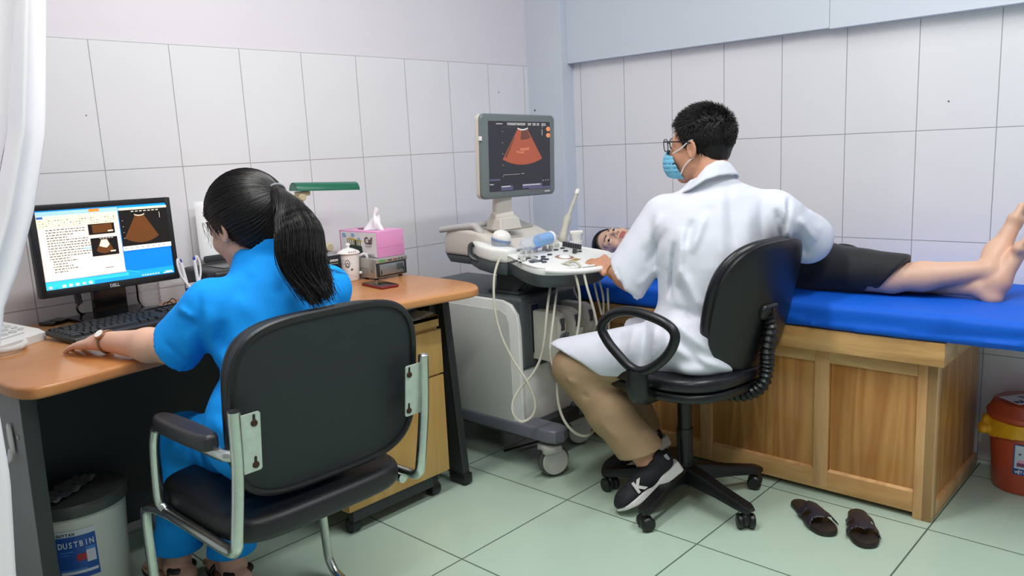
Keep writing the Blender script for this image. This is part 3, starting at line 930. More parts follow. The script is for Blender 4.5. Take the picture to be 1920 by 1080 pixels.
def make_tissue():
    t = thing('tissue_box', (-1.30, -0.25, 0.83), 'pink and white tissue box with a tram picture on top of the silver unit', 'tissue box')
    x0, x1, y0, y1, z0, z1 = -1.350, -1.226, -0.355, -0.125, 0.8285, 0.924
    mp = mat('pink_card', '#E59ACB', 0.4); mw = mat('white_card', '#EAE6EA', 0.4)
    b = MB(); b.box2((x0, y0, z0), (x1, y1, z1), 0.002); s = obj('carton', b, mp, t)
    F = frame((x0-0.0003, y1, z0), (0, -1, 0), (0, 0, 1))     # long side facing the nurse: x toward the front
    W, H = y1-y0, z1-z0
    ms = [mw, mat('card_yellow', '#D9B83C', 0.5), mat('card_green', '#33413A', 0.5), mat('card_blue', '#8FB4DC', 0.5), mat('card_brown', '#5A3A34', 0.5), mat('card_cream', '#E8E0CC', 0.5), mat('card_teal', '#6F8F84', 0.5)]
    b = MB(F); lay = [0.0]
    def G(pts, k):
        lay[0] += 0.00012; b.mi = k
        b.prism([(u*W, v*H) for u, v in pts], 0, 0.0003+lay[0])
    G([(0.04, 0.02), (0.985, 0.02), (0.985, 0.95), (0.04, 0.95)], 0)
    G([(0.10, 0.02), (0.98, 0.02), (0.66, 0.14), (0.30, 0.12)], 6)
    G([(0.22, 0.18), (0.62, 0.08), (0.60, 0.42), (0.22, 0.46)], 2)
    G([(0.22, 0.46), (0.60, 0.42), (0.60, 0.62), (0.22, 0.66)], 5)
    G([(0.19, 0.66), (0.30, 0.72), (0.60, 0.64), (0.63, 0.58), (0.40, 0.64)], 1)
    for k in range(7): G([(0.225+k*0.055, 0.45-k*0.004), (0.24+k*0.055, 0.45-k*0.004), (0.24+k*0.055, 0.66-k*0.006), (0.225+k*0.055, 0.66-k*0.006)], 2)
    G([(0.42, 0.12), (0.47, 0.12), (0.47, 0.63), (0.42, 0.63)], 2)
    for cx, cy, r in ((0.14, 0.82, 0.055), (0.38, 0.84, 0.05), (0.54, 0.70, 0.035)):
        G([(cx+r*math.cos(a)*0.9, cy+r*1.5*math.sin(a)) for a in np.linspace(0, 6.28, 13)[:-1]], 3)
    s2 = obj('picture_panel', b, ms, t, smooth=False)
    text('lettering', 'Caf', 0.036, F @ Matrix.Translation((0.69*W, 0.52*H, 0.0036)), ms[4], s2, bold=0.0008, sx=0.9)
    text('lettering', 'LUXURY', 0.0085, F @ Matrix.Translation((0.70*W, 0.40*H, 0.0036)), mat('card_grey', '#8A8688', 0.5), s2, sx=1.2)
    text('lettering', 'Facial tissue', 0.007, F @ Matrix.Translation((0.78*W, 0.10*H, 0.0036)), MATS['card_grey'], s2)
    b = MB(); b.box2((x0-0.0002, y0-0.0004, 0.864), (x1+0.0002, y0+0.02, 0.8646)); obj('seam', b, mat('pink_dark', '#B9659C', 0.5), s)
    b = MB(); b.prism(superel(0.05, 0.15, 2.2, 30, (x0+x1)/2, (y0+y1)/2), 0.9241, 0.9246); obj('opening', b, mat('tissue_slot', '#5A4A55', 0.7), s)
    # the tissue pulled out
    vs, fs = [], []
    n, k = 30, 14
    for i in range(n):
        a = 2*math.pi*i/n
        for j in range(k):
            v = j/(k-1)
            r = (1-v)**0.8
            rip = 1+0.30*math.sin(3*a+5*v)+0.14*math.sin(7*a+1.5)
            vs.append((-1.286+0.026*r*rip*math.cos(a)+0.004*v, -0.262-0.015*v+0.045*r*rip*math.sin(a)-0.010*v*math.sin(a)*2, 0.922+0.085*v-0.012*v*max(0, math.sin(a))))
    for i in range(n):
        for j in range(k-1):
            p, q = i*k+j, ((i+1) % n)*k+j
            fs.append((p, q, q+1, p+1))
    b = MB(); b.add(vs, fs); obj('tissue', b, mat('tissue_white', '#F6F6F8', 0.9), t, angle=180)
make_tissue()

def make_phone2():
    t = thing('smartphone', (-1.44, -0.46, 0.75), 'smartphone in a red case lying face up on the desk', 'smartphone')
    F = Matrix.Translation((-1.437, -0.468, 0.7505)) @ Matrix.Rotation(math.radians(-38), 4, 'Z')
    F = Matrix.Translation((-1.437, -0.468, 0.7505)) @ Matrix.Rotation(math.radians(-8), 4, 'Z')
    b = MB(F); b.prism(rrect(0.072, 0.145, 0.010, 5), 0, 0.0085, bev=0.003, seg=3); obj('case', b, mat('phone_case_red', '#7E1F26', 0.3), t)
    b = MB(F); b.prism(rrect(0.067, 0.140, 0.009, 5), 0.0083, 0.0092, bev=0.0003); obj('screen', b, mat('phone_glass', '#121316', 0.03, spec=0.9), t)
make_phone2()

def make_lamp():
    t = thing('desk_lamp', (-1.36, -0.1, 0.75), 'green desk lamp with a half-round shade on a grey arm, standing by the wall', 'desk lamp')
    mg = mat('lamp_green', '#1F6A50', 0.3); mgr = mat('lamp_arm_grey', '#8F918C', 0.4, metal=0.3); mc = mat('lamp_cream', '#C9BC98', 0.5)
    # shade: half cylinder along x
    y0, z0 = -0.19, 1.082
    prof = [(0.034*math.cos(a), 0.030*math.sin(a)) for a in np.linspace(0, math.pi, 15)]+[(-0.029*math.cos(a), 0.025*math.sin(a)) for a in np.linspace(0.0, math.pi, 15)]
    F = frame((-1.565, y0+0.01, z0+0.004), (0.14, 1, 0), (0.05, 0, 1))
    b = MB(F); b.prism(prof, 0.0, 0.245, bev=0.0008); 
    b.prism([(0.033*math.cos(a), 0.029*math.sin(a)) for a in np.linspace(0, math.pi, 15)], 0.0, 0.004)
    b.prism([(0.033*math.cos(a), 0.029*math.sin(a)) for a in np.linspace(0, math.pi, 15)], 0.238, 0.242)
    obj('shade', b, mg, t)
    b = MB(); b.cyl(F @ Vector((0, 0.010, 0.01)), F @ Vector((0, 0.010, 0.235)), 0.007); obj('tube', b, mat('lamp_tube', '#E8E8E4', 0.4), t)
    b = MB(); b.cyl((-1.545, y0+0.02, 1.064), (-1.545, y0-0.02, 1.064), 0.014, bev=0.003); b.box((-1.535, y0, 1.075), (0.05, 0.03, 0.016), 0.004); obj('joint', b, mc, t)
    b = MB(); b.tube([(-1.545, y0, 1.060), (-1.428, -0.145, 0.872)], 0.0065, 8, flat=0.6); obj('arm', b, mgr, t)
    b = MB(); b.cyl((-1.424, -0.13, 0.868), (-1.424, -0.168, 0.868), 0.016, bev=0.003); obj('knob', b, mc, t)
    b = MB(); b.box((-1.437, -0.135, 0.85), (0.034, 0.03, 0.062), 0.008); b.prism(rrect(0.15, 0.12, 0.03, 6, -1.44, -0.12), 0.7502, 0.775, bev=0.008, seg=3)
    b.box((-1.44, -0.13, 0.80), (0.03, 0.03, 0.06), 0.004)
    b.box((-1.45, -0.13, 0.826), (0.085, 0.05, 0.012), 0.005); obj('base', b, mg, t)
make_lamp()

# ------------------------------------------------------------------ drawer pedestal
M_ped = wood('pedestal_maple', '#B98F4E', '#D0A764', 7, 'z', rough=0.45, ring=0.5)
def make_pedestal():
    t = thing('drawer_cabinet', (-1.55, -0.45, 0), 'maple mobile drawer cabinet on castors under the right end of the desk', 'cabinet')
    x0, x1, y0, y1 = -1.765, -1.345, -0.645, -0.30
    b = MB(); b.box2((x0, y0, 0.085), (x1, y1, 0.635), 0.002); obj('body', b, M_ped, t)
    b = MB(); b.box2((x0, y0-0.010, 0.612), (x1+0.002, y0, 0.652), 0.002); b.box2((x0, y0-0.01, 0.636), (x1+0.002, y1, 0.652), 0.002); obj('top', b, M_ped, t)
    for z0, z1 in ((0.448, 0.602), (0.088, 0.440)):
        b = MB(); dy = 0.014 if z0 > 0.3 else 0.008
        b.box2((x0, y0-dy, z0), (x1+(0.006 if z0 > 0.3 else 0.010), y0-0.001, z1), 0.002); d = obj('drawer', b, M_ped, t)
    b = MB(); b.box2((x0+0.02, y0+0.004, 0.045), (x1-0.06, y0+0.03, 0.085)); obj('dark_strip', b, M_desk_dark, t)  # dark strip below the front of the body, between the castors
    for x in (x0+0.04, x1-0.035):
        for y in (y0+0.035, y1-0.04):
            b = MB(); b.cyl((x-0.02, y, 0.024), (x+0.02, y, 0.024), 0.024, bev=0.004); b.box((x, y, 0.06), (0.03, 0.03, 0.05), 0.004); obj('caster', b, M_black, t)
make_pedestal()
b = MB(); vs, fs = [], []
for i in range(14):
    for j in range(14):
        u, v = i/13, j/13
        vs.append((-1.56+0.19*u+0.03*v, -0.685+0.26*v+0.02*u, 0.656+0.010*math.sin(u*5+v*3)**2+0.006*math.sin(v*9+u*7)**2+0.004*(1-v)*0-0.012*max(0, 0.15-v)/0.15*0.3))
for i in range(13):
    for j in range(13):
        k = i*14+j; fs.append((k, k+1, k+15, k+14))
b.add(vs, fs)
o = obj('plastic_sleeve', b, mat('clear_sleeve', '#B9C7CC', 0.15, alpha=0.75), angle=180)
md = o.modifiers.new('film', 'SOLIDIFY'); md.thickness = 0.001
tag(o, 'crumpled clear plastic sleeve lying on top of the drawer cabinet', 'plastic sleeve')
b = MB(); b.box((-1.545, -0.555, 0.680), (0.26, 0.20, 0.006), 0.002, rot=0.35); b.mi = 1; b.box((-1.545, -0.557, 0.6845), (0.255, 0.205, 0.003), 0.001, rot=0.35)
tag(obj('document_folder', b, [mat('folder_blue', '#243A66', 0.4), mat('folder_teal', '#6F8F94', 0.35)]), 'blue-edged document folder on the plastic sleeve atop the cabinet', 'folder')

# ------------------------------------------------------------------ dustbin
def make_dustbin():
    t = thing('dustbin', (-2.41, -0.37, 0), 'off-white lidded dustbin with a blue label under the left end of the desk', 'dustbin')
    c = (-2.448, -0.368)
    R0, R1, H = 0.108, 0.126, 0.322
    mw = mat('bin_white', '#D9DCD0', 0.4)
    b = MB(); b.lathe([(0, 0.0), (R0-0.004, 0.0), (R0, 0.005), (R1, H), (R1-0.004, H), (R0-0.004, 0.01), (0, 0.008)], (c[0], c[1], 0.001), 48); body = obj('bucket', b, mw, t)
    b = MB(); b.lathe([(R1-0.002, H-0.01), (R1+0.007, H-0.012), (R1+0.009, H+0.012), (R1+0.002, H+0.020), (R1-0.02, H+0.024), (0.02, H+0.030), (0, H+0.030)], (c[0], c[1], 0), 48); lid = obj('lid', b, mat('bin_lid_grey', '#4B504C', 0.4), t)
    # label wrapped on the bucket
    ms = [mat('label_blue', '#2456A8', 0.35), mat('label_pale', '#D5DBE4', 0.35), mat('label_red', '#B0303A', 0.4), mat('label_mid_blue', '#4A86D0', 0.35)]
    az0 = math.atan2(-2.6489-c[1], -3.0906-c[0])-0.10
    b = MB()
    def wrap(u0, v0, u1, v1, k, off):
        b.mi = k; n = 8
        vs = []
        for i in range(n+1):
            u = u0+(u1-u0)*i/n
            for v in (v0, v1):
                z = 0.138+v*0.138
                r = R0+(R1-R0)*z/H+off
                a = az0+(u-0.5)*0.096/r
                vs.append((c[0]+r*math.cos(a), c[1]+r*math.sin(a), z))
        b.add(vs, [(2*i, 2*i+2, 2*i+3, 2*i+1) for i in range(n)])
    wrap(0, 0, 1, 1, 0, 0.0012); wrap(0.0, 0.88, 1, 1.0, 1, 0.0014); wrap(0.04, 0.10, 0.96, 0.16, 1, 0.0014); wrap(0.04, 0.17, 0.7, 0.20, 3, 0.0014)
    wrap(0.48, 0.36, 0.72, 0.50, 2, 0.0014); wrap(0.72, 0.30, 0.95, 0.58, 1, 0.0015); wrap(0.72, 0.55, 0.96, 0.62, 3, 0.0016); wrap(0.08, 0.56, 0.42, 0.585, 3, 0.0014); wrap(0.08, 0.50, 0.30, 0.52, 3, 0.0014)
    lab = obj('label', b, ms, body, smooth=False)
    z = 0.138+0.66*0.138
    r = R0+(R1-R0)*z/H+0.0022
    word, w = 'DUSTBIN', 0.0124
    for k, ch in enumerate(word):
        a = az0+(k-3.0)*w/r
        p = Vector((c[0]+r*math.cos(a), c[1]+r*math.sin(a), z))
        tx = Vector((-math.sin(a), math.cos(a), 0))
        text('letter', ch, 0.022, frame(p, tx, (0, 0, 1)), M_white, lab, bold=0.0003, sx=0.72, align='CENTER')
    z = 0.138+0.90*0.138
    r = R0+(R1-R0)*z/H+0.0022
    for k, ch in enumerate('DUYTAN'):
        a = az0+(k-5.8)*0.0074/r
        p = Vector((c[0]+r*math.cos(a), c[1]+r*math.sin(a), z))
        tx = Vector((-math.sin(a), math.cos(a), 0))
        text('letter', ch, 0.0105, frame(p, tx, (0, 0, 1)), mat('label_ink', '#2A2A34', 0.5), lab, bold=0.0003, sx=0.85)
    vs, fs = [], []
    for i in range(18):
        for j in range(8):
            u, v = i/17-0.5, j/7-0.5
            x, y = 0.17*u, 0.085*v*(1-0.4*abs(u))
            vs.append((c[0]-0.02+x*0.8-y*0.5, c[1]-0.02+x*0.6+y*0.8, H+0.036+0.006*math.sin(u*14+v*6)*math.cos(v*9)+0.003*math.sin(u*31)))
    for i in range(17):
        for j in range(7):
            k = i*8+j; fs.append((k, k+1, k+9, k+8))
    b = MB(); b.add(vs, fs); o = obj('plastic_bag', b, mat('grey_film', '#8B908E', 0.12, alpha=0.7), angle=180)
    md = o.modifiers.new('film', 'SOLIDIFY'); md.thickness = 0.001
    tag(o, 'crumpled translucent plastic bag lying on the dustbin lid', 'plastic bag')
make_dustbin()

# ------------------------------------------------------------------ visitor chair in front
M_vinyl = mat('black_vinyl', '#15181A', 0.42, bump=0.25, bscale=350)
M_backcloth = mat('chair_back_cover', '#20282A', 0.6, bump=0.35, bscale=500, var=0.08, vscale=5)
M_plate = mat('painted_plate', '#C2CEC4', 0.38, metal=0.35, bump=0.1, var=0.22, vscale=45)
M_rust = mat('rusty_screw', '#4A3328', 0.6, metal=0.6)
def make_visitor_chair():
    t = thing('visitor_chair', (-2.18, -1.05, 0), 'black padded visitor chair on a scuffed chrome tube frame, seating the nurse', 'chair')
    r = 0.0125
    # backrest panel, leaning back a little
    cx, tilt = -2.152, 0.12
    F = frame((cx, -1.205, 0.685), (1, -0.02, 0), (0.03, -tilt, 1))      # local z faces the camera side (-y)
    poly = superel(0.468, 0.388, 4.0, 72)
    b = MB(F); b.prism(poly, -0.028, 0.0, bev=0.006, seg=3); back = obj('backrest', b, M_backcloth, t)
    b = MB(F); b.tube([(x*0.985, y*0.985, -0.001) for x, y in poly], 0.0085, 8, closed=True)
    obj('piping', b, M_vinyl, back)
    b = MB(F); b.prism([(x*0.97, y*0.97) for x, y in poly], -0.065, -0.026, bev=0.018, seg=4); obj('back_cushion', b, M_vinyl, t)
    # seat
    b = MB(); b.prism(superel(0.455, 0.44, 5, 64, -2.178, -1.005), 0.415, 0.472, bev=0.020, seg=5); s = obj('seat', b, M_vinyl, t)
    for sx, xs, xb in ((-1, -2.418, -2.405), (1, -1.940, -1.925)):
        # back post running forward under the arm, then up to the armrest
        path = [(xb, -1.256, 0.728), (xb-0.004*sx*0, -1.245, 0.60), (xs, -1.238, 0.47), (xs, -1.225, 0.435), (xs, -1.19, 0.424), (xs, -1.05, 0.424), (xs, -0.93, 0.424), (xs, -0.90, 0.428), (xs-0.004, -0.885, 0.455), (xs-0.006, -0.90, 0.56), (xs-0.006, -0.918, 0.615), (xs-0.006, -0.945, 0.636), (xs-0.004, -1.05, 0.637), (xs, -1.20, 0.634), (xb, -1.238, 0.632)]
        b = MB(); b.tube(path, r, 14, smooth=6); obj('side_frame', b, M_chrome, t)
        b = MB(); b.cyl((xb, -1.257, 0.7275), (xb, -1.2572, 0.7292), r*0.85, seg=14)
        if sx > 0: b.ball((xb, -1.256, 0.728), (r, r, 0.007))
        obj('tube_end', b, M_black if sx < 0 else M_chrome, t)
        # leg and floor runner
        path = [(xs+0.012*-sx, -1.18, 0.412), (xs+0.01*-sx, -0.90, 0.410), (xs, -0.815, 0.408), (xs, -0.785, 0.385), (xs, -0.778, 0.30), (xs, -0.785, 0.10), (xs, -0.80, 0.045), (xs, -0.85, 0.016), (xs, -1.00, 0.0135), (xs, -1.28, 0.0135)]
        b = MB(); b.tube(path, r, 14, smooth=6); obj('leg', b, M_chrome, t)
        for yy in (-0.93, -1.26):
            b = MB(); b.box((xs, yy, 0.010), (0.03, 0.03, 0.020), 0.004); obj('foot_pad', b, M_black, t)
        # arm pad
        b = MB(); b.T = frame((xs-0.004+0.012*-sx*0, -1.065, 0.652), (0, 1, -0.01), (1, 0, 0))
        b.prism(superel(0.25, 0.052, 3.2, 40), -0.018, 0.018, bev=0.011, seg=4); obj('armrest', b, mat('arm_pad', '#2A2A2E', 0.4), t)
        # bracket with two screws
        x0, x1 = (xb+0.008, xb+0.056) if sx < 0 else (xb-0.052, xb-0.008)
        z0, z1 = 0.588, 0.714
        G = frame(((x0+x1)/2, -1.2445, (z0+z1)/2), (1, 0, 0), (0, -0.12, 1))
        b = MB(G); b.prism(rrect(x1-x0, z1-z0, 0.005, 3), -0.0015, 0.0015); 
        pl = obj('bracket', b, M_plate, t)
        for k in (-1, 1):
            b = MB(G); b.lathe([(0, 0), (0.0075, 0), (0.0065, 0.003), (0, 0.004)], ((0.010 if sx < 0 else -0.012), k*0.045-0.004, 0.0015), 14); sc = obj('screw', b, M_rust, pl)
            b = MB(G); b.prism(rrect(0.006, 0.014, 0.0028, 3, (0.010 if sx < 0 else -0.012), k*0.045+0.008), 0.0015, 0.0019); obj('slot', b, M_black, pl)
make_visitor_chair()

# ------------------------------------------------------------------ swivel stool chair of the doctor
M_stool = mat('office_chair_black', '#101315', 0.36, bump=0.12, bscale=300)
M_stoolv = mat('office_chair_leather', '#14161B', 0.33, bump=0.1, bscale=200)
def make_office_chair():
    t = thing('office_chair', (-0.885, -1.335, 0), 'black swivel office chair with loop armrests on a five-castor base, under the seated man', 'chair')
    cx, cy = -0.885, -1.335
    b = MB(); b.cyl((cx, cy, 0.055), (cx, cy, 0.135), 0.034, 0.030, bev=0.004); b.cyl((cx, cy, 0.13), (cx, cy, 0.255), 0.027); b.cyl((cx, cy, 0.25), (cx, cy, 0.40), 0.0235)
    obj('column', b, M_stool, t)
    for a in (183, 255, 327, 39, 111):
        a = math.radians(a); d = Vector((math.cos(a), math.sin(a), 0)); s = Vector((-d.y, d.x, 0))
        def p(r, z, w): return Vector((cx, cy, z))+d*r+s*w
        vs, fs = [], []
        for r, zt, zb, w in ((0.015, 0.128, 0.070, 0.026), (0.08, 0.118, 0.070, 0.024), (0.16, 0.100, 0.066, 0.022), (0.235, 0.086, 0.060, 0.023), (0.268, 0.080, 0.060, 0.024), (0.286, 0.074, 0.062, 0.014)):
            vs += [p(r, zb, -w), p(r, zb, w), p(r, zt-0.008, w*0.98), p(r, zt, w*0.72), p(r, zt, -w*0.72), p(r, zt-0.008, -w*0.98)]
        for i in range(5):
            for j in range(6):
                q = i*6+j; n = i*6+(j+1) % 6
                fs.append((q, n, n+6, q+6))
        fs += [tuple(range(6))[::-1], tuple(range(30, 36))]
        b = MB(); b.add(vs, fs); leg = obj('base_arm', b, M_stool, t)
        c = Vector((cx, cy, 0))+d*0.262
        b = MB(); ax = (s*0.8+d*0.6).normalized()
        for k in (-1, 1):
            b.cyl(c+ax*k*0.008+Vector((0, 0, 0.0245)), c+ax*k*0.028+Vector((0, 0, 0.0245)), 0.024, bev=0.005)
        b.ball(c+Vector((0, 0, 0.030)), (0.020, 0.020, 0.024)); b.cyl(c+Vector((0, 0, 0.04)), c+Vector((0, 0, 0.064)), 0.012)
        obj('caster', b, M_stool, t)
    b = MB(); b.box((cx, cy-0.01, 0.405), (0.19, 0.24, 0.032), 0.008); obj('seat_plate', b, M_stool, t)
    b = MB(); b.T = Matrix.Translation((cx+0.01, cy+0.005, 0)) @ Matrix.Rotation(-0.14, 4, 'Z')
    b.prism(superel(0.45, 0.46, 3.2, 60), 0.415, 0.445, bev=0.012, seg=3); obj('seat_pan', b, M_stool, t)
    b = MB(); b.T = Matrix.Translation((cx+0.01, cy+0.005, 0)) @ Matrix.Rotation(-0.14, 4, 'Z')
    b.prism(superel(0.462, 0.472, 3.0, 60), 0.446, 0.492, bev=0.021, seg=5); obj('seat', b, M_stoolv, t)
    # backrest shell and cushion
    yaw, rec = 1.413, 0.246
    n = Vector((math.cos(yaw), math.sin(yaw), 0)); rt = Vector((math.sin(yaw), -math.cos(yaw), 0))
    up = Vector((0, 0, 1))*math.cos(rec)-n*math.sin(rec)
    F = frame((-0.848, -1.580, 0.695), rt, up)       # local z points away from the sitter (backwards)
    poly = superel(0.412, 0.424, 2.7, 60)
    def dished(p0, z0, z1, bev):
        q = MB(); q.prism(p0, z0, z1, bev=bev, seg=4)
        q.v = [tuple(F @ Vector((x, y, z-1.0*x*x+0.012))) for x, y, z in q.v]
        return q
    # add inner rings so the dish reads: build as grid
    def pad(name, sc, z0, z1, m, par, rim):
        vs, fs = [], []
        K = 60; rings = [0.0, 0.25, 0.5, 0.72, 0.88, 0.96, 1.0]
        for side in (0, 1):
            for q in rings:
                for k in range(K):
                    x, y = poly[k][0]*q*sc, poly[k][1]*q*sc
                    edge = rim*(1-math.sqrt(max(0, 1-max(0, (q-0.80)/0.20)**2))) if q > 0.8 else 0
                    z = (z1-edge) if side else (z0+edge)
                    vs.append(F @ Vector((x, y, z-1.1*x*x+0.02)))
        R = len(rings)
        for side in (0, 1):
            o = side*R*K
            for i in range(R-1):
                for k in range(K):
                    a, c = o+i*K+k, o+i*K+(k+1) % K
                    fs.append((a, c, c+K, a+K) if side else (a, a+K, c+K, c))
        o0, o1 = (R-1)*K, R*K+(R-1)*K
        for k in range(K): fs.append((o0+k, o1+k, o1+(k+1) % K, o0+(k+1) % K))
        b = MB(); b.add(vs, fs); return obj(name, b, m, par, angle=50)
    pad('back_shell', 1.0, -0.004, 0.014, M_stool, t, 0.005)
    pad('backrest', 0.985, -0.052, -0.003, M_stoolv, t, 0.020)
    # ribbed J-bar
    J = spline([F @ Vector((0, -0.02, 0.030)), F @ Vector((0, -0.06, 0.052)), F @ Vector((0.0, -0.13, 0.060)), (-0.842, -1.600, 0.50), (-0.848, -1.590, 0.440), (-0.857, -1.545, 0.402), (-0.868, -1.48, 0.392), (-0.875, -1.42, 0.394)], 14)
    rs = [0.020+0.0035*math.sin(i*1.57) for i in range(len(J))]
    b = MB(); b.tube(J, rs, 16, flat=1.0); obj('support_bar', b, M_stool, t, angle=60)
    b = MB(F); b.prism(rrect(0.085, 0.050, 0.02, 5, 0, -0.012), 0.012, 0.046, bev=0.010, seg=3); br = obj('back_bracket', b, M_stool, t)
    b = MB(F); b.cyl((0.0, 0.0, 0.044), (0.0, 0.0, 0.050), 0.006, seg=10); obj('bolt', b, M_blackg, br)
    # loop armrests
    L3 = [(-1.175, -1.219, 0.645), (-1.175, -1.257, 0.686), (-1.175, -1.323, 0.704), (-1.175, -1.402, 0.695), (-1.175, -1.46, 0.674), (-1.175, -1.479, 0.645), (-1.175, -1.461, 0.598), (-1.175, -1.417, 0.553), (-1.175, -1.366, 0.525), (-1.175, -1.323, 0.531), (-1.175, -1.277, 0.565), (-1.175, -1.238, 0.603)]
    loop = [(p[1], p[2]) for p in L3]
    for sx in (-1, 1):
        x = cx+sx*0.29
        b = MB(); b.tube([(x, y, z) for y, z in loop], 0.0150, 12, closed=True, smooth=5, flat=1.0); arm = obj('armrest', b, M_stool, t, angle=60)
        b = MB(); b.tube([(x, -1.345, 0.525), (x-sx*0.004, -1.345, 0.475), (x-sx*0.03, -1.345, 0.430), (x-sx*0.18, -1.34, 0.408)], [0.022, 0.024, 0.020, 0.014], 12, smooth=5, flat=1.5); obj('arm_bracket', b, M_stool, t)
make_office_chair()

# ------------------------------------------------------------------ examination bed
M_bedF = wood('ash_frame', '#C4905A', '#E0B47C', 8, 'z', rough=0.35, ring=0.5, coat=0.2)
M_bedH = wood('ash_frame_long', '#B08048', '#D6A96D', 8, 'y', rough=0.35, ring=0.6, coat=0.2)
M_bedP = wood('ash_panel', '#B07438', '#D09A58', 5, 'z', rough=0.35, ring=1.3, coat=0.2)
def make_bed():
    t = thing('examination_bed', (-0.32, -1.3, 0), 'wooden panelled examination bed along the right wall with a blue covered mattress', 'bed')
    xf, y0, y1 = -0.587, -2.017, -0.45
    b = MB(); b.box2((xf+0.02, y0+0.02, 0.03), (-0.035, y1, 0.512)); obj('carcass', b, M_bedP, t)
    def front(y_a, y_b, z_a, z_b, m, name, dx=0.0, bev=0.002):
        q = MB(); q.box2((xf+dx, y_a, z_a), (xf+0.024, y_b, z_b), bev); return obj(name, q, m, t)
    front(y0, y0+0.055, 0.0, 0.512, M_bedF, 'corner_post')
    for ys in (-1.695, -1.27, -0.87):
        front(ys, ys+0.048, 0.028, 0.512, M_bedF, 'stile')
    front(y0+0.055, y1, 0.020, 0.085, M_bedH, 'bottom_rail', 0.001)
    front(y0+0.055, y1, 0.460, 0.512, M_bedH, 'top_rail', 0.001)
    for a, c in ((-1.962, -1.695), (-1.647, -1.27), (-1.222, -0.87), (-0.822, -0.47)):
        p = front(a+0.002, c-0.002, 0.085, 0.46, M_bedP, 'panel', 0.012, 0.001)
        q = MB(); q.add([(xf+0.001, a, 0.085), (xf+0.001, c, 0.085), (xf+0.013, c-0.004, 0.093), (xf+0.013, a+0.004, 0.093)], [(0, 1, 2, 3)])
        obj('bevel', q, M_bedF, p)
    # end face
    b = MB(); b.box2((xf, y0, 0.0), (xf+0.045, y0+0.03, 0.512), 0.002); b.box2((xf+0.04, y0+0.001, 0.0), (-0.04, y0+0.024, 0.05), 0.001); obj('end_frame', b, M_bedF, t)
    b = MB(); b.box2((xf+0.04, y0+0.012, 0.05), (-0.04, y0+0.022, 0.512)); obj('end_panel', b, M_bedP, t)
    b = MB(); b.box2((-0.640, -2.045, 0.512), (-0.012, -0.36, 0.584), 0.003); obj('top_board', b, M_bedH, t)
    # mattress with its fitted cover
    ms = mat('blue_sheet', '#0A5FD4', 0.6, spec=0.25, bump=0.12, bscale=500)
    def fn(P):
        d = s_box(P, (-0.322, -1.345, 0.6255), (0.645, 2.10, 0.083), 0.022)
        d = d-0.0025*wob(P, 9)-0.0012*wob(P, 31, 2)
        # creases near the corner and sagging lower hem
        for a, c, r, h in (((-0.65, -1.66, 0.598), (-0.65, -1.99, 0.606), 0.012, 0.006), ((-0.65, -1.95, 0.604), (-0.65, -2.36, 0.634), 0.010, -0.007), ((-0.65, -1.80, 0.594), (-0.65, -2.36, 0.612), 0.010, 0.006),
                           ((-0.64, -2.05, 0.66), (-0.2, -2.3, 0.668), 0.02, 0.004), ((-0.62, -1.5, 0.63), (-0.66, -1.68, 0.59), 0.010, 0.004), ((-0.65, -1.2, 0.62), (-0.65, -1.62, 0.615), 0.012, 0.0035)):
            e = s_seg(P, a, c)
            d = d-h*np.exp(-(e/r)**2)
        return d
    sdf_obj('mattress', fn, (-0.67, -2.42, 0.57), (0.02, -0.27, 0.69), 0.007, ms, t)
make_bed()

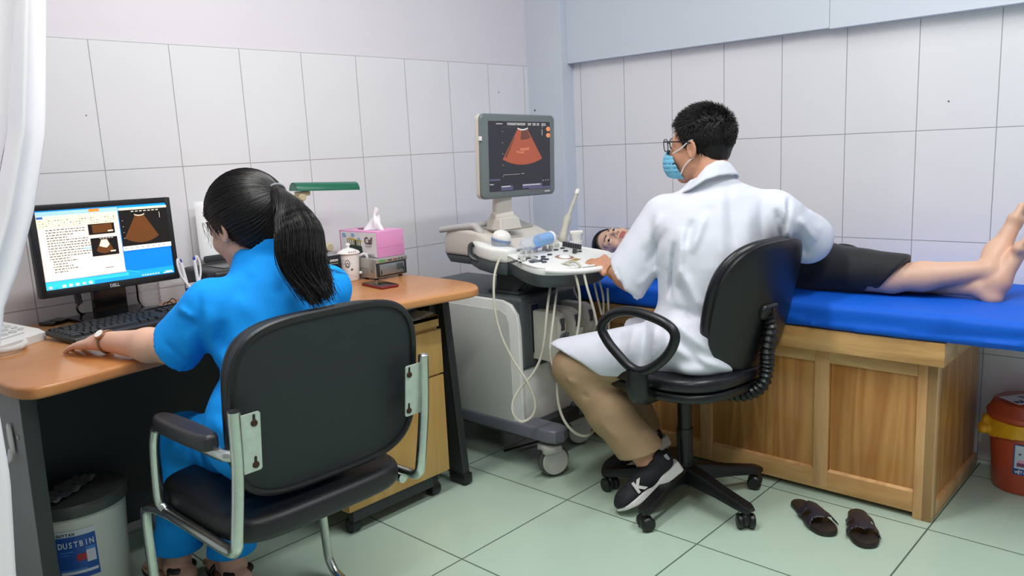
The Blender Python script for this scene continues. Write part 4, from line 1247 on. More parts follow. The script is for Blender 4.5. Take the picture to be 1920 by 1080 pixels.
# ------------------------------------------------------------------ slippers
def make_slipper(cx, cy, az, mirror, lab):
    t = thing('slipper', (cx, cy, 0), lab, 'slipper', 'black strap slippers on the green floor')
    T = Matrix.Translation((cx, cy, 0.0005)) @ Matrix.Rotation(az, 4, 'Z') @ Matrix.Diagonal((mirror*0.96, 0.96, 1, 1))
    pts = [(0.0, 0.122), (0.030, 0.110), (0.044, 0.075), (0.045, 0.035), (0.036, -0.02), (0.031, -0.07), (0.028, -0.105), (0.012, -0.124), (-0.010, -0.124), (-0.027, -0.106), (-0.031, -0.07), (-0.034, -0.02), (-0.040, 0.035), (-0.038, 0.080), (-0.022, 0.112)]
    poly = [(p.x, p.y) for p in spline([(x, y, 0) for x, y in pts], 4, True)]
    ms = mat('slipper_sole', '#1F1A18', 0.45); mi = mat('slipper_insole', '#2A2422', 0.4, bump=0.1); mst = mat('slipper_strap', '#2B2831', 0.38)
    b = MB(T); b.prism(poly, 0, 0.013, bev=0.003); b.prism([(x, y) for x, y in [(p[0]*0.98, p[1]*0.9-0.0) for p in poly] if y < -0.03]+[], 0, 0.016) if False else None
    s = obj('sole', b, ms, t)
    b = MB(T); b.prism([(x*0.93, y*0.97) for x, y in poly], 0.0125, 0.0155, bev=0.001); obj('insole', b, mi, t)
    # H-shaped strap arching across the foot
    vs, fs = [], []
    nu, nv = 27, 21
    ok = {}
    for i in range(nu):
        for j in range(nv):
            u = -1+2*i/(nu-1); v = -0.042+0.108*j/(nv-1)
            half = (0.0455 if v > 0 else 0.040)*(1+0.06)
            a = u*1.25
            x = half*math.sin(a)/math.sin(1.25)
            z = 0.012+0.036*(math.cos(a)-math.cos(1.25))/(1-math.cos(1.25))*(1.0-0.25*(v > 0.03)*(v-0.03)/0.04)
            vs.append((x*1.02, v+0.006, z)); ok[(i, j)] = (u, v)
    def keep(u, v):
        c = 0.5*(0.108)-0.042
        if abs(u) > 0.42 and abs(v-c) < 0.014+0.006*(abs(u)-0.42): return False
        edge = 0.054-0.012*math.cos(u*3.0)
        return abs(v-c) < 0.046+0.006*math.cos(u*6.28)
    for i in range(nu-1):
        for j in range(nv-1):
            u, v = ok[(i, j)]
            if keep(u+1/(nu-1), v+0.0027):
                k = i*nv+j; fs.append((k, k+1, k+nv+1, k+nv))
    b = MB(T); b.add(vs, fs); o = obj('strap', b, mst, t, angle=180)
    md = o.modifiers.new('leather', 'SOLIDIFY'); md.thickness = 0.003
make_slipper(-0.775, -1.728, 2.42, 1, 'black H-strap slipper on the floor, the one nearer the office chair')
make_slipper(-0.758, -1.868, 2.02, -1, 'black H-strap slipper on the floor, the one nearer the corner of the wooden bed')

# ------------------------------------------------------------------ waste bin at the right
def make_waste_bin():
    t = thing('waste_bin', (-0.125, -2.17, 0), 'red lidded waste bin with a yellow bag, beside the foot end of the wooden bed', 'waste bin')
    c = Vector((-0.135, -2.178, 0.001))
    mr = mat('bin_red', '#B2492F', 0.35, coat=0.2)
    b = MB(); b.lathe([(0, 0), (0.088, 0), (0.092, 0.006), (0.112, 0.245), (0.106, 0.245), (0.088, 0.01), (0, 0.008)], c, 40, sc=(0.95, 1.0, 1)); body = obj('bucket', b, mr, t)
    b = MB(); b.lathe([(0.100, 0.245), (0.118, 0.243), (0.120, 0.262), (0.112, 0.272), (0.100, 0.300), (0.085, 0.308), (0, 0.310)], c, 40, sc=(0.95, 1, 1)); lid = obj('lid', b, mr, t)
    b = MB(); b.T = Matrix.Translation(c) @ Matrix.Rotation(-2.35, 4, 'Z'); b.box((0.094, 0, 0.012), (0.03, 0.07, 0.018), 0.005); obj('pedal', b, mr, t)
    my = mat('yellow_bag', '#D9A21F', 0.3)
    def fn(P):
        d = np.abs(np.linalg.norm((P-A(*c))[:, :2], axis=1)-(0.1145+0.004*wob(P, 60)))-0.0025
        zc = P[:, 2]
        d = np.maximum(d, np.maximum(0.185+0.02*wob(P, 18)-zc, zc-0.246))
        k = s_ell(P, (c.x-0.060, c.y+0.112, 0.205), (0.030, 0.020, 0.020)); k = smin(k, s_ell(P, (c.x-0.045, c.y+0.108, 0.232), (0.020, 0.018, 0.020)), 0.01)
        return smin(d, k-0.003*wob(P, 120), 0.008)
    sdf_obj('bag', fn, (c.x-0.135, c.y-0.135, 0.15), (c.x+0.13, c.y+0.15, 0.27), 0.0035, my, t)
    # label on the bucket, facing the camera
    az = math.atan2(CAM.y-c.y, CAM.x-c.x)+0.02
    tilt = Vector((0, 0, 1))
    nrm = Vector((math.cos(az), math.sin(az), 0)); tx = Vector((-nrm.y, nrm.x, 0))
    ms = [mat('waste_label_blue', '#1F4C92', 0.35), mat('waste_label_pale', '#B9CBD6', 0.35), mat('waste_label_plum', '#7A3560', 0.4), mat('waste_label_pink', '#D9A0B8', 0.4), mat('waste_label_yellow', '#E0C040', 0.4)]
    b = MB()
    def wrap(u0, v0, u1, v1, k, off):
        b.mi = k; vs = []
        for i in range(9):
            u = u0+(u1-u0)*i/8
            for v in (v0, v1):
                z = 0.075+v*0.105
                r = 0.092+0.020*z/0.245+0.0015+off
                a = az+(u-0.5)*0.072/r
                vs.append((c.x+0.95*r*math.cos(a), c.y+r*math.sin(a), z))
        b.add(vs, [(2*i, 2*i+2, 2*i+3, 2*i+1) for i in range(8)])
    wrap(0, 0, 1, 1, 0, 0.001); wrap(0.05, 0.20, 0.95, 0.97, 1, 0.0014); wrap(0.15, 0.28, 0.62, 0.40, 2, 0.0018); wrap(0.18, 0.40, 0.58, 0.50, 3, 0.0018); wrap(0.75, 0.80, 0.9, 0.93, 4, 0.0018)
    for u in (0.2, 0.42, 0.64): wrap(u, 0.66, u+0.10, 0.72, 2 if u < 0.5 else 3, 0.0018)
    lab = obj('label', b, ms, body, smooth=False)
    r = 0.092+0.02*0.08/0.245+0.006
    text('lettering', 'VIỆT NHẬT', 0.0125, frame(c+Vector((0.95*r*nrm.x, r*nrm.y, 0.081))-tx*0.030, tx, (0, 0, 1)), M_white, lab, bold=0.0003, sx=0.85)
    # white notice on the lid
    G = frame(c+Vector((-0.030, 0.012, 0.3108)), (0.80, -0.60, 0), (0.60, 0.80, 0))
    b = MB(G); b.prism(rrect(0.150, 0.085, 0.002, 2, 0.02, 0), 0.0, 0.0008); n = obj('notice', b, mat('notice_white', '#CFC9C4', 0.5), lid)
    mk = mat('notice_ink', '#2A2222', 0.6)
    text('lettering', 'THÙNG', 0.028, G @ Matrix.Translation((0.0, 0.006, 0.0012)), mk, n, bold=0.0006)
    text('lettering', 'RÁC THẢI', 0.028, G @ Matrix.Translation((-0.048, -0.030, 0.0012)), mk, n, bold=0.0006)
make_waste_bin()

# ------------------------------------------------------------------ ultrasound machine
M_usw = mat('machine_white', '#EDEDEA', 0.32)
M_uspanel = mat('machine_panel_grey', '#C6C8C3', 0.42, bump=0.08, bscale=600)
M_usbeige = mat('machine_beige', '#CFC9C0', 0.38)
M_usdark = mat('machine_slate', '#4A5254', 0.42)
M_usdark2 = mat('machine_dark', '#33393B', 0.45)
M_usblue = mat('machine_base_grey', '#6C707A', 0.4)
def sz(y): return 0.78+0.118*(y+1.0)
def make_ultrasound():
    t = thing('ultrasound_machine', (-0.86, -0.5, 0), 'wheeled ultrasound machine with a control panel and a dark monitor showing a red fan-shaped scan', 'ultrasound machine')
    # body
    b = MB(); b.box2((-1.018, -0.735, 0.165), (-0.675, -0.10, 0.645), 0.018, seg=4); b.mi = 1
    b.box2((-1.026, -0.748, 0.385), (-0.668, -0.10, 0.662), 0.020, seg=4)
    body = obj('body', b, [M_usw, M_usdark], t)
    M = frame((-1.030, 0, 0), (0, 1, 0), (0, 0, 1))
    pts = [(-0.742, 0.175), (-0.10, 0.175), (-0.10, 0.652), (-0.66, 0.648), (-0.705, 0.635), (-0.735, 0.60), (-0.742, 0.54)]
    b = MB(M); b.prism(pts, -0.008, 0.010, bev=0.004, seg=3); obj('side_frame', b, M_usw, t)
    pts = [(-0.700, 0.178), (-0.10, 0.178), (-0.10, 0.615), (-0.655, 0.610), (-0.685, 0.595), (-0.697, 0.560)]
    b = MB(M); b.prism([(x, y) for x, y in pts], -0.0105, 0.006, bev=0.001); obj('side_panel', b, M_uspanel, t)
    b = MB(); b.box2((-0.985, -0.753, 0.44), (-0.925, -0.746, 0.635), 0.003); q = obj('drive_bezel', b, M_usdark, t)
    b = MB(); b.box2((-0.977, -0.756, 0.45), (-0.940, -0.752, 0.628), 0.001); obj('drive_slot', b, mat('drive_dark', '#12171C', 0.2), q)
    b = MB(); b.box2((-1.03, -0.77, 0.125), (-0.66, -0.08, 0.175), 0.006); obj('base_plate', b, M_usdark2, t)
    for x in (-1.0, -0.70):
        M = frame((0, 0 if x < -0.9 else 0.12, 0.138), (1, 0, 0), (0, 1, 0))
        b = MB(M); b.prism([(x-0.042, -0.10), (x-0.046, -0.70), (x-0.048, -0.86), (x-0.036, -0.895), (x, -0.908), (x+0.036, -0.895), (x+0.048, -0.86), (x+0.046, -0.70), (x+0.042, -0.10)], 0.0, 0.052, bev=0.012, seg=4); obj('base_arm', b, M_usblue, t)
        for y in ((-0.850, -0.23) if x < -0.9 else (-0.73, -0.23)):
            c = Vector((x, y, 0.062))
            ax = Vector((-0.42, -0.907, 0)) if y < -0.5 else Vector((1, 0, 0))
            fw = Vector((-ax.y, ax.x, 0))
            b = MB(); b.cyl(c-ax*0.013, c+ax*0.013, 0.060, bev=0.006, seg=32); w = obj('caster', b, mat('tyre_grey', '#50544F', 0.6), t)
            mh = mat('caster_housing', '#B9BAB4', 0.45, var=0.12, vscale=40)
            b = MB(); b.cyl(c-ax*0.027, c-ax*0.016, 0.051, bev=0.004, seg=32); b.cyl(c+ax*0.016, c+ax*0.027, 0.051, bev=0.004, seg=32)
            M2 = Matrix.Translation(c) 
            b.box(c+Vector((0, 0, 0.048))-fw*0.012, (0.075, 0.075, 0.03), 0.010, rot=math.atan2(ax.y, ax.x))
            b.tube([c-ax*0.022+fw*0.04, c-ax*0.022-fw*0.03+Vector((0, 0, 0.055))], 0.012, 8); obj('caster_housing', b, mh, w)
            b = MB(); b.cyl(c-ax*0.0285, c-ax*0.026, 0.010, seg=14); obj('hub', b, M_lgrey, w)
            if y < -0.5:
                b = MB(); b.box(c+ax*0.01+Vector((0, 0, 0.045))-fw*0.07, (0.02, 0.055, 0.006), 0.002, rot=math.atan2(ax.y, ax.x)); obj('brake_lever', b, M_darkgrey, w)
    # neck column between body and console
    vs = [(-0.985, -0.70, 0.655), (-0.76, -0.70, 0.655), (-0.76, -0.565, 0.655), (-0.985, -0.565, 0.655), (-0.985, -0.82, 0.765), (-0.76, -0.82, 0.765), (-0.77, -0.575, 0.80), (-0.975, -0.575, 0.80)]
    b = MB(); bb = bmesh.new(); vv = [bb.verts.new(v) for v in vs]
    for f in ((0, 3, 2, 1), (4, 5, 6, 7), (0, 1, 5, 4), (1, 2, 6, 5), (2, 3, 7, 6), (3, 0, 4, 7)): bb.faces.new([vv[i] for i in f])
    bmesh.ops.bevel(bb, geom=bb.edges[:], offset=0.02, segments=3, affect='EDGES'); bb.verts.index_update(); b.bm(bb)
    obj('column', b, M_usdark2, t)
    b = MB(); b.box((-0.873, -0.632, 0.668), (0.25, 0.16, 0.016), 0.007); obj('column_collar', b, M_usdark2, t)
    # console
    X0, Y0 = -0.885, -1.0
    F = frame((X0, Y0, 0.78), (1, 0, 0), (0, 1, 0.118))
    out = [(-0.115, 0.425), (-0.145, 0.30), (-0.188, 0.20), (-0.205, 0.135), (-0.200, 0.095), (-0.165, 0.062), (-0.09, 0.022), (0.0, 0.004), (0.09, 0.022), (0.165, 0.062), (0.200, 0.095), (0.205, 0.135), (0.195, 0.22), (0.19, 0.32), (0.19, 0.425)]
    core = spline([(x, y, 0) for x, y in out], 4)
    poly = [(p.x, p.y) for p in core]
    b = MB(F); b.prism([(x*1.0, 0.0+y) for x, y in poly], -0.026, 0.0, bev=0.006, seg=3); top = obj('control_panel', b, M_usw, t)
    vs = []
    for k, (sc_, z) in enumerate(((0.985, -0.024), (0.975, -0.050), (0.90, -0.072))):
        for x, y in poly: vs.append((x*sc_, 0.22+(y-0.22)*sc_, z))
    n = len(poly); fs = []
    for i in range(2):
        for k in range(n): fs.append((i*n+k, i*n+(k+1) % n, (i+1)*n+(k+1) % n, (i+1)*n+k))
    fs += [tuple(range(n))[::-1], tuple(range(2*n, 3*n))]
    b = MB(F); b.add(vs, fs); obj('console_underside', b, M_usdark, t)
    # front hand grip
    g = [(-0.198, 0.080, -0.004), (-0.165, 0.040, -0.005), (-0.09, -0.004, -0.006), (0.0, -0.020, -0.006), (0.09, -0.004, -0.006), (0.165, 0.040, -0.005), (0.198, 0.080, -0.004)]
    b = MB(F); b.tube(g, 0.0125, 14, smooth=8, up=(0, 0, 1), flat=0.8); obj('hand_grip', b, M_usw, t)
    b = MB(F); b.tube([(x*0.985, y+(0.004 if y < 0.4 else 0), 0.0005) for x, y in poly], 0.0045, 8, cap=True); obj('rim', b, M_usw, top)
    # left cheek carrying the probe holder
    b = MB(F); b.prism([(-0.150, 0.30), (-0.175, 0.36), (-0.168, 0.43), (-0.135, 0.50), (-0.09, 0.50), (-0.09, 0.31)], -0.03, 0.022, bev=0.012, seg=3); obj('side_cheek', b, M_usw, t)
    b = MB(F); b.prism([(-0.148, 0.30), (-0.172, 0.36), (-0.165, 0.43), (-0.133, 0.50), (-0.09, 0.50), (-0.09, 0.31)], -0.075, -0.028, bev=0.008); obj('side_cheek_base', b, M_usdark, t)
    # rear housing rising behind the keyboard
    prof = [(-0.670, 0.820), (-0.640, 0.835), (-0.585, 0.868), (-0.52, 0.893), (-0.44, 0.902), (-0.36, 0.898), (-0.335, 0.86), (-0.335, 0.80), (-0.66, 0.79)]
    M = frame((0, 0, 0), (0, 1, 0), (0, 0, 1))
    b = MB(M); b.prism(prof, -1.012, -0.675, bev=0.014, seg=3); hs = obj('rear_housing', b, M_usbeige, t)
    b = MB(M); b.prism([(-0.66, 0.79), (-0.335, 0.80), (-0.36, 0.768), (-0.62, 0.760)], -1.006, -0.68, bev=0.008); obj('rear_housing_base', b, M_usdark, t)
    b = MB(); b.T = Matrix.Translation((-0.93, -0.60, 0.8585)) @ Matrix.Rotation(0.52, 4, 'X')
    b.lathe([(0, 0), (0.011, 0), (0.011, 0.002), (0.006, 0.003), (0, 0.003)], (0, 0, 0), 20); obj('power_button', b, mat('power_copper', '#B5764A', 0.3, metal=0.4), hs)
    b = MB(); b.T = Matrix.Translation((-0.80, -0.51, 0.893)) @ Matrix.Rotation(0.28, 4, 'X'); b.box((0, 0, 0.003), (0.17, 0.08, 0.012), 0.006); obj('housing_inlay', b, mat('housing_grey', '#A8A7A0', 0.4), hs)
    # key controls on the panel
    def at_(x, y, h=0.0): return F @ Vector((x-X0, y-Y0, h))
    kd, kg = mat('key_dark', '#3A3E42', 0.4), mat('key_grey', '#6C7074', 0.4)
    mk_ = []
    def key(x, y, w, d, h, m, name='button', oval=True):
        q = MB(F)
        if oval: q.lathe([(0, 0), (1, 0), (1, 0.7), (0.85, 1), (0, 1)], (x-X0, y-Y0, 0), 14, sc=(w*0.6, d*0.6, h))
        else: q.box((x-X0, y-Y0, h/2), (w, d, h), 0.002)
        mk_.append(obj(name, q, m, t))
    for px in ((-1.0769, -0.7773, 0.8063), (-1.0488, -0.767, 0.8075), (-1.0729, -0.8013, 0.8034), (-1.0384, -0.7855, 0.8053), (-1.0984, -0.7818, 0.8058), (-1.0081, -0.7764, 0.8064), (-0.9745, -0.7801, 0.806), (-0.9442, -0.792, 0.8045), (-0.9713, -0.8151, 0.8018), (-0.8972, -0.7828, 0.8056), (-0.8114, -0.7426, 0.8104), (-0.7968, -0.7772, 0.8063), (-1.0055, -0.8318, 0.7998), (-1.0078, -0.851, 0.7976), (-0.9687, -0.8278, 0.8003), (-0.7682, -0.7386, 0.8108), (-0.7613, -0.8155, 0.8018), (-1.0412, -0.8255, 0.8006)):
        key(px[0], px[1], 0.020, 0.013, 0.004, kd)
    px = (-1.0238, -0.8178, 0.8015); key(px[0], px[1]-0.0, 0.040, 0.030, 0.004, kg)
    px = (-0.8421, -0.7316, 0.8117); key(px[0], px[1], 0.026, 0.018, 0.004, kg)
    for px in ((-0.9646, -0.7094, 0.8143), (-0.9315, -0.7115, 0.814), (-0.8978, -0.7135, 0.8138), (-0.8404, -0.7091, 0.8143), (-0.8052, -0.7112, 0.8141), (-0.7632, -0.7055, 0.8147)):
        key(px[0], px[1], 0.018, 0.012, 0.014, M_lgrey, 'switch', False)
    for px in ((-1.0232, -0.7541, 0.809), (-1.001, -0.76, 0.8083), (-0.9787, -0.7659, 0.8076), (-1.0494, -0.7878, 0.805), (-0.9992, -0.7939, 0.8043)):
        key(px[0], px[1], 0.010, 0.022, 0.009, M_lgrey, 'switch', False)
    for k in range(8):
        a, c = Vector((-0.7331, -0.7154, 0.8136)), Vector((-0.7283, -0.7924, 0.8045)); q = a.lerp(c, k/7)
        key(q.x, q.y, 0.011, 0.007, 0.020, kd, 'slider', False)
    px = (-0.799, -0.8222, 0.801); key(px[0], px[1], 0.016, 0.012, 0.018, kd, 'slider', False)
    px = (-0.8809, -0.8399, 0.7989)
    q = MB(F); q.lathe([(0.030, 0), (0.033, 0.0015), (0.036, 0)], (px[0]-X0, px[1]-Y0, 0), 30); obj('trackball_ring', q, mat('ring_copper', '#B08A78', 0.4), t)
    q = MB(F); q.ball((px[0]-X0, px[1]-Y0, -0.004), (0.024, 0.024, 0.014)); obj('trackball', q, mat('trackball_white', '#E8E8EA', 0.15), t)
    px = (-0.9047, -0.898, 0.792)
    q = MB(F); q.box((px[0]-X0, px[1]-Y0, 0.0008), (0.085, 0.022, 0.001), rot=0.20); g_ = obj('sticker', q, mat('gold_sticker', '#A68A3A', 0.4, bump=0.3, bscale=200, var=0.2, vscale=120), t)
    # small keyboard under the gel bottle
    pk = Vector((-0.9326, -0.6405, 0.8224))
    q = MB(F)
    q.mi = 0; q.box((pk.x-X0+0.03, pk.y-Y0+0.0, 0.001), (0.12, 0.065, 0.003), 0.001, rot=0.0)
    q.mi = 1
    for i in range(9):
        for j in range(5): q.box((pk.x-X0-0.020+i*0.0128, pk.y-Y0-0.025+j*0.0128, 0.004), (0.0098, 0.0098, 0.004), 0.001)
    obj('keypad', q, [kg, mat('keypad_key', '#8E9296', 0.4)], t)
    # monitor on its post
    TL, TR, BL_, BR_ = (-1.033, -0.606, 1.327), (-0.596, -0.592, 1.325), (-1.045, -0.6, 1.017), (-0.614, -0.586, 1.008)
    o0 = Vector(BL_); ex = (Vector(BR_)-o0); W = ex.length; ex.normalize()
    ey = Vector(TL)-o0; H = ey.length; ey = (ey-ex*ey.dot(ex)).normalized()
    G = frame(o0, ex, ey)
    b = MB(G); b.prism(rrect(W, H, 0.022, 6, W/2, H/2), -0.016, 0.0, bev=0.006, seg=3); b.mi = 1
    b.prism(rrect(W*0.995, H*0.99, 0.02, 6, W/2, H/2), -0.034, -0.014, bev=0.004); b.prism(rrect(W*0.8, H*0.8, 0.02, 6, W/2, H/2), -0.065, -0.03, bev=0.012)
    mon = obj('monitor_casing', b, [mat('monitor_bezel_grey', '#6E7676', 0.35), M_usbeige], t)
    u0, u1, v0, v1 = W*0.088, W*0.925, H*0.085, H*0.915
    ms = [mat('scan_black', '#24242C', 0.15, emit=0.55), mat('scan_red', '#8E4630', 0.3, emit=0.75), mat('scan_red_dark', '#5E3428', 0.3, emit=0.6), mat('scan_text', '#B9B6B4', 0.3, emit=0.7), mat('scan_bar', '#4A4A66', 0.3, emit=0.6), mat('scan_skin', '#C07850', 0.3, emit=0.8), mat('scan_glow', '#A86048', 0.3, emit=0.75)]
    q = MB(G); lay = [0.0006]
    def poly_(pts, k):
        lay[0] += 0.00002; q.mi = k
        q.add([(u0+(u1-u0)*u, v0+(v1-v0)*v, lay[0]) for u, v in pts], [tuple(range(len(pts)))])
    def R(a, c, d, e, k): poly_([(a, c), (d, c), (d, e), (a, e)], k)
    R(0, 0, 1, 1, 0)
    apx, apy = 0.535, 1.035
    def fan(r0, r1, a0, a1, k, n=24):
        poly_([(apx+r0*math.sin(a), apy-r0*math.cos(a)*1.0) for a in np.linspace(a1, a0, n)]+[(apx+r1*math.sin(a), apy-r1*math.cos(a)*1.0) for a in np.linspace(a0, a1, n)], k)
    fan(0.16, 0.665, -0.51, 0.51, 1); fan(0.16, 0.30, -0.12, 0.45, 2); fan(0.42, 0.46, -0.10, 0.25, 6); fan(0.47, 0.50, -0.22, 0.05, 6); fan(0.30, 0.62, -0.49, -0.44, 2)
    fan(0.145, 0.165, -0.55, 0.60, 3)
    rn = random.Random(8)
    for (u, w) in ((0.12, 0.09), (0.29, 0.13), (0.44, 0.14), (0.62, 0.05), (0.70, 0.05), (0.77, 0.04), (0.85, 0.07)):
        for v in ((0.965, 0.945) if u > 0.2 else (0.955,)):
            x = u
            while x < u+w:
                s = rn.uniform(0.008, 0.02); R(x, v, x+s, v+0.012, 3); x += s+0.004
    for k in range(5): R(0.205, 0.85-0.16*k, 0.215, 0.857-0.16*k, 3)
    R(0.205, 0.915, 0.43, 0.918, 4); R(0.855, 0.80, 0.862, 0.89, 3); R(0.86, 0.92, 0.868, 0.935, 3)
    poly_([(0.965+0.038*math.cos(a), 0.895+0.035*math.sin(a)) for a in np.linspace(0, 6.28, 13)[:-1]], 5)
    poly_([(0.965+0.038*math.cos(a), 0.80+0.035*math.sin(a)) for a in np.linspace(0, 6.28, 13)[:-1]], 5)
    R(0.21, 0.232, 0.48, 0.235, 3); R(0.50, 0.236, 0.55, 0.241, 3)
    R(0.0, 0.155, 0.16, 0.18, 4); R(0.17, 0.01, 0.36, 0.075, 4); R(0.51, 0.02, 0.85, 0.085, 4); R(0.62, 0.0, 0.99, 0.03, 4); R(0.0, 0.10, 0.06, 0.11, 3)
    for a, w in ((0.18, 0.14), (0.52, 0.30)): R(a, 0.06, a+w, 0.072, 3)
    for k in range(3): R(0.86+0.045*k, 0.115, 0.875+0.045*k, 0.125, 3)
    obj('screen', q, ms, mon, smooth=False)
    b = MB(G); b.box((W*0.88, H*0.045, 0.0008), (0.035, 0.006, 0.0012), 0.0004); obj('badge', b, M_lgrey, mon)
    b = MB(G); b.box((-0.002, H*0.71, -0.003), (0.008, 0.016, 0.012), 0.002); obj('tab', b, M_usw, mon)
    # post: tilting head and foot
    q = MB(); P0 = frame((-0.905, -0.565, 0.90), (1, -0.1, 0), (0.1, 1, 0))
    vs = [(-0.055, -0.05, 0), (0.058, -0.05, 0), (0.058, 0.05, 0), (-0.055, 0.05, 0), (-0.046, -0.040, 0.055), (0.048, -0.040, 0.055), (0.048, 0.040, 0.055), (-0.046, 0.040, 0.055)]
    bb = bmesh.new(); vv = [bb.verts.new(v) for v in vs]
    for f in ((0, 3, 2, 1), (4, 5, 6, 7), (0, 1, 5, 4), (1, 2, 6, 5), (2, 3, 7, 6), (3, 0, 4, 7)): bb.faces.new([vv[i] for i in f])
    bmesh.ops.bevel(bb, geom=bb.edges[:], offset=0.008, segments=3, affect='EDGES'); bb.verts.index_update(); q.T = P0 @ Matrix.Translation((0, 0, -0.01)); q.bm(bb)
    obj('post_foot', q, M_usbeige, t)
    q = MB(P0 @ Matrix.Translation((0, 0.0, 0.03)) @ Matrix.Rotation(0.12, 4, 'X')); q.box((0.002, 0.012, 0.055), (0.082, 0.03, 0.12), 0.010, seg=3); q.cyl((-0.046, 0.008, 0.012), (0.050, 0.008, 0.012), 0.020, bev=0.004); ph = obj('post_head', q, M_usbeige, t)
    # rear handles
    q = MB(); q.tube([(-1.02, -0.332, 0.895), (-1.01, -0.381, 0.902), (-1, -0.452, 0.91), (-0.99, -0.494, 0.912), (-0.99, -0.521, 0.889), (-0.98, -0.523, 0.855)], [0.012, 0.013, 0.014, 0.014, 0.016, 0.016], 12, smooth=6, flat=0.9)
    q.tube([(-0.99, -0.477, 0.912), (-0.94, -0.488, 0.915), (-0.9, -0.507, 0.916)], 0.012, 12, smooth=6)
    obj('rear_handle', q, mat('handle_grey', '#B9B8B6', 0.4), t)
    # cable hook on the left flank
    q = MB(); q.tube([(-1.035, -0.529, 0.85), (-1.045, -0.522, 0.843), (-1.05, -0.527, 0.811), (-1.045, -0.547, 0.795), (-1.02, -0.558, 0.795)], 0.008, 8, smooth=5, flat=1.7); obj('cable_hook', q, M_usdark2, t)
    # connectors of the probes at the front
    mc = mat('connector_beige', '#C6C3B8', 0.4)
    for k, (x, z) in enumerate(((-0.945, 0.608), (-0.860, 0.608), (-0.775, 0.612))):
        M = frame((x-0.026, 0, 0), (0, 1, 0), (0, 0, 1))
        q = MB(M); q.prism([(-0.745, z-0.185), (-0.745, z), (-0.84, z), (-0.865, z-0.012), (-0.875, z-0.05), (-0.87, z-0.15), (-0.85, z-0.19), (-0.80, z-0.185)], 0, 0.046, bev=0.006, seg=2)
        c = obj('connector', q, mc, t)
        q = MB(); q.cyl((x, -0.870, z-0.095), (x, -0.882, z-0.095), 0.019, bev=0.003); q.box((x, -0.888, z-0.09), (0.010, 0.014, 0.040), 0.003, rot=Matrix.Rotation(0.4, 4, 'Y')); obj('lock_knob', q, M_usdark if k == 0 else mc, c)
        q = MB(); q.box((x, -0.872, z-0.045), (0.022, 0.006, 0.045), 0.001); obj('label_plate', q, mat('connector_label', '#4A4C50', 0.5), c)
    # probe cups on the panel edge
    for p in ((-0.6043, -0.6142, 0.8255), (-0.6585, -0.7198, 0.8131)):
        q = MB(); q.lathe([(0.022, 0), (0.026, 0.002), (0.026, 0.022), (0.022, 0.022), (0.021, 0.003)], (p[0]+0.012, p[1]+0.01, p[2]-0.012), 20); obj('probe_cup', q, M_usw, t)
    q = MB(); q.tube([(-1.002, -0.834, 0.756), (-0.981, -0.817, 0.738), (-0.956, -0.803, 0.723)], 0.004, 6); 
    return t
make_ultrasound()

mwp = mat('probe_white', '#EDEBE4', 0.25); mpg = mat('probe_grey', '#9FA9B4', 0.35); mcb = mat('probe_cable', '#C2BFB0', 0.5)
def make_abdominal_probe():
    c = Vector((-0.9913, -0.633, 0.8693))
    t = thing('ultrasound_probe', c, 'ultrasound probe with a big white domed head in the left holder of the machine', 'ultrasound probe')
    R = Matrix.Rotation(0.18, 4, 'Y') @ Matrix.Rotation(0.22, 4, 'X')
    b = MB(Matrix.Translation(c) @ R); b.ball((0, 0, 0.004), (0.040, 0.034, 0.030)); obj('head', b, mwp, t)
    b = MB(Matrix.Translation(c) @ R); b.lathe([(0.040, 0.0), (0.0415, -0.004), (0.0395, -0.009)], (0, 0, 0), 30, sc=(1, 0.86, 1)); obj('ring', b, mat('probe_ring_blue', '#7E92BC', 0.3), t)
    b = MB(Matrix.Translation(c) @ R); b.lathe([(0.0395, -0.007), (0.036, -0.020), (0.029, -0.035), (0.027, -0.055), (0.018, -0.085), (0.010, -0.11), (0, -0.112)], (0, 0, 0), 30, sc=(1, 0.86, 1)); obj('grip', b, mpg, t)
make_abdominal_probe()
def make_endo_probe():
    a, m_, c = Vector((-0.618, -0.62, 0.827)), Vector((-0.574, -0.61, 0.899)), Vector((-0.485, -0.6, 1.01))
    t = thing('ultrasound_probe', a, 'long thin cream wand probe standing upright at the back of the machine', 'ultrasound probe')
    b = MB(); b.tube([a-Vector((0, 0, 0.02)), a, a.lerp(m_, 0.5), m_, m_.lerp(c, 0.12)], [0.019, 0.018, 0.014, 0.017, 0.012], 16, smooth=5); obj('handle', b, mcb, t)
    b = MB(); b.tube([m_.lerp(c, 0.08), m_.lerp(c, 0.9)], [0.0085, 0.0065], 14); obj('shaft', b, mcb, t)
    b = MB(); b.tube([m_.lerp(c, 0.88), c], [0.009, 0.010], 14); b.ball(c, 0.010); obj('tip', b, mwp, t)
make_endo_probe()
def make_linear_probe():
    c = Vector((-0.629, -0.7, 0.832))
    t = thing('ultrasound_probe', c, 'short white probe with a wide flat head, next to the patient\'s hair', 'ultrasound probe')
    T = Matrix.Translation(c) @ Matrix.Rotation(-0.75, 4, 'Z')
    b = MB(T); b.box((0, 0, 0.024), (0.052, 0.022, 0.016), 0.005, seg=3); obj('head', b, mwp, t)
    b = MB(T); b.lathe([(0.025, 0.018), (0.022, 0.006), (0.016, -0.008), (0.016, -0.04), (0, -0.04)], (0, 0, 0), 20, sc=(1, 0.6, 1)); obj('grip', b, mwp, t)
make_linear_probe()

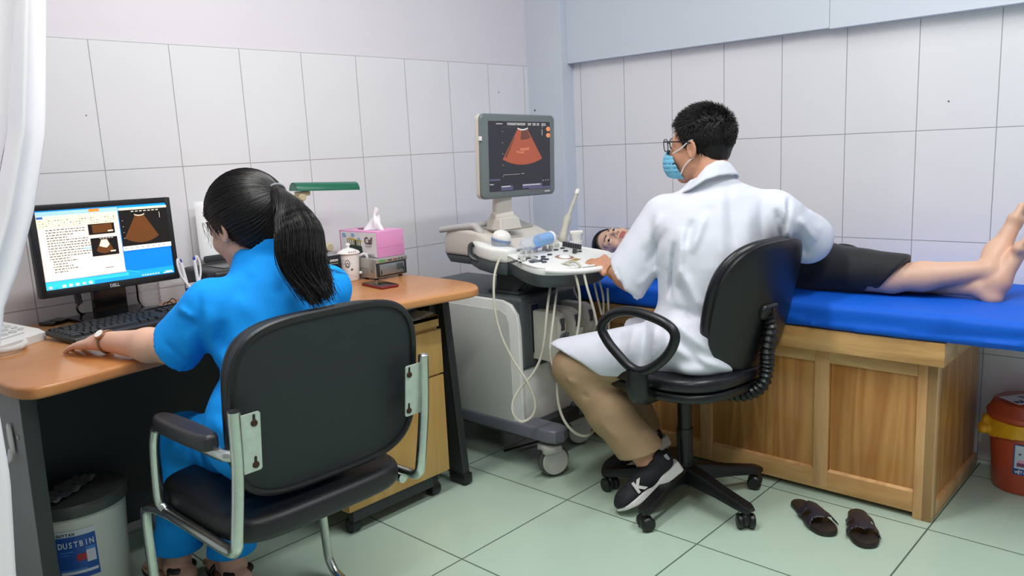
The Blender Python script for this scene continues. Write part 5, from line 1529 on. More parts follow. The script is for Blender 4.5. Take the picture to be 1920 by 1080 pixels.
def make_gel():
    a, c = Vector((-0.99, -0.753, 0.855)), Vector((-0.839, -0.736, 0.86))
    t = thing('gel_bottle', a.lerp(c, 0.5), 'clear squeeze bottle part filled with blue gel, lying on the control panel', 'gel bottle')
    ax = (c-a).normalized()
    L = (c-a).length
    R = ax.to_track_quat('Z', 'Y').to_matrix().to_4x4()
    me_ = mat('gel_plastic', '#DCE6F2', 0.12, alpha=0.32, coat=0.3); mg = mat('blue_gel', '#1AA0E8', 0.2); mp = mat('blue_print', '#6C7FC8', 0.3)
    T = Matrix.Translation(a) @ R
    b = MB(T); pr = [(0, -0.03), (0.010, -0.03), (0.012, -0.012)]+[(0.024+0.0012*math.sin(k*1.6), -0.004+k*L/26) for k in range(27)]+[(0.0225, L+0.004), (0, L+0.006)]
    b.lathe(pr, seg=28); body = obj('body', b, me_, t)
    b = MB(T); b.lathe([(0, L*0.55), (0.021, L*0.50), (0.0222, L*0.6), (0.0222, L), (0, L+0.003)], seg=28); obj('gel', b, mg, t)
    b = MB(T); b.lathe([(0.0235, L+0.0), (0.025, L+0.004), (0.025, L+0.012), (0, L+0.014)], seg=28); obj('base_ring', b, M_white, t)
    b = MB(T)
    for k in range(6):
        z = L*0.22+k*0.008
        b.tube([(0.0256*math.cos(q), 0.0256*math.sin(q), z) for q in np.linspace(-2.6+k*0.06, -1.2, 10)], 0.0012, 5)
    obj('print', b, mp, body)
make_gel()

def cable(pts, r, label, m=None, name='probe_cable', sm=8):
    b = MB(); b.tube(pts, r, 8, smooth=sm)
    return tag(obj(name, b, m or mcb), label, 'cable', None if m else 'grey probe cables of the ultrasound machine')
cable([(-1.031, -0.669, 0.817), (-1.079, -0.686, 0.781), (-1.123, -0.712, 0.732), (-1.149, -0.736, 0.643), (-1.156, -0.768, 0.552), (-1.149, -0.812, 0.47), (-1.144, -0.862, 0.409), (-1.135, -0.889, 0.344), (-1.139, -0.895, 0.302), (-1.157, -0.884, 0.272), (-1.181, -0.861, 0.264), (-1.193, -0.841, 0.293), (-1.179, -0.831, 0.332), (-1.147, -0.839, 0.373), (-1.108, -0.857, 0.409), (-1.078, -0.874, 0.462), (-1.065, -0.886, 0.529), (-1.039, -0.884, 0.638), (-0.988, -0.86, 0.713), (-0.948, -0.837, 0.738)], 0.0045, 'grey cable hanging from the left holder in a teardrop loop down to the machine foot')
cable([(-0.915, -0.842, 0.737), (-0.976, -0.878, 0.693), (-1.039, -0.909, 0.603), (-1.075, -0.922, 0.517), (-1.088, -0.94, 0.456), (-1.093, -0.967, 0.441)], 0.0042, 'grey cable dropping straight past the first connector')
cable([(-0.976, -0.885, 0.78), (-0.982, -0.927, 0.795), (-0.988, -0.959, 0.787), (-1, -0.986, 0.753), (-1.001, -1, 0.69), (-1.008, -1, 0.607), (-1.025, -0.991, 0.515)], 0.0045, 'grey cable draped over the middle of the white hand grip')
cable([(-0.952, -0.907, 0.793), (-0.965, -0.958, 0.799), (-0.973, -0.993, 0.778), (-0.987, -1.023, 0.717), (-0.984, -1.045, 0.645), (-0.977, -1.053, 0.588)], 0.0045, 'grey cable over the hand grip, nearest the man\'s hand')
cable([(-1.093, -0.967, 0.441), (-1.107, -0.973, 0.362), (-1.109, -0.988, 0.298), (-1.099, -1.01, 0.252), (-1.065, -1.026, 0.216), (-1.025, -1.041, 0.207), (-0.963, -1.042, 0.228)], 0.0048, 'thick pale cable sweeping down in front of the knee towards the floor')
cable([(-0.834, -0.928, 0.739), (-0.835, -0.946, 0.666), (-0.835, -0.967, 0.589)], 0.004, 'grey cable behind the hand, the left of the hanging pair under the wrist')
cable([(-0.814, -0.935, 0.737), (-0.813, -0.96, 0.644), (-0.83, -0.967, 0.549)], 0.004, 'grey cable hanging between the wrist and the blue mattress')
cable([(-0.811, -0.826, 0.712), (-0.818, -0.831, 0.663), (-0.8, -0.852, 0.601), (-0.802, -0.862, 0.551)], 0.0038, 'thin grey cable curving behind the second connector')
cable([(-0.805, -0.974, 0.683), (-0.814, -0.983, 0.607), (-0.826, -0.991, 0.531)], 0.004, 'short grey cable hanging straight below the forearm')
cable([(-0.95, -0.55, 0.008), (-0.658, -0.629, 0.01), (-0.513, -0.586, 0.01), (-0.60, -0.55, 0.008)], 0.004, 'black power cord on the floor behind the front castor', M_blackg, 'power_cord')

# ------------------------------------------------------------------ people: shared anatomy
def basis(az, pitch=0.0, roll=0.0):
    """columns right, forward, up for a head or hand facing azimuth az (degrees), pitched up by pitch"""
    a, p, r = math.radians(az), math.radians(pitch), math.radians(roll)
    f = Vector((math.cos(a)*math.cos(p), math.sin(a)*math.cos(p), math.sin(p)))
    rt = Vector((math.sin(a), -math.cos(a), 0))
    u = rt.cross(f)
    rt2 = rt*math.cos(r)+u*math.sin(r); u2 = u*math.cos(r)-rt*math.sin(r)
    return np.array([list(rt2), list(f), list(u2)], dtype=f32).T
def basis_fu(f, u):
    f, u = Vector(f).normalized(), Vector(u)
    r = f.cross(u).normalized(); u = r.cross(f)
    return np.array([list(r), list(f), list(u)], dtype=f32).T
class Head:
    def __init__(s, c, B, k=1.0): s.c, s.B, s.k = A(*c), B, k
    def loc(s, P): return (P-s.c) @ s.B / s.k
    def w(s, p): return Vector((s.c+(s.B @ A(*p))*s.k).tolist())
    def M(s):
        m = Matrix.Identity(4)
        for i in range(3):
            for j in range(3): m[i][j] = float(s.B[i, j]*s.k)
            m[i][3] = float(s.c[i])
        return m

def face_sdf(Q, female=False):
    """bare head in its own space: x right, y forward, z up"""
    X = Q.copy(); X[:, 0] = np.abs(X[:, 0])
    d = s_ell(Q, (0, -0.012, 0.032), (0.074, 0.094, 0.087))
    jw = 0.056 if female else 0.060
    d = smin(d, s_ell(Q, (0, 0.026, -0.035), (jw, 0.064, 0.080)), 0.03)
    d = smin(d, s_cap(X, (0.046, 0.005, -0.058), (0.012, 0.062, -0.100), 0.020, 0.014), 0.025)
    d = smin(d, s_ball(Q, (0, 0.066, -0.098), 0.018), 0.022)
    d = smin(d, s_ell(X, (0.036, 0.058, -0.030), (0.022, 0.024, 0.022)), 0.022)       # cheek
    d = smin(d, s_cap(X, (0.010, 0.082, 0.024), (0.044, 0.066, 0.022), 0.009, 0.009), 0.020)   # brow
    d = smax(d, -s_ell(X, (0.031, 0.104, 0.003), (0.019, 0.020, 0.012)), 0.014)          # socket
    d = smin(d, s_ell(X, (0.031, 0.0735, 0.003), (0.0165, 0.0145, 0.0135)), 0.004)        # lids
    d = smax(d, -s_ell(X, (0.031, 0.092, 0.0015), (0.0130, 0.012, 0.0034)), 0.0015)        # lid opening
    nz = s_cap(Q, (0, 0.085, 0.012), (0, 0.106, -0.026), 0.007, 0.0105)
    nz = smin(nz, s_ell(X, (0.012, 0.094, -0.031), (0.0075, 0.010, 0.0075)), 0.006)
    d = smin(d, nz, 0.010)
    d = smax(d, -s_ell(X, (0.0065, 0.103, -0.0385), (0.0040, 0.006, 0.0030)), 0.002)      # nostril
    d = smin(d, s_ell(Q, (0, 0.082, -0.056), (0.026, 0.014, 0.020)), 0.014)
    lip = s_ell(Q, (0, 0.0905, -0.0525), (0.021, 0.0080, 0.0058))
    lip = smin(lip, s_ell(Q, (0, 0.0900, -0.0625), (0.018, 0.0085, 0.0070)), 0.0015)
    d = smin(d, lip, 0.004)
    d = smax(d, -s_ell(Q, (0, 0.100, -0.0575), (0.021, 0.007, 0.0012)), 0.0012)
    # ears
    R = np.array([[0.94, 0.34, 0], [-0.34, 0.94, 0], [0, 0, 1]], dtype=f32).T
    E = X-A(0.076, -0.004, -0.006)
    Er = E @ R
    ear = s_ell(Er, (0, 0, 0), (0.006, 0.018, 0.030))
    rim = np.sqrt((np.sqrt((Er[:, 1]/0.62)**2+Er[:, 2]**2)-0.026)**2*0.5+(Er[:, 0]-0.004)**2)-0.0038
    ear = smin(ear, rim, 0.004)
    ear = smax(ear, -s_ell(Er, (0.007, 0.004, -0.002), (0.006, 0.008, 0.013)), 0.003)
    d = smin(d, ear, 0.006)
    return d

def hand_sdf(P, wrist, f, n, t, k=1.0, curl=(0.35, 0.35, 0.35, 0.35), spread=0.05, thumb=(0.5, 0.75, -0.25), bend=1.0):
    """f toward the fingers, n out of the back of the hand, t toward the thumb"""
    f, n, t = [Vector(v).normalized() for v in (f, n, t)]
    w = Vector(wrist)
    def g(a, b, c): return w+(f*a+t*b+n*c)*k
    R = np.array([list(t), list(f), list(n)], dtype=f32).T
    d = s_box(P, g(0.046, 0.001, 0.0), (0.074*k, 0.080*k, 0.024*k), 0.0115*k, R)
    d = smin(d, s_cap(P, w, g(0.03, 0, 0), 0.024*k, 0.020*k), 0.02*k)
    d = smin(d, s_ell(P, g(0.028, 0.026, -0.006), (0.017*k, 0.030*k, 0.014*k), R), 0.014*k)
    L = (0.070, 0.078, 0.072, 0.056)
    for i, b in enumerate((0.029, 0.010, -0.009, -0.027)):
        ang = 0.0
        p = g(0.082-0.004*abs(i-1), b, 0.001)
        sd = spread*(1.5-i)
        rr = (0.0095, 0.0097, 0.0092, 0.0080)[i]*k
        prev = p
        e = None
        for s_, q in enumerate((0.46, 0.30, 0.24)):
            ang += curl[i]*(1.0 if s_ else 0.7)*bend
            dr = f*math.cos(ang)*math.cos(sd)+t*math.sin(sd)-n*math.sin(ang)
            nx = prev+dr*L[i]*q*k
            c_ = s_cap(P, prev, nx, rr*(1-0.08*s_), rr*(1-0.08*(s_+1)))
            e = c_ if e is None else smin(e, c_, 0.002)
            prev = nx
        d = smin(d, e, 0.004*k)
    p = g(0.022, 0.030, -0.004)
    dr = (f*thumb[0]+t*thumb[1]+n*thumb[2]).normalized()
    p2 = p+dr*0.034*k; dr2 = (dr+f*0.35).normalized(); p3 = p2+dr2*0.030*k; p4 = p3+(dr2+f*0.15).normalized()*0.022*k
    d = smin(d, smin(smin(s_cap(P, p, p2, 0.0135*k, 0.0105*k), s_cap(P, p2, p3, 0.0105*k, 0.0095*k), 0.003), s_cap(P, p3, p4, 0.0095*k, 0.0080*k), 0.003), 0.010*k)
    return d

def crease(P, d, folds, n):
    """cloth folds: ridges (h > 0) and valleys (h < 0) along segments, running through the cloth along n"""
    n = A(*n); n = n/np.linalg.norm(n)
    Q = P-(P @ n)[:, None]*n
    for a, b, r, h in folds:
        a, b = A(*a), A(*b)
        a, b = a-(a @ n)*n, b-(b @ n)*n
        e = s_seg(Q, a, b)
        ba = b-a
        t = np.clip(((Q-a) @ ba)/float(ba @ ba), 0, 1)
        d = d-h*np.exp(-(e/r)**2)*np.clip(5*t*(1-t), 0, 1)
    return d

def foot_sdf(P, ankle, heel, toe, up=(0, 0, 1), k=1.0, side=1):
    """bare foot: heel, ball and toes between heel and toe points"""
    h, t, u = Vector(heel), Vector(toe), Vector(up).normalized()
    f = (t-h).normalized(); s = f.cross(u).normalized(); u = s.cross(f)
    L = (t-h).length
    d = s_cap(P, h+u*0.026*k, h+f*0.03*k+u*0.03*k, 0.030*k, 0.030*k)
    d = smin(d, s_cap(P, ankle, h+f*0.055*k+u*0.040*k, 0.034*k, 0.034*k), 0.03*k)
    d = smin(d, s_cap(P, h+f*0.06*k+u*0.032*k, h+f*(L*0.72)+u*0.018*k-s*side*0.008*k, 0.032*k, 0.022*k), 0.03*k)
    d = smin(d, s_cap(P, h+f*(L*0.70)+u*0.016*k+s*side*0.022*k, h+f*(L*0.74)+u*0.016*k-s*side*0.020*k, 0.017*k, 0.019*k), 0.02*k)
    for i in range(5):
        a = (i-2)*0.0165*k*side
        l = (0.97, 1.0, 0.97, 0.93, 0.87)[i] if side else 1
        r = (0.0115, 0.0090, 0.0085, 0.0080, 0.0075)[i]*k
        b0 = h+f*(L*0.74)+u*0.014*k-s*(0.030*k-i*0.015*k)*side
        b1 = h+f*(L*l-r)+u*0.010*k-s*(0.029*k-i*0.0145*k)*side
        d = smin(d, s_cap(P, b0, b1, r*1.1, r), 0.005*k)
    return d

def skin_colors(base, head=None, female=False, lips='#B4606A', brow='#3A2A26', blush=0.05, extra=None):
    b0 = np.array(lin(base)); lp = np.array(lin(lips)); bw = np.array(lin(brow))
    def fn(V):
        c = np.tile(b0, (len(V), 1))
        v = wob(V, 26)[:, None]*0.035+wob(V, 90, 3)[:, None]*0.02
        c = c*(1+v*np.array([0.6, 1.0, 1.1]))
        if head is not None:
            Q = head.loc(V); X = Q.copy(); X[:, 0] = np.abs(X[:, 0])
            def blend(d, w, col):
                t = np.clip(1-d/w, 0, 1)[:, None]
                return c*(1-t)+col*t
            dl = np.minimum(s_ell(Q, (0, 0.0915, -0.0525), (0.0235, 0.012, 0.0062)), s_ell(Q, (0, 0.091, -0.0625), (0.0205, 0.012, 0.0074)))
            c = blend(np.maximum(dl, 0), 0.0016, lp)
            db = s_chain(X, [(0.013, 0.094, 0.0225), (0.030, 0.088, 0.0285), (0.047, 0.070, 0.0215)], [0.0028, 0.0030, 0.0012], 0.003)
            db = np.where(Q[:, 1] > 0.02, db, 1)
            c = blend(np.maximum(db, 0), 0.0025, bw)
            de = s_ell(X, (0.031, 0.090, 0.002), (0.0150, 0.012, 0.0056))
            c = blend(np.maximum(de, 0), 0.0012, bw*0.7)
            ck = s_ball(X, (0.042, 0.075, -0.028), 0.0)
            t = np.clip(1-ck/0.035, 0, 1)[:, None]*blush*3
            c = c*(1-t)+c*np.array([1.12, 0.86, 0.84])*t
            dn = s_ell(X, (0.0065, 0.103, -0.0385), (0.0046, 0.006, 0.0036))
            c = blend(np.maximum(dn, 0), 0.001, bw*0.8)
        if extra is not None: c = extra(V, c)
        return np.clip(c, 0, 1)
    return fn

def strands(name, roots, paths, r, m, parent, taper=0.25, sides=3):
    """one mesh of many tapering hairs; paths: (n, k, 3)"""
    Pn = np.asarray(paths, dtype=np.float64)
    n, k, _ = Pn.shape
    T = np.gradient(Pn, axis=1)
    T /= np.linalg.norm(T, axis=2, keepdims=True)+1e-9
    ref = np.zeros_like(T); ref[..., 0] = 0.37; ref[..., 1] = 0.61; ref[..., 2] = 0.70
    S = np.cross(T, ref); S /= np.linalg.norm(S, axis=2, keepdims=True)+1e-9
    U = np.cross(S, T)
    rr = r*np.linspace(1, taper, k)[None, :, None]
    V = np.stack([Pn+(S*math.cos(2*math.pi*j/sides)+U*math.sin(2*math.pi*j/sides))*rr for j in range(sides)], 2).reshape(-1, 3)
    i = np.arange(n)[:, None, None]*k*sides+np.arange(k-1)[None, :, None]*sides
    j = np.arange(sides)[None, None, :]
    a = i+j; b = i+(j+1) % sides
    F = np.stack([a, b, b+sides, a+sides], -1).reshape(-1, 4)
    me = bpy.data.meshes.new(name)
    me.vertices.add(len(V)); me.vertices.foreach_set('co', V.astype(f32).ravel())
    me.loops.add(len(F)*4); me.loops.foreach_set('vertex_index', F.astype(np.int32).ravel())
    me.polygons.add(len(F)); me.polygons.foreach_set('loop_start', np.arange(0, len(F)*4, 4, dtype=np.int32))
    me.polygons.foreach_set('use_smooth', np.ones(len(F), dtype=bool))
    me.update(calc_edges=True); me.materials.append(m)
    return tag(link(name, me, parent), kind='stuff')

M_skinL = mat('skin_light', '#E0B096', 0.48, attr=True, bump=0.12, bscale=420)
M_hair = mat('black_hair', '#0E0B0A', 0.5, spec=0.4)
M_hair2 = mat('black_hair_strands', '#100D0C', 0.40, spec=0.45)
M_eye = mat('eye_white', '#E6DEDA', 0.15)
M_iris = mat('eye_iris', '#1E1310', 0.08)
def push_out(W, fn, H, gap=0.0012):
    """lift hair points to just above the hair mass"""
    S = W.shape
    P = W.reshape(-1, 3).copy()
    c = np.array(list(H.w((0, -0.01, 0.02))))
    for _ in range(3):
        d = fn(P.astype(f32))
        r = P-c; r /= np.linalg.norm(r, axis=1, keepdims=True)
        P += r*np.clip(gap-d, 0, 0.03)[:, None]
    return P.reshape(S)
def eyes(H, parent, gaze=(0, 1, 0)):
    for sx in (-1, 1):
        c = H.w((sx*0.031, 0.0735, 0.002))
        b = MB(); b.ball(c, 0.0136*H.k, 20, 14); e = obj('eye', b, M_eye, parent)
        g = Vector((H.B @ A(*gaze)).tolist()).normalized()
        b = MB(); b.ball(c+g*0.0092*H.k, 0.0074*H.k, 16, 10); obj('iris', b, M_iris, e)

# ------------------------------------------------------------------ the nurse in blue
def make_nurse():
    t = thing('person', (-2.17, -1.0, 0.45), 'person in blue scrubs with a black ponytail, seated at the desk by the keyboard', 'person')
    H = Head((-2.150, -0.905, 1.052), basis(104, -14, 4), 0.95)
    shL, shR = (-2.285, -0.965, 0.880), (-1.995, -0.985, 0.872)
    elL, wrL = (-2.345, -0.862, 0.788), (-2.412, -0.640, 0.786)
    elR, wrR = (-1.965, -0.83, 0.79), (-2.075, -0.66, 0.790)
    hipL, knL, anL = (-2.222, -0.995, 0.525), (-2.232, -0.60, 0.470), (-2.232, -0.475, 0.095)
    hipR, knR, anR = (-2.095, -0.995, 0.525), (-2.10, -0.63, 0.475), (-2.150, -0.625, 0.095)
    def torso(P, e=0.0):
        d = s_ell(P, (-2.18, -1.03, 0.575), (0.155+e, 0.115+e, 0.110+e))
        d = smin(d, s_ell(P, (-2.175, -1.035, 0.69), (0.125+e, 0.088+e, 0.12+e)), 0.07)
        d = smin(d, s_ell(P, (-2.150, -1.005, 0.82), (0.140+e, 0.095+e, 0.12+e)), 0.07)
        d = smin(d, s_cap(P, shL, shR, 0.045+e), 0.05)
        d = smin(d, s_cap(P, (-2.15, -0.985, 0.90), (-2.148, -0.955, 0.955), 0.060+e, 0.054+e), 0.05)
        return d
    def body(P):
        d = torso(P, -0.01)
        d = smin(d, s_cap(P, (-2.148, -0.955, 0.925), H.w((0, -0.03, -0.03)), 0.046, 0.044), 0.03)
        d = smin(d, face_sdf(H.loc(P), True)*H.k, 0.016)
        for a, b, c, r in ((shL, elL, wrL, 1), (shR, elR, wrR, 1)):
            d = smin(d, s_chain(P, [a, b], [0.044, 0.038], 0.02), 0.03)
            mid = tuple((np.array(b)*0.7+np.array(c)*0.3).tolist())
            d = smin(d, s_chain(P, [b, mid, c], [0.036, 0.0375, 0.0225], 0.02), 0.015)
        d = smin(d, hand_sdf(P, wrL, (-0.30, 0.93, -0.14), (-0.10, 0.12, 0.98), (0.95, 0.30, 0.05), 0.86, curl=(0.16, 0.14, 0.15, 0.20), spread=0.07, thumb=(0.75, 0.55, -0.45)), 0.012)
        d = smin(d, hand_sdf(P, wrR, (-0.25, 0.95, -0.14), (0.0, 0.15, 0.98), (-0.95, -0.25, 0.05), 0.86, curl=(0.2, 0.2, 0.2, 0.2)), 0.012)
        for a, b, c in ((hipL, knL, anL), (hipR, knR, anR)):
            d = smin(d, s_cap(P, a, b, 0.070, 0.050), 0.03)
            d = smin(d, s_chain(P, [b, (b[0]*0.6+c[0]*0.4, b[1]*0.6+c[1]*0.4-0.01, b[2]*0.6+c[2]*0.4), c], [0.048, 0.046, 0.030], 0.02), 0.02)
        d = smin(d, foot_sdf(P, anL, (-2.232, -0.515, 0.022), (-2.255, -0.300, 0.022), k=0.92, side=-1), 0.012)
        d = smin(d, foot_sdf(P, anR, (-2.145, -0.668, 0.022), (-2.125, -0.450, 0.022), k=0.92, side=1), 0.012)
        return d
    sdf_obj('body', body, (-2.55, -1.2, 0.0), (-1.86, -0.26, 1.19), 0.0042, M_skinL, t, col=skin_colors('#DDAE96', H, True, brow='#2A201C'))
    eyes(H, t)
    # scrub top
    mb = mat('scrub_blue', '#159AF6', 0.8, spec=0.2, bump=0.12, bscale=700)
    D_ = (0.49, 0.86, -0.16)
    folds = [((-2.33, -1.007, 0.93), (-2.352, -1.027, 0.765), 0.007, -0.006), ((-2.319, -1.027, 0.9), (-2.338, -1.045, 0.753), 0.016, 0.006), ((-2.304, -1.052, 0.865), (-2.34, -1.06, 0.685), 0.014, -0.007),
             ((-2.28, -1.066, 0.909), (-2.229, -1.14, 0.837), 0.020, 0.005), ((-2.322, -1.045, 0.82), (-2.313, -1.096, 0.66), 0.013, 0.007), ((-2.303, -1.066, 0.819), (-2.29, -1.109, 0.704), 0.012, -0.006),
             ((-2.368, -0.975, 0.898), (-2.348, -1.004, 0.868), 0.007, 0.006), ((-2.367, -0.981, 0.881), (-2.345, -1.013, 0.847), 0.007, -0.006), ((-2.404, -0.956, 0.826), (-2.372, -1.005, 0.767), 0.005, -0.003),
             ((-2.175, -1.162, 0.97), (-2.218, -1.134, 0.905), 0.014, -0.005), ((-2.132, -1.214, 0.944), (-2.159, -1.203, 0.878), 0.014, 0.005), ((-2.247, -1.087, 0.964), (-2.28, -1.066, 0.909), 0.016, -0.004),
             ((-2.353, -1.052, 0.663), (-2.326, -1.103, 0.581), 0.012, 0.007), ((-2.363, -1.05, 0.629), (-2.347, -1.089, 0.548), 0.011, -0.007), ((-2.361, -0.996, 0.846), (-2.378, -0.999, 0.767), 0.012, 0.005), ((-2.241, -1.121, 0.86), (-2.314, -1.071, 0.751), 0.02, 0.005)]
    def top(P):
        d = torso(P, 0.010)
        d = smin(d, s_ell(P, (-2.185, -1.035, 0.60), (0.165, 0.125, 0.13)), 0.06)
        for a, b in ((shL, elL), (shR, elR)):
            av, bv = Vector(a), Vector(b)
            e = av.lerp(bv, 1.02)+Vector((0, 0, -0.012))
            s = s_cap(P, a, e, 0.062, 0.064)
            dirn = (bv-av).normalized()
            s = smax(s, s_plane(P, av.lerp(bv, 0.90), dirn+Vector((0, 0.15, 0.1))), 0.004)
            d = smin(d, s, 0.022)
        d = d-0.0035*wob(P, 22)-0.0012*wob(P, 60, 5)
        d = crease(P, d, [(a, b, r*1.1, h*1.35) for a, b, r, h in folds], D_)
        ax_ = Vector(H.w((0, -0.03, -0.05)))-Vector((-2.148, -0.955, 0.925))
        col_ = np.abs(s_cap(P, (-2.148, -0.955, 0.925), H.w((0, -0.045, -0.045)), 0.056, 0.060))-0.004
        col_ = np.maximum(col_, s_plane(P, (-2.148, -0.985, 0.995), (0.0, 0.75, 0.66)))
        d = smax(d, -s_cap(P, (-2.148, -0.955, 0.93), H.w((0, -0.03, -0.06)), 0.052, 0.058), 0.004)     # neck opening
        d = smin(d, col_, 0.006)
        for a, b in ((shL, elL), (shR, elR)):
            av, bv = Vector(a), Vector(b)
            d = smax(d, -s_cap(P, av.lerp(bv, 0.62), av.lerp(bv, 1.4), 0.046, 0.050), 0.003)
        d = np.maximum(d, 0.488-P[:, 2])
        return d
    sdf_obj('scrub_top', top, (-2.50, -1.24, 0.47), (-1.87, -0.78, 1.02), 0.0050, mb, t)
    # sewn seams on the top
    def tr(P):
        d = s_ell(P, (-2.175, -1.02, 0.548), (0.160, 0.132, 0.080))
        for a, b, c in ((hipL, knL, anL), (hipR, knR, anR)):
            d = smin(d, s_cap(P, a, b, 0.078, 0.068), 0.04)
            d = smin(d, s_chain(P, [b, (b[0]*0.5+c[0]*0.5, b[1]*0.5+c[1]*0.5-0.01, b[2]*0.5+c[2]*0.5), c], [0.070, 0.066, 0.066], 0.02), 0.02)
        d = d-0.004*wob(P, 20, 2)-0.003*wob(P, 45, 4)
        d = crease(P, d, [((-2.343, -0.939, 0.573), (-2.337, -0.969, 0.482), 0.008, 0.007), ((-2.356, -0.926, 0.568), (-2.35, -0.953, 0.489), 0.008, -0.008), ((-2.328, -0.957, 0.56), (-2.314, -0.996, 0.468), 0.009, -0.007), ((-2.376, -0.909, 0.551), (-2.389, -0.91, 0.491), 0.01, 0.005)], (0.49, 0.86, -0.16))
        d = np.maximum(d, 0.118+0.02*np.abs(P[:, 1]+0.55)-P[:, 2])
        for c in (anL, anR): d = smax(d, -s_cap(P, (c[0], c[1], 0.05), (c[0], c[1], 0.20), 0.056), 0.003)
        return d
    sdf_obj('trousers', tr, (-2.40, -1.20, 0.10), (-1.96, -0.42, 0.68), 0.0055, mb, t)
    # hair: shell, tie and ponytail
    def cap_(P):
        Q = H.loc(P)
        d = s_ell(Q, (0, -0.020, 0.033), (0.088, 0.110, 0.098))
        d = smin(d, s_ell(Q, (0, -0.052, -0.030), (0.066, 0.058, 0.062)), 0.03)
        X = np.abs(Q[:, 0])
        front = Q[:, 1]*0.86-Q[:, 2]*0.50-0.012-0.0*X
        low = -(Q[:, 2]+0.034-0.85*Q[:, 1]*0.9)*0.8
        d = smax(d, front, 0.008)
        d = smax(d, low, 0.010)
        # side hair sweeping in front of the ear
        sd = s_cap(np.stack([X, Q[:, 1], Q[:, 2]], 1), (0.068, 0.040, 0.045), (0.0685, 0.024, -0.010), 0.009, 0.003)
        d = smin(d, sd, 0.012)
        ng = np.arctan2(Q[:, 0], Q[:, 2]-0.035)
        d = d-0.0010*np.sin(ng*60+6*np.sin(Q[:, 1]*30))
        return d*H.k
    tie = (0.012, -0.124, 0.048)
    tw = H.w(tie)
    pts = [H.w((0.010, -0.100, 0.045)), tw, Vector((-2.145, -1.097, 1.083)), Vector((-2.153, -1.138, 1.041)), Vector((-2.162, -1.156, 0.991)), Vector((-2.158, -1.169, 0.954)), Vector((-2.15, -1.188, 0.916))]
    rad = [0.026, 0.016, 0.027, 0.038, 0.034, 0.024, 0.008]
    def tail(P):
        return s_chain(P, [tuple(p) for p in pts], rad, 0.02)-0.0015*wob(P, 90)
    def hair(P): return smin(cap_(P), tail(P), 0.006)
    hr = sdf_obj('hair', hair, (-2.30, -1.18, 0.79), (-1.90, -0.76, 1.19), 0.0036, M_hair, t)
    rs = np.random.RandomState(3)
    # combed strands from the hairline to the tie
    n, k = 2600, 12
    th = rs.uniform(0, 2*math.pi, n)
    tl = np.array(tie); tl0 = tl/np.linalg.norm(tl)
    paths = np.zeros((n, k, 3))
    c0 = np.array((0, -0.020, 0.033)); rr = np.array((0.088, 0.110, 0.098))
    cnt = 0
    while cnt < n:
        v = rs.normal(size=3); v /= np.linalg.norm(v)
        p = c0+rr*v
        if p[1]*0.86-p[2]*0.50-0.012 > 0.004 or -(p[2]+0.034-0.765*p[1])*0.8 > -0.002: continue
        e = (tl-c0)/rr; e /= np.linalg.norm(e)
        om = math.acos(max(-0.999, min(0.999, float(v @ e))))
        if om < 0.25 or om > 2.6: continue
        side = rs.uniform(-0.002, 0.003)
        for j in range(k):
            s = j/(k-1)
            q = (math.sin((1-s)*om)*v+math.sin(s*om)*e)/math.sin(om)
            q /= np.linalg.norm(q)
            lift = 1.0+0.018+side*6*math.sin(math.pi*s)+0.02*math.exp(-((1-s)/0.1)**2)
            paths[cnt, j] = c0+rr*q*lift
        cnt += 1
    W = (paths*H.k) @ H.B.T.astype(np.float64)+H.c.astype(np.float64)
    W = push_out(W, cap_, H)
    strands('combed_hair', None, W, 0.0010, M_hair2, hr, taper=0.8)
    # ponytail strands
    n, k = 2200, 22
    sp = np.array([list(p) for p in spline(pts[1:], 6)])
    idx = np.linspace(0, len(sp)-1, k)
    ctr = np.stack([np.interp(idx, np.arange(len(sp)), sp[:, a]) for a in range(3)], 1)
    rad_ = np.interp(idx, np.linspace(0, len(sp)-1, 6), [0.014, 0.034, 0.050, 0.050, 0.038, 0.020])
    tg = np.gradient(ctr, axis=0); tg /= np.linalg.norm(tg, axis=1, keepdims=True)
    s_ = np.cross(tg, np.array([0, 1, 0.2])); s_ /= np.linalg.norm(s_, axis=1, keepdims=True)
    u_ = np.cross(s_, tg)
    an = rs.uniform(0, 2*math.pi, n); q = np.sqrt(rs.uniform(0.35, 1.12, n)); tw_ = rs.uniform(-0.5, 0.5, n); ln = rs.uniform(-0.01, 0.018, n)
    ang = an[:, None]+tw_[:, None]*np.linspace(0, 1, k)[None]
    pt = ctr[None]+(s_[None]*np.cos(ang)[..., None]+u_[None]*np.sin(ang)[..., None])*(rad_[None]*q[:, None])[..., None]
    pt += (tg[-1]*np.linspace(0, 1, k)[None, :, None]**6)*ln[:, None, None]
    w2 = rs.normal(size=(n, 3))*0.010
    pt += w2[:, None, :]*(np.linspace(0, 1, k)**3)[None, :, None]
    strands('ponytail_strands', None, pt, 0.0011, M_hair2, hr, taper=0.45)
    # loose wisps: beside the face, at the nape and at the tail's end
    wp = []
    for i in range(43):
        if i < 16: a = H.w((-0.070+rs.normal()*0.003, 0.045+rs.normal()*0.008, 0.03)); b = a+Vector((0.004+rs.normal()*0.004, -0.004+rs.normal()*0.004, -0.045+rs.normal()*0.012))
        elif i < 38: a = pts[5]+Vector((0.0, 0, 0.01)); b = a+Vector((0.070+rs.normal()*0.02, -0.02, -0.012+rs.normal()*0.018))
        else: a = H.w((rs.normal()*0.03, 0.02+rs.normal()*0.03, 0.122)); b = a+Vector((rs.normal()*0.01-0.012, rs.normal()*0.01, 0.006))
        c = (a+b)/2+Vector((rs.normal()*0.008, rs.normal()*0.006, 0.006))
        wp.append([list(a*(1-s)**2+c*2*s*(1-s)+b*s*s) for s in np.linspace(0, 1, 8)])
    strands('wisps', None, np.array(wp), 0.0008, M_hair2, hr, taper=0.3)
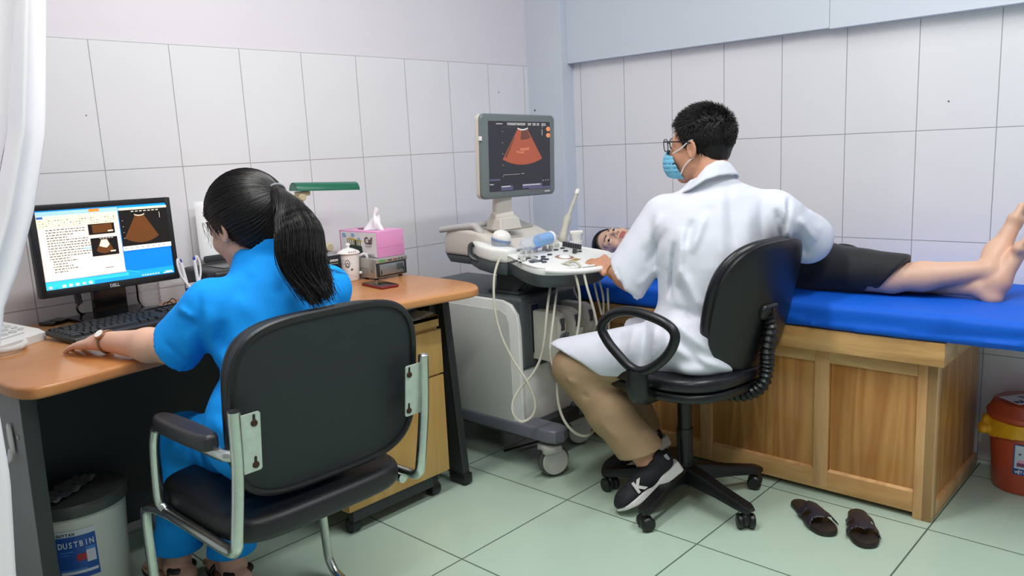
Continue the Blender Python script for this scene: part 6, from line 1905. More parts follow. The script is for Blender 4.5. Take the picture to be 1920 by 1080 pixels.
    b = MB(); b.tube([tw+Vector((s_[0]*math.cos(a)*0.020+u_[0]*math.sin(a)*0.020).tolist()) for a in np.linspace(0, 6.283, 20)[:-1]], 0.0032, 8, closed=True)
    obj('hair_tie', b, mat('tie_grey', '#8C8F92', 0.5), hr)
    # wristwatch and ring
    a, c = Vector(wrL), Vector(elL)
    ax = (c-a).normalized(); w0 = a.lerp(c, 0.085)
    n_ = Vector((-0.55, -0.35, 0.75)); n_ = (n_-ax*n_.dot(ax)).normalized(); s2 = ax.cross(n_)
    b = MB(); b.tube([w0+(n_*math.cos(q_)+s2*math.sin(q_))*0.0262 for q_ in np.linspace(0, 6.283, 28)[:-1]], 0.0032, 8, closed=True, flat=1.0); wa = obj('wristwatch', b, mat('watch_strap', '#8A6A4C', 0.35, metal=0.4), t)
    G = frame(w0+n_*0.0265, ax, s2)
    zdir = ax.cross(s2)
    if zdir.dot(n_) < 0: G = frame(w0+n_*0.0265, s2, ax)
    b = MB(G); b.lathe([(0, 0), (0.0125, 0), (0.0135, 0.003), (0.012, 0.006), (0, 0.006)], seg=28); obj('watch_case', b, mat('watch_gold', '#B98A6C', 0.25, metal=0.8), wa)
    b = MB(G); b.lathe([(0, 0.006), (0.0105, 0.006), (0.0105, 0.0068), (0, 0.0068)], seg=28); obj('watch_dial', b, mat('watch_dial', '#F2EFEA', 0.3), wa)
    # sandals
    ms = mat('sandal_black', '#1A1716', 0.45); mt = mat('sandal_insole', '#B98F78', 0.5)
    for (hx, hy, tx_, ty) in ((-2.232, -0.522, -2.256, -0.292), (-2.145, -0.675, -2.124, -0.442)):
        h, q_ = Vector((hx, hy, 0)), Vector((tx_, ty, 0)); f = (q_-h).normalized(); s = Vector((f.y, -f.x, 0)); L = (q_-h).length
        M = frame(h+Vector((0, 0, 0.001)), s, f)
        ol = [(p.x, p.y) for p in spline([(0, -0.008, 0), (0.026, 0.004, 0), (0.031, 0.04, 0), (0.032, 0.09, 0), (0.042, 0.15, 0), (0.036, 0.20, 0), (0.008, L+0.012, 0), (-0.030, 0.21, 0), (-0.040, 0.15, 0), (-0.031, 0.09, 0), (-0.030, 0.04, 0), (-0.026, 0.004, 0)], 4, True)]
        b = MB(M); b.prism(ol, 0, 0.014, bev=0.003); sn = obj('sandal', b, ms, t)
        b = MB(M); b.prism([(x*0.95, y*0.985+0.001) for x, y in ol], 0.013, 0.016, bev=0.001); obj('insole', b, mt, sn)
        b = MB(M)
        b.tube([(0.036*math.cos(a), 0.012-0.026*math.sin(a)+0.02, 0.062) for a in np.linspace(-0.4, 3.54, 14)], 0.0055, 8, smooth=2, flat=1.6)
        obj('strap', b, ms, sn); b = MB(M)
        b.tube([(0.034, 0.06, 0.014), (0.036, 0.045, 0.045), (0.0, 0.062, 0.088), (-0.036, 0.045, 0.045), (-0.034, 0.06, 0.014)], 0.0055, 8, smooth=5)
        obj('strap', b, ms, sn); b = MB(M)
        b.tube([(0.038, 0.14, 0.012), (0.034, 0.14, 0.036), (0, 0.14, 0.050), (-0.034, 0.14, 0.036), (-0.038, 0.14, 0.012)], 0.0075, 8, smooth=5)
        obj('strap', b, ms, sn)
make_nurse()

# ------------------------------------------------------------------ the doctor in the white coat
M_coat = mat('coat_white', '#D8DBE5', 0.85, spec=0.2, bump=0.10, bscale=800)
def shoe(parent, heel, toe, s_dir, letter_side, k=1.0, letter=True):
    h, q = Vector(heel), Vector(toe)
    f = (q-h).normalized(); L = (q-h).length
    s = Vector(s_dir); s = (s-f*s.dot(f)).normalized(); u = f.cross(s)
    if u.z < 0: u = -u
    G = frame(h, f, s if f.cross(s).dot(u) > 0 else s)          # local x forward, y sideways, z = f x s
    zs = 1 if f.cross(s).dot(u) > 0 else -1
    B = np.array([list(f), list(s), list(u)], dtype=f32).T
    H0 = A(*h)
    def loc(P): return (P-H0) @ B
    def upper(P):
        Q = loc(P)
        d = s_cap(Q, (0.035, 0, 0.052), (0.10, 0, 0.050), 0.034, 0.036)
        d = smin(d, s_cap(Q, (0.10, 0, 0.045), (L-0.045, 0, 0.034), 0.038, 0.030), 0.03)
        d = smin(d, s_ell(Q, (L-0.05, 0.0, 0.030), (0.052, 0.044, 0.028)), 0.02)
        d = smin(d, s_cap(Q, (0.030, 0, 0.060), (0.048, 0, 0.088), 0.030, 0.032), 0.02)
        d = smax(d, -s_cap(Q, (0.055, 0, 0.085), (0.050, 0, 0.14), 0.027, 0.034), 0.004)
        d = smax(d, Q[:, 2]-0.110, 0.004)
        d = np.maximum(d, 0.020-Q[:, 2])
        return d-0.0006*wob(P, 300)
    def sole(P):
        Q = loc(P)
        w = np.interp(Q[:, 0], [-0.01, 0.04, 0.11, 0.19, L-0.03, L+0.01], [0.028, 0.036, 0.035, 0.046, 0.040, 0.012])
        r = np.abs(Q[:, 1])-w
        ends = np.maximum(-0.012-Q[:, 0], Q[:, 0]-(L+0.004))
        bot = 0.0+np.interp(Q[:, 0], [0, L*0.7, L], [0, 0, 0.012])
        thick = np.interp(Q[:, 0], [0, 0.1, L], [0.036, 0.026, 0.022])
        dz = np.maximum(bot-Q[:, 2], Q[:, 2]-thick)
        return smax(smax(r, ends, 0.012), dz, 0.004)-0.0008*np.sin(Q[:, 2]*900)*(Q[:, 2] > 0.004)
    c = (h+q)/2; e = 0.20
    up = sdf_obj('shoe', upper, c-Vector((e, e, e)), c+Vector((e, e, e)), 0.0035, mat('shoe_navy', '#14161E', 0.7, bump=0.4, bscale=700), parent)
    sdf_obj('sole', sole, c-Vector((e, e, e)), c+Vector((e, e, e)), 0.003, mat('shoe_sole_white', '#E4E2DE', 0.5), up)
    b = MB()
    Pp = lambda x, y, z: h+f*x+s*y+u*z
    for i in range(5):
        x = 0.095+i*0.018
        z = 0.086-i*0.0075
        b.tube([Pp(x, -0.022, z-0.008), Pp(x, 0, z), Pp(x, 0.022, z-0.008)], 0.0028, 6, smooth=4)
    obj('laces', b, M_black, up)
    b = MB(); b.box((0, 0, 0), (0.012, 0.002, 0.022), 0.001); b.v = [tuple(Pp(0.012+v[0], 0.030+v[1], 0.070+v[2])) for v in b.v]; obj('pull_tab', b, mat('shoe_tab', '#9A9AA0', 0.5), up)
    if letter:
        T = frame(Pp(0.158, 0.0400, 0.034), -f, u)
        zl = (-f).cross(u)
        if zl.dot(s) < 0: T = frame(Pp(0.10, 0.0400, 0.034), f, u)
        text('shoe_letter', 'K', 0.052, T, mat('shoe_letter_white', '#E8E4E0', 0.5), up, extrude=0.0025, bold=0.0022, sx=1.0)
        return
def make_doctor():
    t = thing('person', (-0.87, -1.35, 0.47), 'person in white coat, glasses and blue face mask, sitting on the office chair', 'person')
    H = Head((-0.805, -1.352, 1.178), basis(97, -3, 3), 0.96)
    shL, shR = (-0.88, -1.269, 0.953), (-0.716, -1.562, 0.951)
    elL, wrL = (-0.909, -1.151, 0.745), (-0.876, -1.054, 0.768)
    elR, wrR = (-0.551, -1.599, 0.86), (-0.45, -1.44, 0.855)
    hipL, knL, anL = (-0.955, -1.37, 0.545), (-1.075, -1.027, 0.457), (-1.012, -1.262, 0.175)
    hipR, knR, anR = (-0.80, -1.36, 0.545), (-0.915, -1.030, 0.475), (-0.865, -1.150, 0.185)
    nb = (-0.822, -1.405, 1.045)
    def torso(P, e=0.0):
        d = s_ell(P, (-0.878, -1.385, 0.565), (0.165+e, 0.125+e, 0.10+e))
        d = smin(d, s_cap(P, (-0.885, -1.400, 0.62), (-0.862, -1.405, 0.80), 0.125+e, 0.140+e), 0.06)
        R = basis(52)
        d = smin(d, s_ell(P, (-0.822, -1.420, 0.900), (0.185+e, 0.118+e, 0.150+e), R), 0.06)
        d = smin(d, s_cap(P, shL, shR, 0.055+e), 0.06)
        d = smin(d, s_cap(P, (-0.820, -1.415, 1.00), nb, 0.075+e, 0.055+e), 0.05)
        return d
    def body(P):
        d = torso(P, -0.014)
        d = smin(d, s_cap(P, nb, H.w((0, -0.03, -0.04)), 0.055, 0.054), 0.03)
        d = smin(d, face_sdf(H.loc(P))*H.k, 0.014)
        for a, b, c in ((shL, elL, wrL), (shR, elR, wrR)):
            d = smin(d, s_cap(P, a, b, 0.050, 0.042), 0.03)
            m_ = tuple((np.array(b)*0.65+np.array(c)*0.35).tolist())
            d = smin(d, s_chain(P, [b, m_, c], [0.041, 0.040, 0.027], 0.02), 0.015)
        fdir = Vector((-0.8752, -0.9237, 0.805))-Vector(wrL)
        d = smin(d, hand_sdf(P, wrL, tuple(fdir), (-0.35, -0.35, 0.86), (0.80, -0.35, 0.10), 0.92, curl=(0.42, 0.40, 0.45, 0.5), spread=0.06, thumb=(0.85, 0.45, -0.45)), 0.012)
        d = smin(d, hand_sdf(P, wrR, (0.35, 0.85, -0.35), (0.1, 0.3, 0.95), (-0.9, 0.4, 0.0), 0.95, curl=(0.5, 0.5, 0.5, 0.5)), 0.012)
        for a, b, c in ((hipL, knL, anL), (hipR, knR, anR)):
            d = smin(d, s_cap(P, a, b, 0.072, 0.055), 0.03)
            d = smin(d, s_cap(P, b, c, 0.052, 0.036), 0.02)
            d = smin(d, s_cap(P, c, (c[0]+0.01, c[1]-0.01, c[2]-0.045), 0.036, 0.036), 0.02)
        return d
    sdf_obj('body', body, (-1.20, -1.78, 0.08), (-0.27, -0.84, 1.34), 0.0042, M_skinL, t, col=skin_colors('#CB9476', H, brow='#1E1816'))
    eyes(H, t)
    # trousers
    mk = mat('khaki_cloth', '#9F8565', 0.8, bump=0.12, bscale=700)
    def tr(P):
        d = s_ell(P, (-0.878, -1.375, 0.545), (0.165, 0.13, 0.075))
        for a, b, c in ((hipL, knL, anL), (hipR, knR, anR)):
            d = smin(d, s_cap(P, a, b, 0.085, 0.072), 0.04)
            m_ = tuple((np.array(b)*0.5+np.array(c)*0.5).tolist())
            end = tuple((np.array(c)+(np.array(c)-np.array(b))*0.22).tolist())
            d = smin(d, s_chain(P, [b, m_, end], [0.072, 0.074, 0.080], 0.02), 0.03)
        d = d-0.003*wob(P, 24)-0.0015*wob(P, 70, 3)
        for a, b, r, h in (((-1.16, -1.06, 0.44), (-1.05, -1.12, 0.40), 0.010, 0.007), ((-1.17, -1.09, 0.40), (-1.04, -1.15, 0.36), 0.010, -0.007), ((-1.17, -1.11, 0.46), (-1.06, -1.20, 0.44), 0.009, 0.006),
                           ((-1.10, -1.20, 0.42), (-1.02, -1.24, 0.46), 0.009, 0.006), ((-1.13, -1.17, 0.30), (-1.06, -1.25, 0.22), 0.012, 0.005)):
            d = d-h*np.exp(-(s_seg(P, a, b)/r)**2)
        for b, c in ((knL, anL), (knR, anR)):
            dr = Vector(c)-Vector(b)
            near = s_cap(P, b, c, 0.10)
            cut = s_plane(P, Vector(c)+Vector((0, 0, 0.008)), dr+Vector((0.02, 0.0, -0.10)))
            d = np.where(P[:, 2] < 0.35, smax(d, cut, 0.004), d)
            dn = dr.normalized()
            d = smax(d, -s_cap(P, Vector(c)-dn*0.05, Vector(c)+dn*0.08, 0.058), 0.003)
        return d
    sdf_obj('trousers', tr, (-1.24, -1.56, 0.10), (-0.66, -0.92, 0.64), 0.005, mk, t)
    # white coat
    hem = Vector((-1.067, -1.05, 0.488))
    thd = (Vector(knL)-Vector(hipL)).normalized()
    folds = [((-0.924, -1.33, 0.88), (-0.965, -1.333, 0.698), 0.008, -0.016), ((-0.898, -1.347, 0.92), (-0.94, -1.35, 0.738), 0.012, 0.010), ((-0.874, -1.366, 0.943), (-0.908, -1.353, 0.853), 0.010, -0.008),
             ((-0.841, -1.395, 0.966), (-0.896, -1.371, 0.836), 0.011, 0.008), ((-0.785, -1.434, 1.046), (-0.804, -1.466, 0.846), 0.012, -0.006), ((-0.808, -1.414, 1.031), (-0.843, -1.446, 0.765), 0.016, 0.006),
             ((-0.926, -1.348, 0.804), (-0.901, -1.414, 0.651), 0.012, 0.010), ((-0.943, -1.338, 0.772), (-0.921, -1.4, 0.619), 0.011, -0.010), ((-0.961, -1.342, 0.681), (-0.9, -1.417, 0.643), 0.012, -0.008),
             ((-0.699, -1.547, 0.965), (-0.699, -1.573, 0.864), 0.008, -0.012), ((-0.678, -1.561, 0.997), (-0.687, -1.592, 0.838), 0.009, 0.009), ((-0.663, -1.576, 1.001), (-0.691, -1.576, 0.888), 0.007, -0.010),
             ((-0.75, -1.485, 0.993), (-0.794, -1.499, 0.761), 0.020, 0.007), ((-0.719, -1.515, 1.008), (-0.754, -1.524, 0.826), 0.012, -0.006), ((-0.794, -1.481, 0.829), (-0.879, -1.424, 0.7), 0.014, 0.006),
             ((-0.979, -1.329, 0.657), (-0.899, -1.444, 0.542), 0.012, 0.009), ((-0.984, -1.332, 0.623), (-0.923, -1.429, 0.501), 0.011, -0.009), ((-0.998, -1.33, 0.574), (-0.837, -1.531, 0.462), 0.012, 0.008), ((-0.901, -1.436, 0.567), (-0.834, -1.53, 0.478), 0.010, -0.006),
             ((-1.002, -1.309, 0.641), (-1.038, -1.309, 0.493), 0.010, 0.010), ((-1.026, -1.285, 0.635), (-1.063, -1.282, 0.495), 0.010, -0.010), ((-1.052, -1.258, 0.632), (-1.083, -1.256, 0.513), 0.012, 0.008), ((-1.084, -1.228, 0.614), (-1.12, -1.22, 0.499), 0.010, -0.006),
             ((-0.939, -1.29, 0.973), (-0.998, -1.257, 0.86), 0.011, 0.007), ((-0.933, -1.309, 0.922), (-1, -1.267, 0.809), 0.010, -0.007), ((-0.972, -1.298, 0.807), (-1.028, -1.254, 0.744), 0.012, 0.006), ((-1.065, -1.196, 0.814), (-1.061, -1.221, 0.738), 0.004, -0.003), ((-1.061, -1.221, 0.738), (-1.017, -1.28, 0.69), 0.004, -0.003),
             ((-0.655, -1.601, 0.936), (-0.621, -1.657, 0.858), 0.012, 0.008), ((-0.669, -1.599, 0.887), (-0.64, -1.648, 0.818), 0.010, -0.008), ((-0.637, -1.61, 0.977), (-0.602, -1.665, 0.907), 0.012, -0.005)]
    def coat(P):
        d = torso(P, 0.012)
        d = smin(d, s_ell(P, (-0.885, -1.395, 0.575), (0.185, 0.150, 0.095)), 0.05)
        # skirt laid over the left thigh, tail over the seat edge
        sk = s_cap(P, (-0.955, -1.36, 0.55), hem+thd*0.05, 0.095, 0.084)
        sk = smax(sk, s_plane(P, (-1.098, -1.069, 0.487), (-0.50, 0.30, -0.81)), 0.004)
        sk = smax(sk, 0.468-P[:, 2]-0.10*np.maximum(0, -1.0-P[:, 0]), 0.008)
        d = smin(d, sk, 0.03)
        sr = s_cap(P, (-0.80, -1.36, 0.55), (-0.885, -1.12, 0.51), 0.100, 0.090)
        sr = smax(sr, s_plane(P, (-0.885, -1.12, 0.50), (-0.3, 0.95, -0.1)), 0.004)
        d = smin(d, sr, 0.03)
        tl = s_ell(P, (-0.890, -1.450, 0.517), (0.185, 0.075, 0.040))
        d = smin(d, tl, 0.03)
        # sleeves
        for a, b, c, ea, eb in ((shL, elL, wrL, 0.074, 0.080), (shR, elR, wrR, 0.076, 0.084)):
            s = s_cap(P, a, b, ea, eb*0.93)
            bv, cv = Vector(b), Vector(c)
            q = bv.lerp(cv, 0.42)
            s2 = s_cap(P, b, q+(cv-bv)*0.1, eb*0.93, 0.070)
            s2 = smax(s2, s_plane(P, q, cv-bv+Vector((0, 0, -0.05))), 0.004)
            s = smin(s, s2, 0.02) if a is shR else smax(s_cap(P, a, (-0.975, -1.162, 0.745), 0.073, 0.080), s_plane(P, (-0.963, -1.173, 0.751), (-0.32, 0.85, -0.62)), 0.004)
            d = smin(d, s, 0.025) if a is shR else smin(d, s, 0.010)
        d = d-0.004*wob(P, 17)-0.0014*wob(P, 50, 2)
        d = crease(P, d, [(a, b, r*1.15, h*1.35) for a, b, r, h in folds], (0.85, 0.49, -0.17))
        d = smax(d, -s_cap(P, nb, H.w((0, -0.02, -0.06)), 0.062, 0.066), 0.004)
        d = smax(d, -s_cap(P, (-0.95, -1.181, 0.775), (-1.025, -1.093, 0.694), 0.058, 0.066), 0.004)
        for b, c in ((elR, wrR),):
            bv, cv = Vector(b), Vector(c)
            d = smax(d, -s_cap(P, bv.lerp(cv, 0.12), bv.lerp(cv, 0.9), 0.052, 0.060), 0.004)
        # collar stand
        top_ = H.w((0, -0.035, -0.075))
        cl = np.abs(s_cap(P, (-0.822, -1.405, 1.025), tuple(top_), 0.069, 0.060))-0.0045
        cl = np.maximum(cl, s_plane(P, (-0.81, -1.40, 1.078), (0.16, 0.34, 0.92)))
        cl = np.maximum(cl, 1.015-P[:, 2])
        return smin(d, cl, 0.004)
    sdf_obj('white_coat', coat, (-1.24, -1.80, 0.45), (-0.40, -0.90, 1.16), 0.0052, M_coat, t)
    # folded collar round the neck
    c0 = Vector((-0.825, -1.398, 1.083)); cd = Vector((-0.86, -0.51, 0)).normalized(); cr_ = Vector((0.68, -0.73, 0)).normalized()
    zt = lambda q: float(np.interp(q, [-180, -120, -75, -40, -10, 15, 35, 60, 90, 130, 180], [1.035, 1.032, 1.044, 1.078, 1.116, 1.130, 1.130, 1.122, 1.098, 1.060, 1.040]))
    vs, fs = [], []
    n, k = 72, 9
    for i in range(n):
        q = -165+330*i/(n-1); a = math.radians(q)
        drop = 0.014+0.030*max(0.0, math.cos(math.radians(q-18)))+0.010*max(0, abs(q)-110)/50
        for j in range(k):
            s = j/(k-1)
            r = 0.0640+0.0035*math.sin(min(1, s*4)*math.pi/2)+0.024*s
            vs.append(c0+(cd*math.cos(a)+cr_*math.sin(a))*r-Vector((0, 0, c0.z))+Vector((0, 0, zt(q)-drop*s-0.002*(1-min(1, s*5)))))
    for i in range(n-1):
        for j in range(k-1):
            m = i*k+j; fs.append((m, m+1, m+k+1, m+k))
    b = MB(); b.add(vs, fs); co = obj('collar', b, M_coat, t, angle=180)
    md = co.modifiers.new('cloth', 'SOLIDIFY'); md.thickness = 0.004; md.offset = 1
    # hair: short, brushed forward
    def cap_(P):
        Q = H.loc(P); X = np.abs(Q[:, 0])
        d = s_ell(Q, (0, -0.018, 0.036), (0.080, 0.103, 0.090))
        d = smin(d, s_ell(Q, (0, -0.060, -0.022), (0.058, 0.038, 0.050)), 0.025)
        d = smax(d, (Q[:, 1]-0.55*Q[:, 2]-0.026+0.10*np.maximum(0, 0.04-X))*0.87, 0.004)
        d = smax(d, (-(Q[:, 2]+0.042-0.62*Q[:, 1]))*0.85, 0.010)
        return (d-0.0012*wob(P, 240))*H.k
    hr = sdf_obj('hair', cap_, H.w((0, 0, 0.02))-Vector((0.15, 0.15, 0.16)), H.w((0, 0, 0.02))+Vector((0.15, 0.15, 0.16)), 0.0034, M_hair, t)
    rs = np.random.RandomState(11)
    paths = []
    while len(paths) < 4200:
        v = rs.normal(size=3); v /= np.linalg.norm(v)
        p = np.array((0, -0.018, 0.036))+np.array((0.079, 0.102, 0.089))*v
        if p[1]-0.55*p[2]-0.026 > -0.002 or -(p[2]+0.040-0.62*p[1]) > -0.004: continue
        up = max(0, (p[2]-0.02)/0.10)
        L = 0.009+0.011*up+rs.uniform(0, 0.006)
        comb = np.array((0.1*v[0], 0.75*up+0.1, -0.9*(1-up)+0.15*up))+rs.normal(size=3)*0.22
        comb -= v*(comb @ v)
        n0 = v*(0.35+0.40*up)+comb*0.9
        n0 /= np.linalg.norm(n0)
        paths.append([p-v*0.002, p+n0*L*0.5+v*0.001, p+n0*L+comb*L*0.25-v*0.001])
    W = (np.array(paths)*H.k) @ H.B.T.astype(np.float64)+H.c.astype(np.float64)
    strands('hair_strands', None, W, 0.0012, M_hair2, hr, taper=0.25)
    # glasses
    T = H.M()
    mf = mat('glasses_frame', '#1A1A1E', 0.25)
    ml = mat('glasses_lens', '#F4F8FA', 0.03, alpha=0.18, spec=0.8)
    b = MB()
    for sx in (-1, 1):
        ring = [(sx*0.034+x, 0.112-0.18*abs(sx*0.034+x), z+0.013) for x, z in superel(0.052, 0.040, 3.0, 28)]
        b.tube([T @ Vector(p) for p in ring], 0.0016, 6, closed=True)
        b.tube([T @ Vector(p) for p in ((sx*0.060, 0.101, 0.026), (sx*0.073, 0.088, 0.026), (sx*0.0795, 0.04, 0.022), (sx*0.0815, 0.002, 0.017), (sx*0.080, -0.020, -0.002))], 0.0021, 6, smooth=4)
    b.tube([T @ Vector(p) for p in ((-0.009, 0.111, 0.016), (0, 0.114, 0.019), (0.009, 0.111, 0.016))], 0.0016, 6, smooth=3)
    g = obj('glasses', b, mf, t)
    b = MB()
    for sx in (-1, 1):
        pl = [(sx*0.034+x*0.96, 0.112-0.18*abs(sx*0.034+x*0.96), z*0.96+0.013) for x, z in superel(0.052, 0.040, 3.0, 28)]
        b.add([T @ Vector(p) for p in pl], [tuple(range(28))])
    obj('lenses', b, ml, g, smooth=False)
    # mask and its ear loops
    def mask(P):
        Q = H.loc(P)
        f = face_sdf(Q)
        blk = s_ell(Q, (0, 0.070, -0.052), (0.064, 0.056, 0.060))
        base = smin(f, blk, 0.01)
        d = np.abs(base-0.0035)-0.0018
        d = smax(d, -(Q[:, 1]-0.045-0.34*(Q[:, 2]+0.10)), 0.002)
        d = smax(d, Q[:, 2]+0.002+0.30*np.abs(Q[:, 0]), 0.003)
        d = smax(d, -(Q[:, 2]+0.112-0.15*Q[:, 1]), 0.003)
        return (d-0.0009*np.sin(Q[:, 2]*420)*np.exp(-((Q[:, 2]+0.055)/0.03)**2))*H.k
    mc_ = H.w((0, 0.07, -0.05))
    mk2 = sdf_obj('face_mask', mask, mc_-Vector((0.12, 0.12, 0.12)), mc_+Vector((0.12, 0.12, 0.12)), 0.0026, mat('mask_blue', '#74BEDC', 0.7, bump=0.1, bscale=600), t)
    for sx in (-1, 1):
        for pts in (((sx*0.047, 0.078, -0.016), (sx*0.070, 0.040, -0.002), (sx*0.080, 0.004, 0.020), (sx*0.078, -0.012, 0.024)), ((sx*0.052, 0.054, -0.088), (sx*0.064, 0.034, -0.062), (sx*0.076, 0.006, -0.040), (sx*0.078, -0.010, -0.034))):
            b = MB(); b.tube([T @ Vector(p) for p in pts], 0.0021, 6, smooth=5); obj('ear_loop', b, mat('loop_white', '#F0F0F2', 0.6), mk2)
    # bracelet
    a, c = Vector(wrL), Vector(elL)
    ax = (c-a).normalized(); w0 = a.lerp(c, 0.14); n_ = ax.orthogonal().normalized(); s2 = ax.cross(n_)
    b = MB(); b.tube([w0+ax*0.006*math.sin(q*2)+(n_*math.cos(q)+s2*math.sin(q))*0.0325 for q in np.linspace(0, 6.283, 30)[:-1]], 0.0022, 7, closed=True)
    obj('bracelet', b, mat('bracelet_gold', '#B98A48', 0.3, metal=0.7), t)
    shoe(t, (-0.948, -1.352, 0.128), (-1.112, -1.228, 0.003), (-0.87, -0.5, 0), 1)
    shoe(t, (-0.795, -1.215, 0.140), (-0.935, -1.045, 0.003), (-0.87, -0.5, 0), 1, letter=False)
make_doctor()

# ------------------------------------------------------------------ the patient on the bed
def make_patient():
    t = thing('person', (-0.29, -1.35, 0.665), 'barefoot person in black clothes lying on the blue bed', 'person')
    H = Head((-0.262, -0.640, 0.752), basis_fu((-0.68, -0.10, 0.72), (0.02, 1, -0.10)), 0.93)
    shN, shF = (-0.425, -0.885, 0.735), (-0.125, -0.885, 0.735)
    knN, anN = (-0.4, -1.819, 0.724), (-0.335, -2.078, 0.759)
    knF, anF = (-0.275, -1.755, 0.716), (-0.338, -2.065, 0.702)
    def torso(P, e=0.0):
        d = s_ell(P, (-0.29, -1.385, 0.745), (0.155+e, 0.15+e, 0.078+e))
        d = smin(d, s_ell(P, (-0.285, -1.21, 0.742), (0.125+e, 0.15+e, 0.072+e)), 0.06)
        d = smin(d, s_ell(P, (-0.280, -1.00, 0.750), (0.145+e, 0.16+e, 0.085+e)), 0.06)
        d = smin(d, s_cap(P, shN, shF, 0.045+e), 0.05)
        return d
    def body(P):
        d = torso(P, -0.012)
        d = smin(d, s_cap(P, (-0.275, -0.88, 0.735), H.w((0, -0.03, -0.05)), 0.052, 0.045), 0.035)
        d = smin(d, face_sdf(H.loc(P), True)*H.k, 0.012)
        for a, b, c, ff in ((shN, (-0.475, -1.12, 0.715), (-0.40, -1.30, 0.80), (0.5, -0.8, 0.1)), (shF, (-0.075, -1.12, 0.715), (-0.13, -1.33, 0.735), (0.0, -1, -0.05))):
            d = smin(d, s_chain(P, [a, b, c], [0.040, 0.036, 0.023], 0.02), 0.03)
            d = smin(d, hand_sdf(P, c, ff, (0, 0, 1), (0.9, 0.3, 0) if a is shN else (-1, 0, 0), 0.86), 0.01)
        for hp, kn, an in (((-0.365, -1.42, 0.735), knN, anN), ((-0.215, -1.42, 0.74), knF, anF)):
            m_ = tuple((np.array(kn)*0.66+np.array(an)*0.34).tolist())
            d = smin(d, s_cap(P, hp, kn, 0.072, 0.052), 0.03)
            d = smin(d, s_chain(P, [kn, (m_[0], m_[1], m_[2]-0.004), an], [0.047, 0.0455, 0.028], 0.02), 0.012)
        d = smin(d, foot_sdf(P, anF, (-0.352, -2.122, 0.671), (-0.285, -2.190, 0.880), up=(0.15, 1, 0.35), k=0.95, side=1), 0.014)
        d = smin(d, foot_sdf(P, anN, (-0.300, -2.112, 0.755), (-0.200, -2.150, 0.950), up=(0.15, 1, 0.35), k=0.95, side=-1), 0.014)
        # creases across the sole
        for k in range(7):
            z = 0.690+k*0.017
            d = d+0.0012*np.exp(-(s_seg(P, (-0.385, -2.152-k*0.006, z), (-0.30, -2.165-k*0.006, z+0.012))/0.004)**2)
        return d
    def tint(V, c):
        e = s_ball(V, (-0.35, -2.15, 0.70), 0.0); e2 = s_ball(V, (-0.27, -2.17, 0.90), 0.0)
        w = np.clip(1-e/0.09, 0, 1)[:, None]*0.7
        c = c*(1-w)+c*np.array([1.0, 0.80, 0.78])*w
        mole = s_ball(V, (-0.335, -1.905, 0.752), 0.0)
        return c
    sdf_obj('body', body, (-0.60, -2.30, 0.645), (0.0, -0.46, 1.0), 0.0034, M_skinL, t, col=skin_colors('#DDB298', H, True, lips='#B06064', brow='#2E211C', extra=tint))
    eyes(H, t, (0.18, 0.95, 0.10))
    mb = mat('black_cloth', '#14161A', 0.75, bump=0.15, bscale=500, sheen=0.15)
    def tr(P):
        d = s_ell(P, (-0.29, -1.38, 0.748), (0.172, 0.155, 0.090))
        # far leg flat on the bed, near leg over it with a loose slanting hem
        g = s_chain(P, [(-0.225, -1.42, 0.740), (-0.260, -1.62, 0.720), (-0.320, -1.83, 0.695)], [0.086, 0.070, 0.050], 0.03)
        g = smax(g, s_plane(P, (-0.36, -1.832, 0.649), (0.1, -1, 0.15)), 0.004)
        d = smin(d, g, 0.03)
        f = s_chain(P, [(-0.355, -1.42, 0.748), (-0.385, -1.58, 0.742), (-0.4, -1.848, 0.742)], [0.090, 0.085, 0.064], 0.03)
        f = smax(f, s_plane(P, (-0.42, -1.831, 0.744), (0.0, -0.80, -0.60)), 0.004)
        f = smin(f, smax(s_ell(P, (-0.38, -1.783, 0.77), (0.05, 0.09, 0.018)), s_plane(P, (-0.42, -1.868, 0.784), (0.0, -0.9, -0.4)), 0.004), 0.02)
        d = smin(d, f, 0.015)
        d = d-0.0035*wob(P, 24, 1)
        for a, b, r, h in (((-0.33, -1.60, 0.800), (-0.38, -1.73, 0.73), 0.014, 0.010), ((-0.30, -1.56, 0.81), (-0.40, -1.62, 0.73), 0.014, -0.008), ((-0.26, -1.60, 0.82), (-0.26, -1.66, 0.82), 0.03, 0.012),
                           ((-0.35, -1.45, 0.80), (-0.42, -1.58, 0.72), 0.014, 0.008), ((-0.32, -1.66, 0.785), (-0.39, -1.78, 0.71), 0.010, -0.008), ((-0.22, -1.72, 0.80), (-0.22, -1.80, 0.785), 0.02, 0.006)):
            d = d-h*np.exp(-(s_seg(P, a, b)/r)**2)
        d = smax(d, -s_cap(P, (-0.4, -1.766, 0.713), (-0.37, -1.949, 0.745), 0.050), 0.003)
        return np.maximum(d, 0.664-P[:, 2])
    sdf_obj('trousers', tr, (-0.50, -1.90, 0.655), (-0.08, -1.19, 0.87), 0.0045, mb, t)
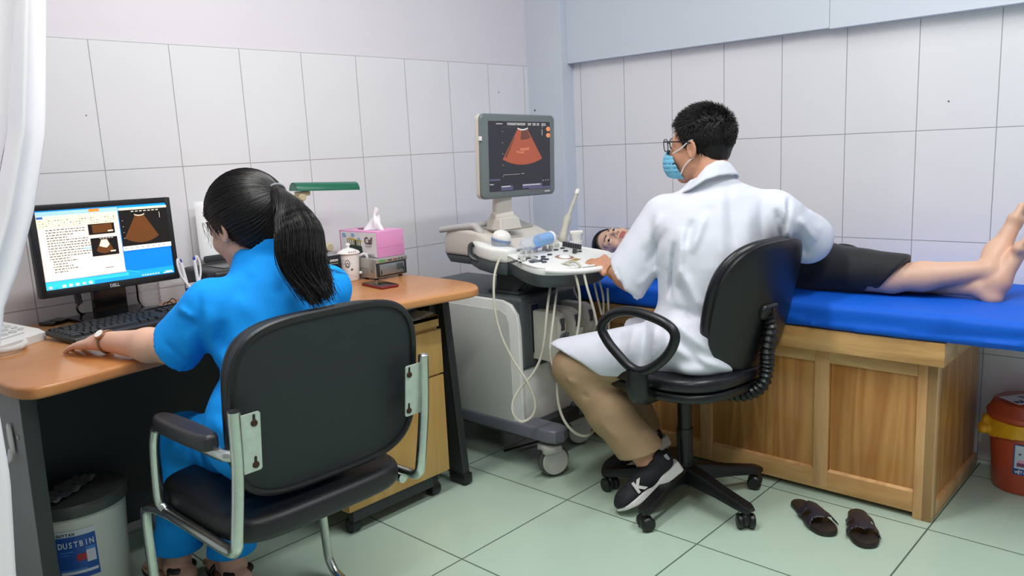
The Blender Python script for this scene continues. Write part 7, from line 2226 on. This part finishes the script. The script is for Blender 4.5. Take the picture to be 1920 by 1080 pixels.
    def tp(P):
        d = torso(P, 0.012)
        for a, b in ((shN, (-0.475, -1.12, 0.715)), (shF, (-0.075, -1.12, 0.715))):
            d = smin(d, s_cap(P, a, tuple(Vector(a).lerp(Vector(b), 0.6)), 0.055, 0.055), 0.03)
        d = smax(d, P[:, 1]+0.885, 0.01)
        d = smax(d, -P[:, 1]-1.26, 0.01)
        return np.maximum(d-0.003*wob(P, 25), 0.664-P[:, 2])
    sdf_obj('blouse', tp, (-0.56, -1.36, 0.655), (0.0, -0.82, 0.88), 0.007, mb, t)
    def cap_(P):
        Q = H.loc(P); X = np.abs(Q[:, 0])
        d = s_ell(Q, (0, -0.018, 0.036), (0.083, 0.106, 0.097))
        d = smin(d, s_ell(Q, (0, -0.070, -0.020), (0.070, 0.045, 0.075)), 0.03)
        d = smax(d, (Q[:, 1]*0.80-Q[:, 2]*0.55-0.010)*1.0, 0.006)
        d = smax(d, -(Q[:, 2]+0.060-0.7*Q[:, 1])*0.8, 0.01)
        d = d-0.0012*np.sin(np.arctan2(Q[:, 0], Q[:, 2])*50)
        return np.maximum(d*H.k, 0.662-P[:, 2])
    hr = sdf_obj('hair', cap_, (-0.42, -0.80, 0.655), (-0.10, -0.47, 0.90), 0.0034, M_hair, t)
    rs = np.random.RandomState(5)
    paths = []
    c0 = np.array((0, -0.018, 0.036)); rr = np.array((0.083, 0.106, 0.097))
    back = np.array((0, -0.8, 0.1)); back /= np.linalg.norm(back)
    while len(paths) < 1500:
        v = rs.normal(size=3); v /= np.linalg.norm(v)
        p = c0+rr*v
        if p[1]*0.80-p[2]*0.55-0.010 > 0.0 or p[1] < -0.06 or p[2] < -0.01: continue
        pr = []
        for s in np.linspace(0, 0.55, 8):
            q = v*(1-s)+back*s; q /= np.linalg.norm(q); pr.append(c0+rr*q*(1.02+0.02*rs.uniform()*0+0.01*math.sin(s*5)))
        paths.append(pr)
    W = (np.array(paths)*H.k) @ H.B.T.astype(np.float64)+H.c.astype(np.float64)
    strands('hair_strands', None, W, 0.0011, M_hair2, hr, taper=0.4)
make_patient()
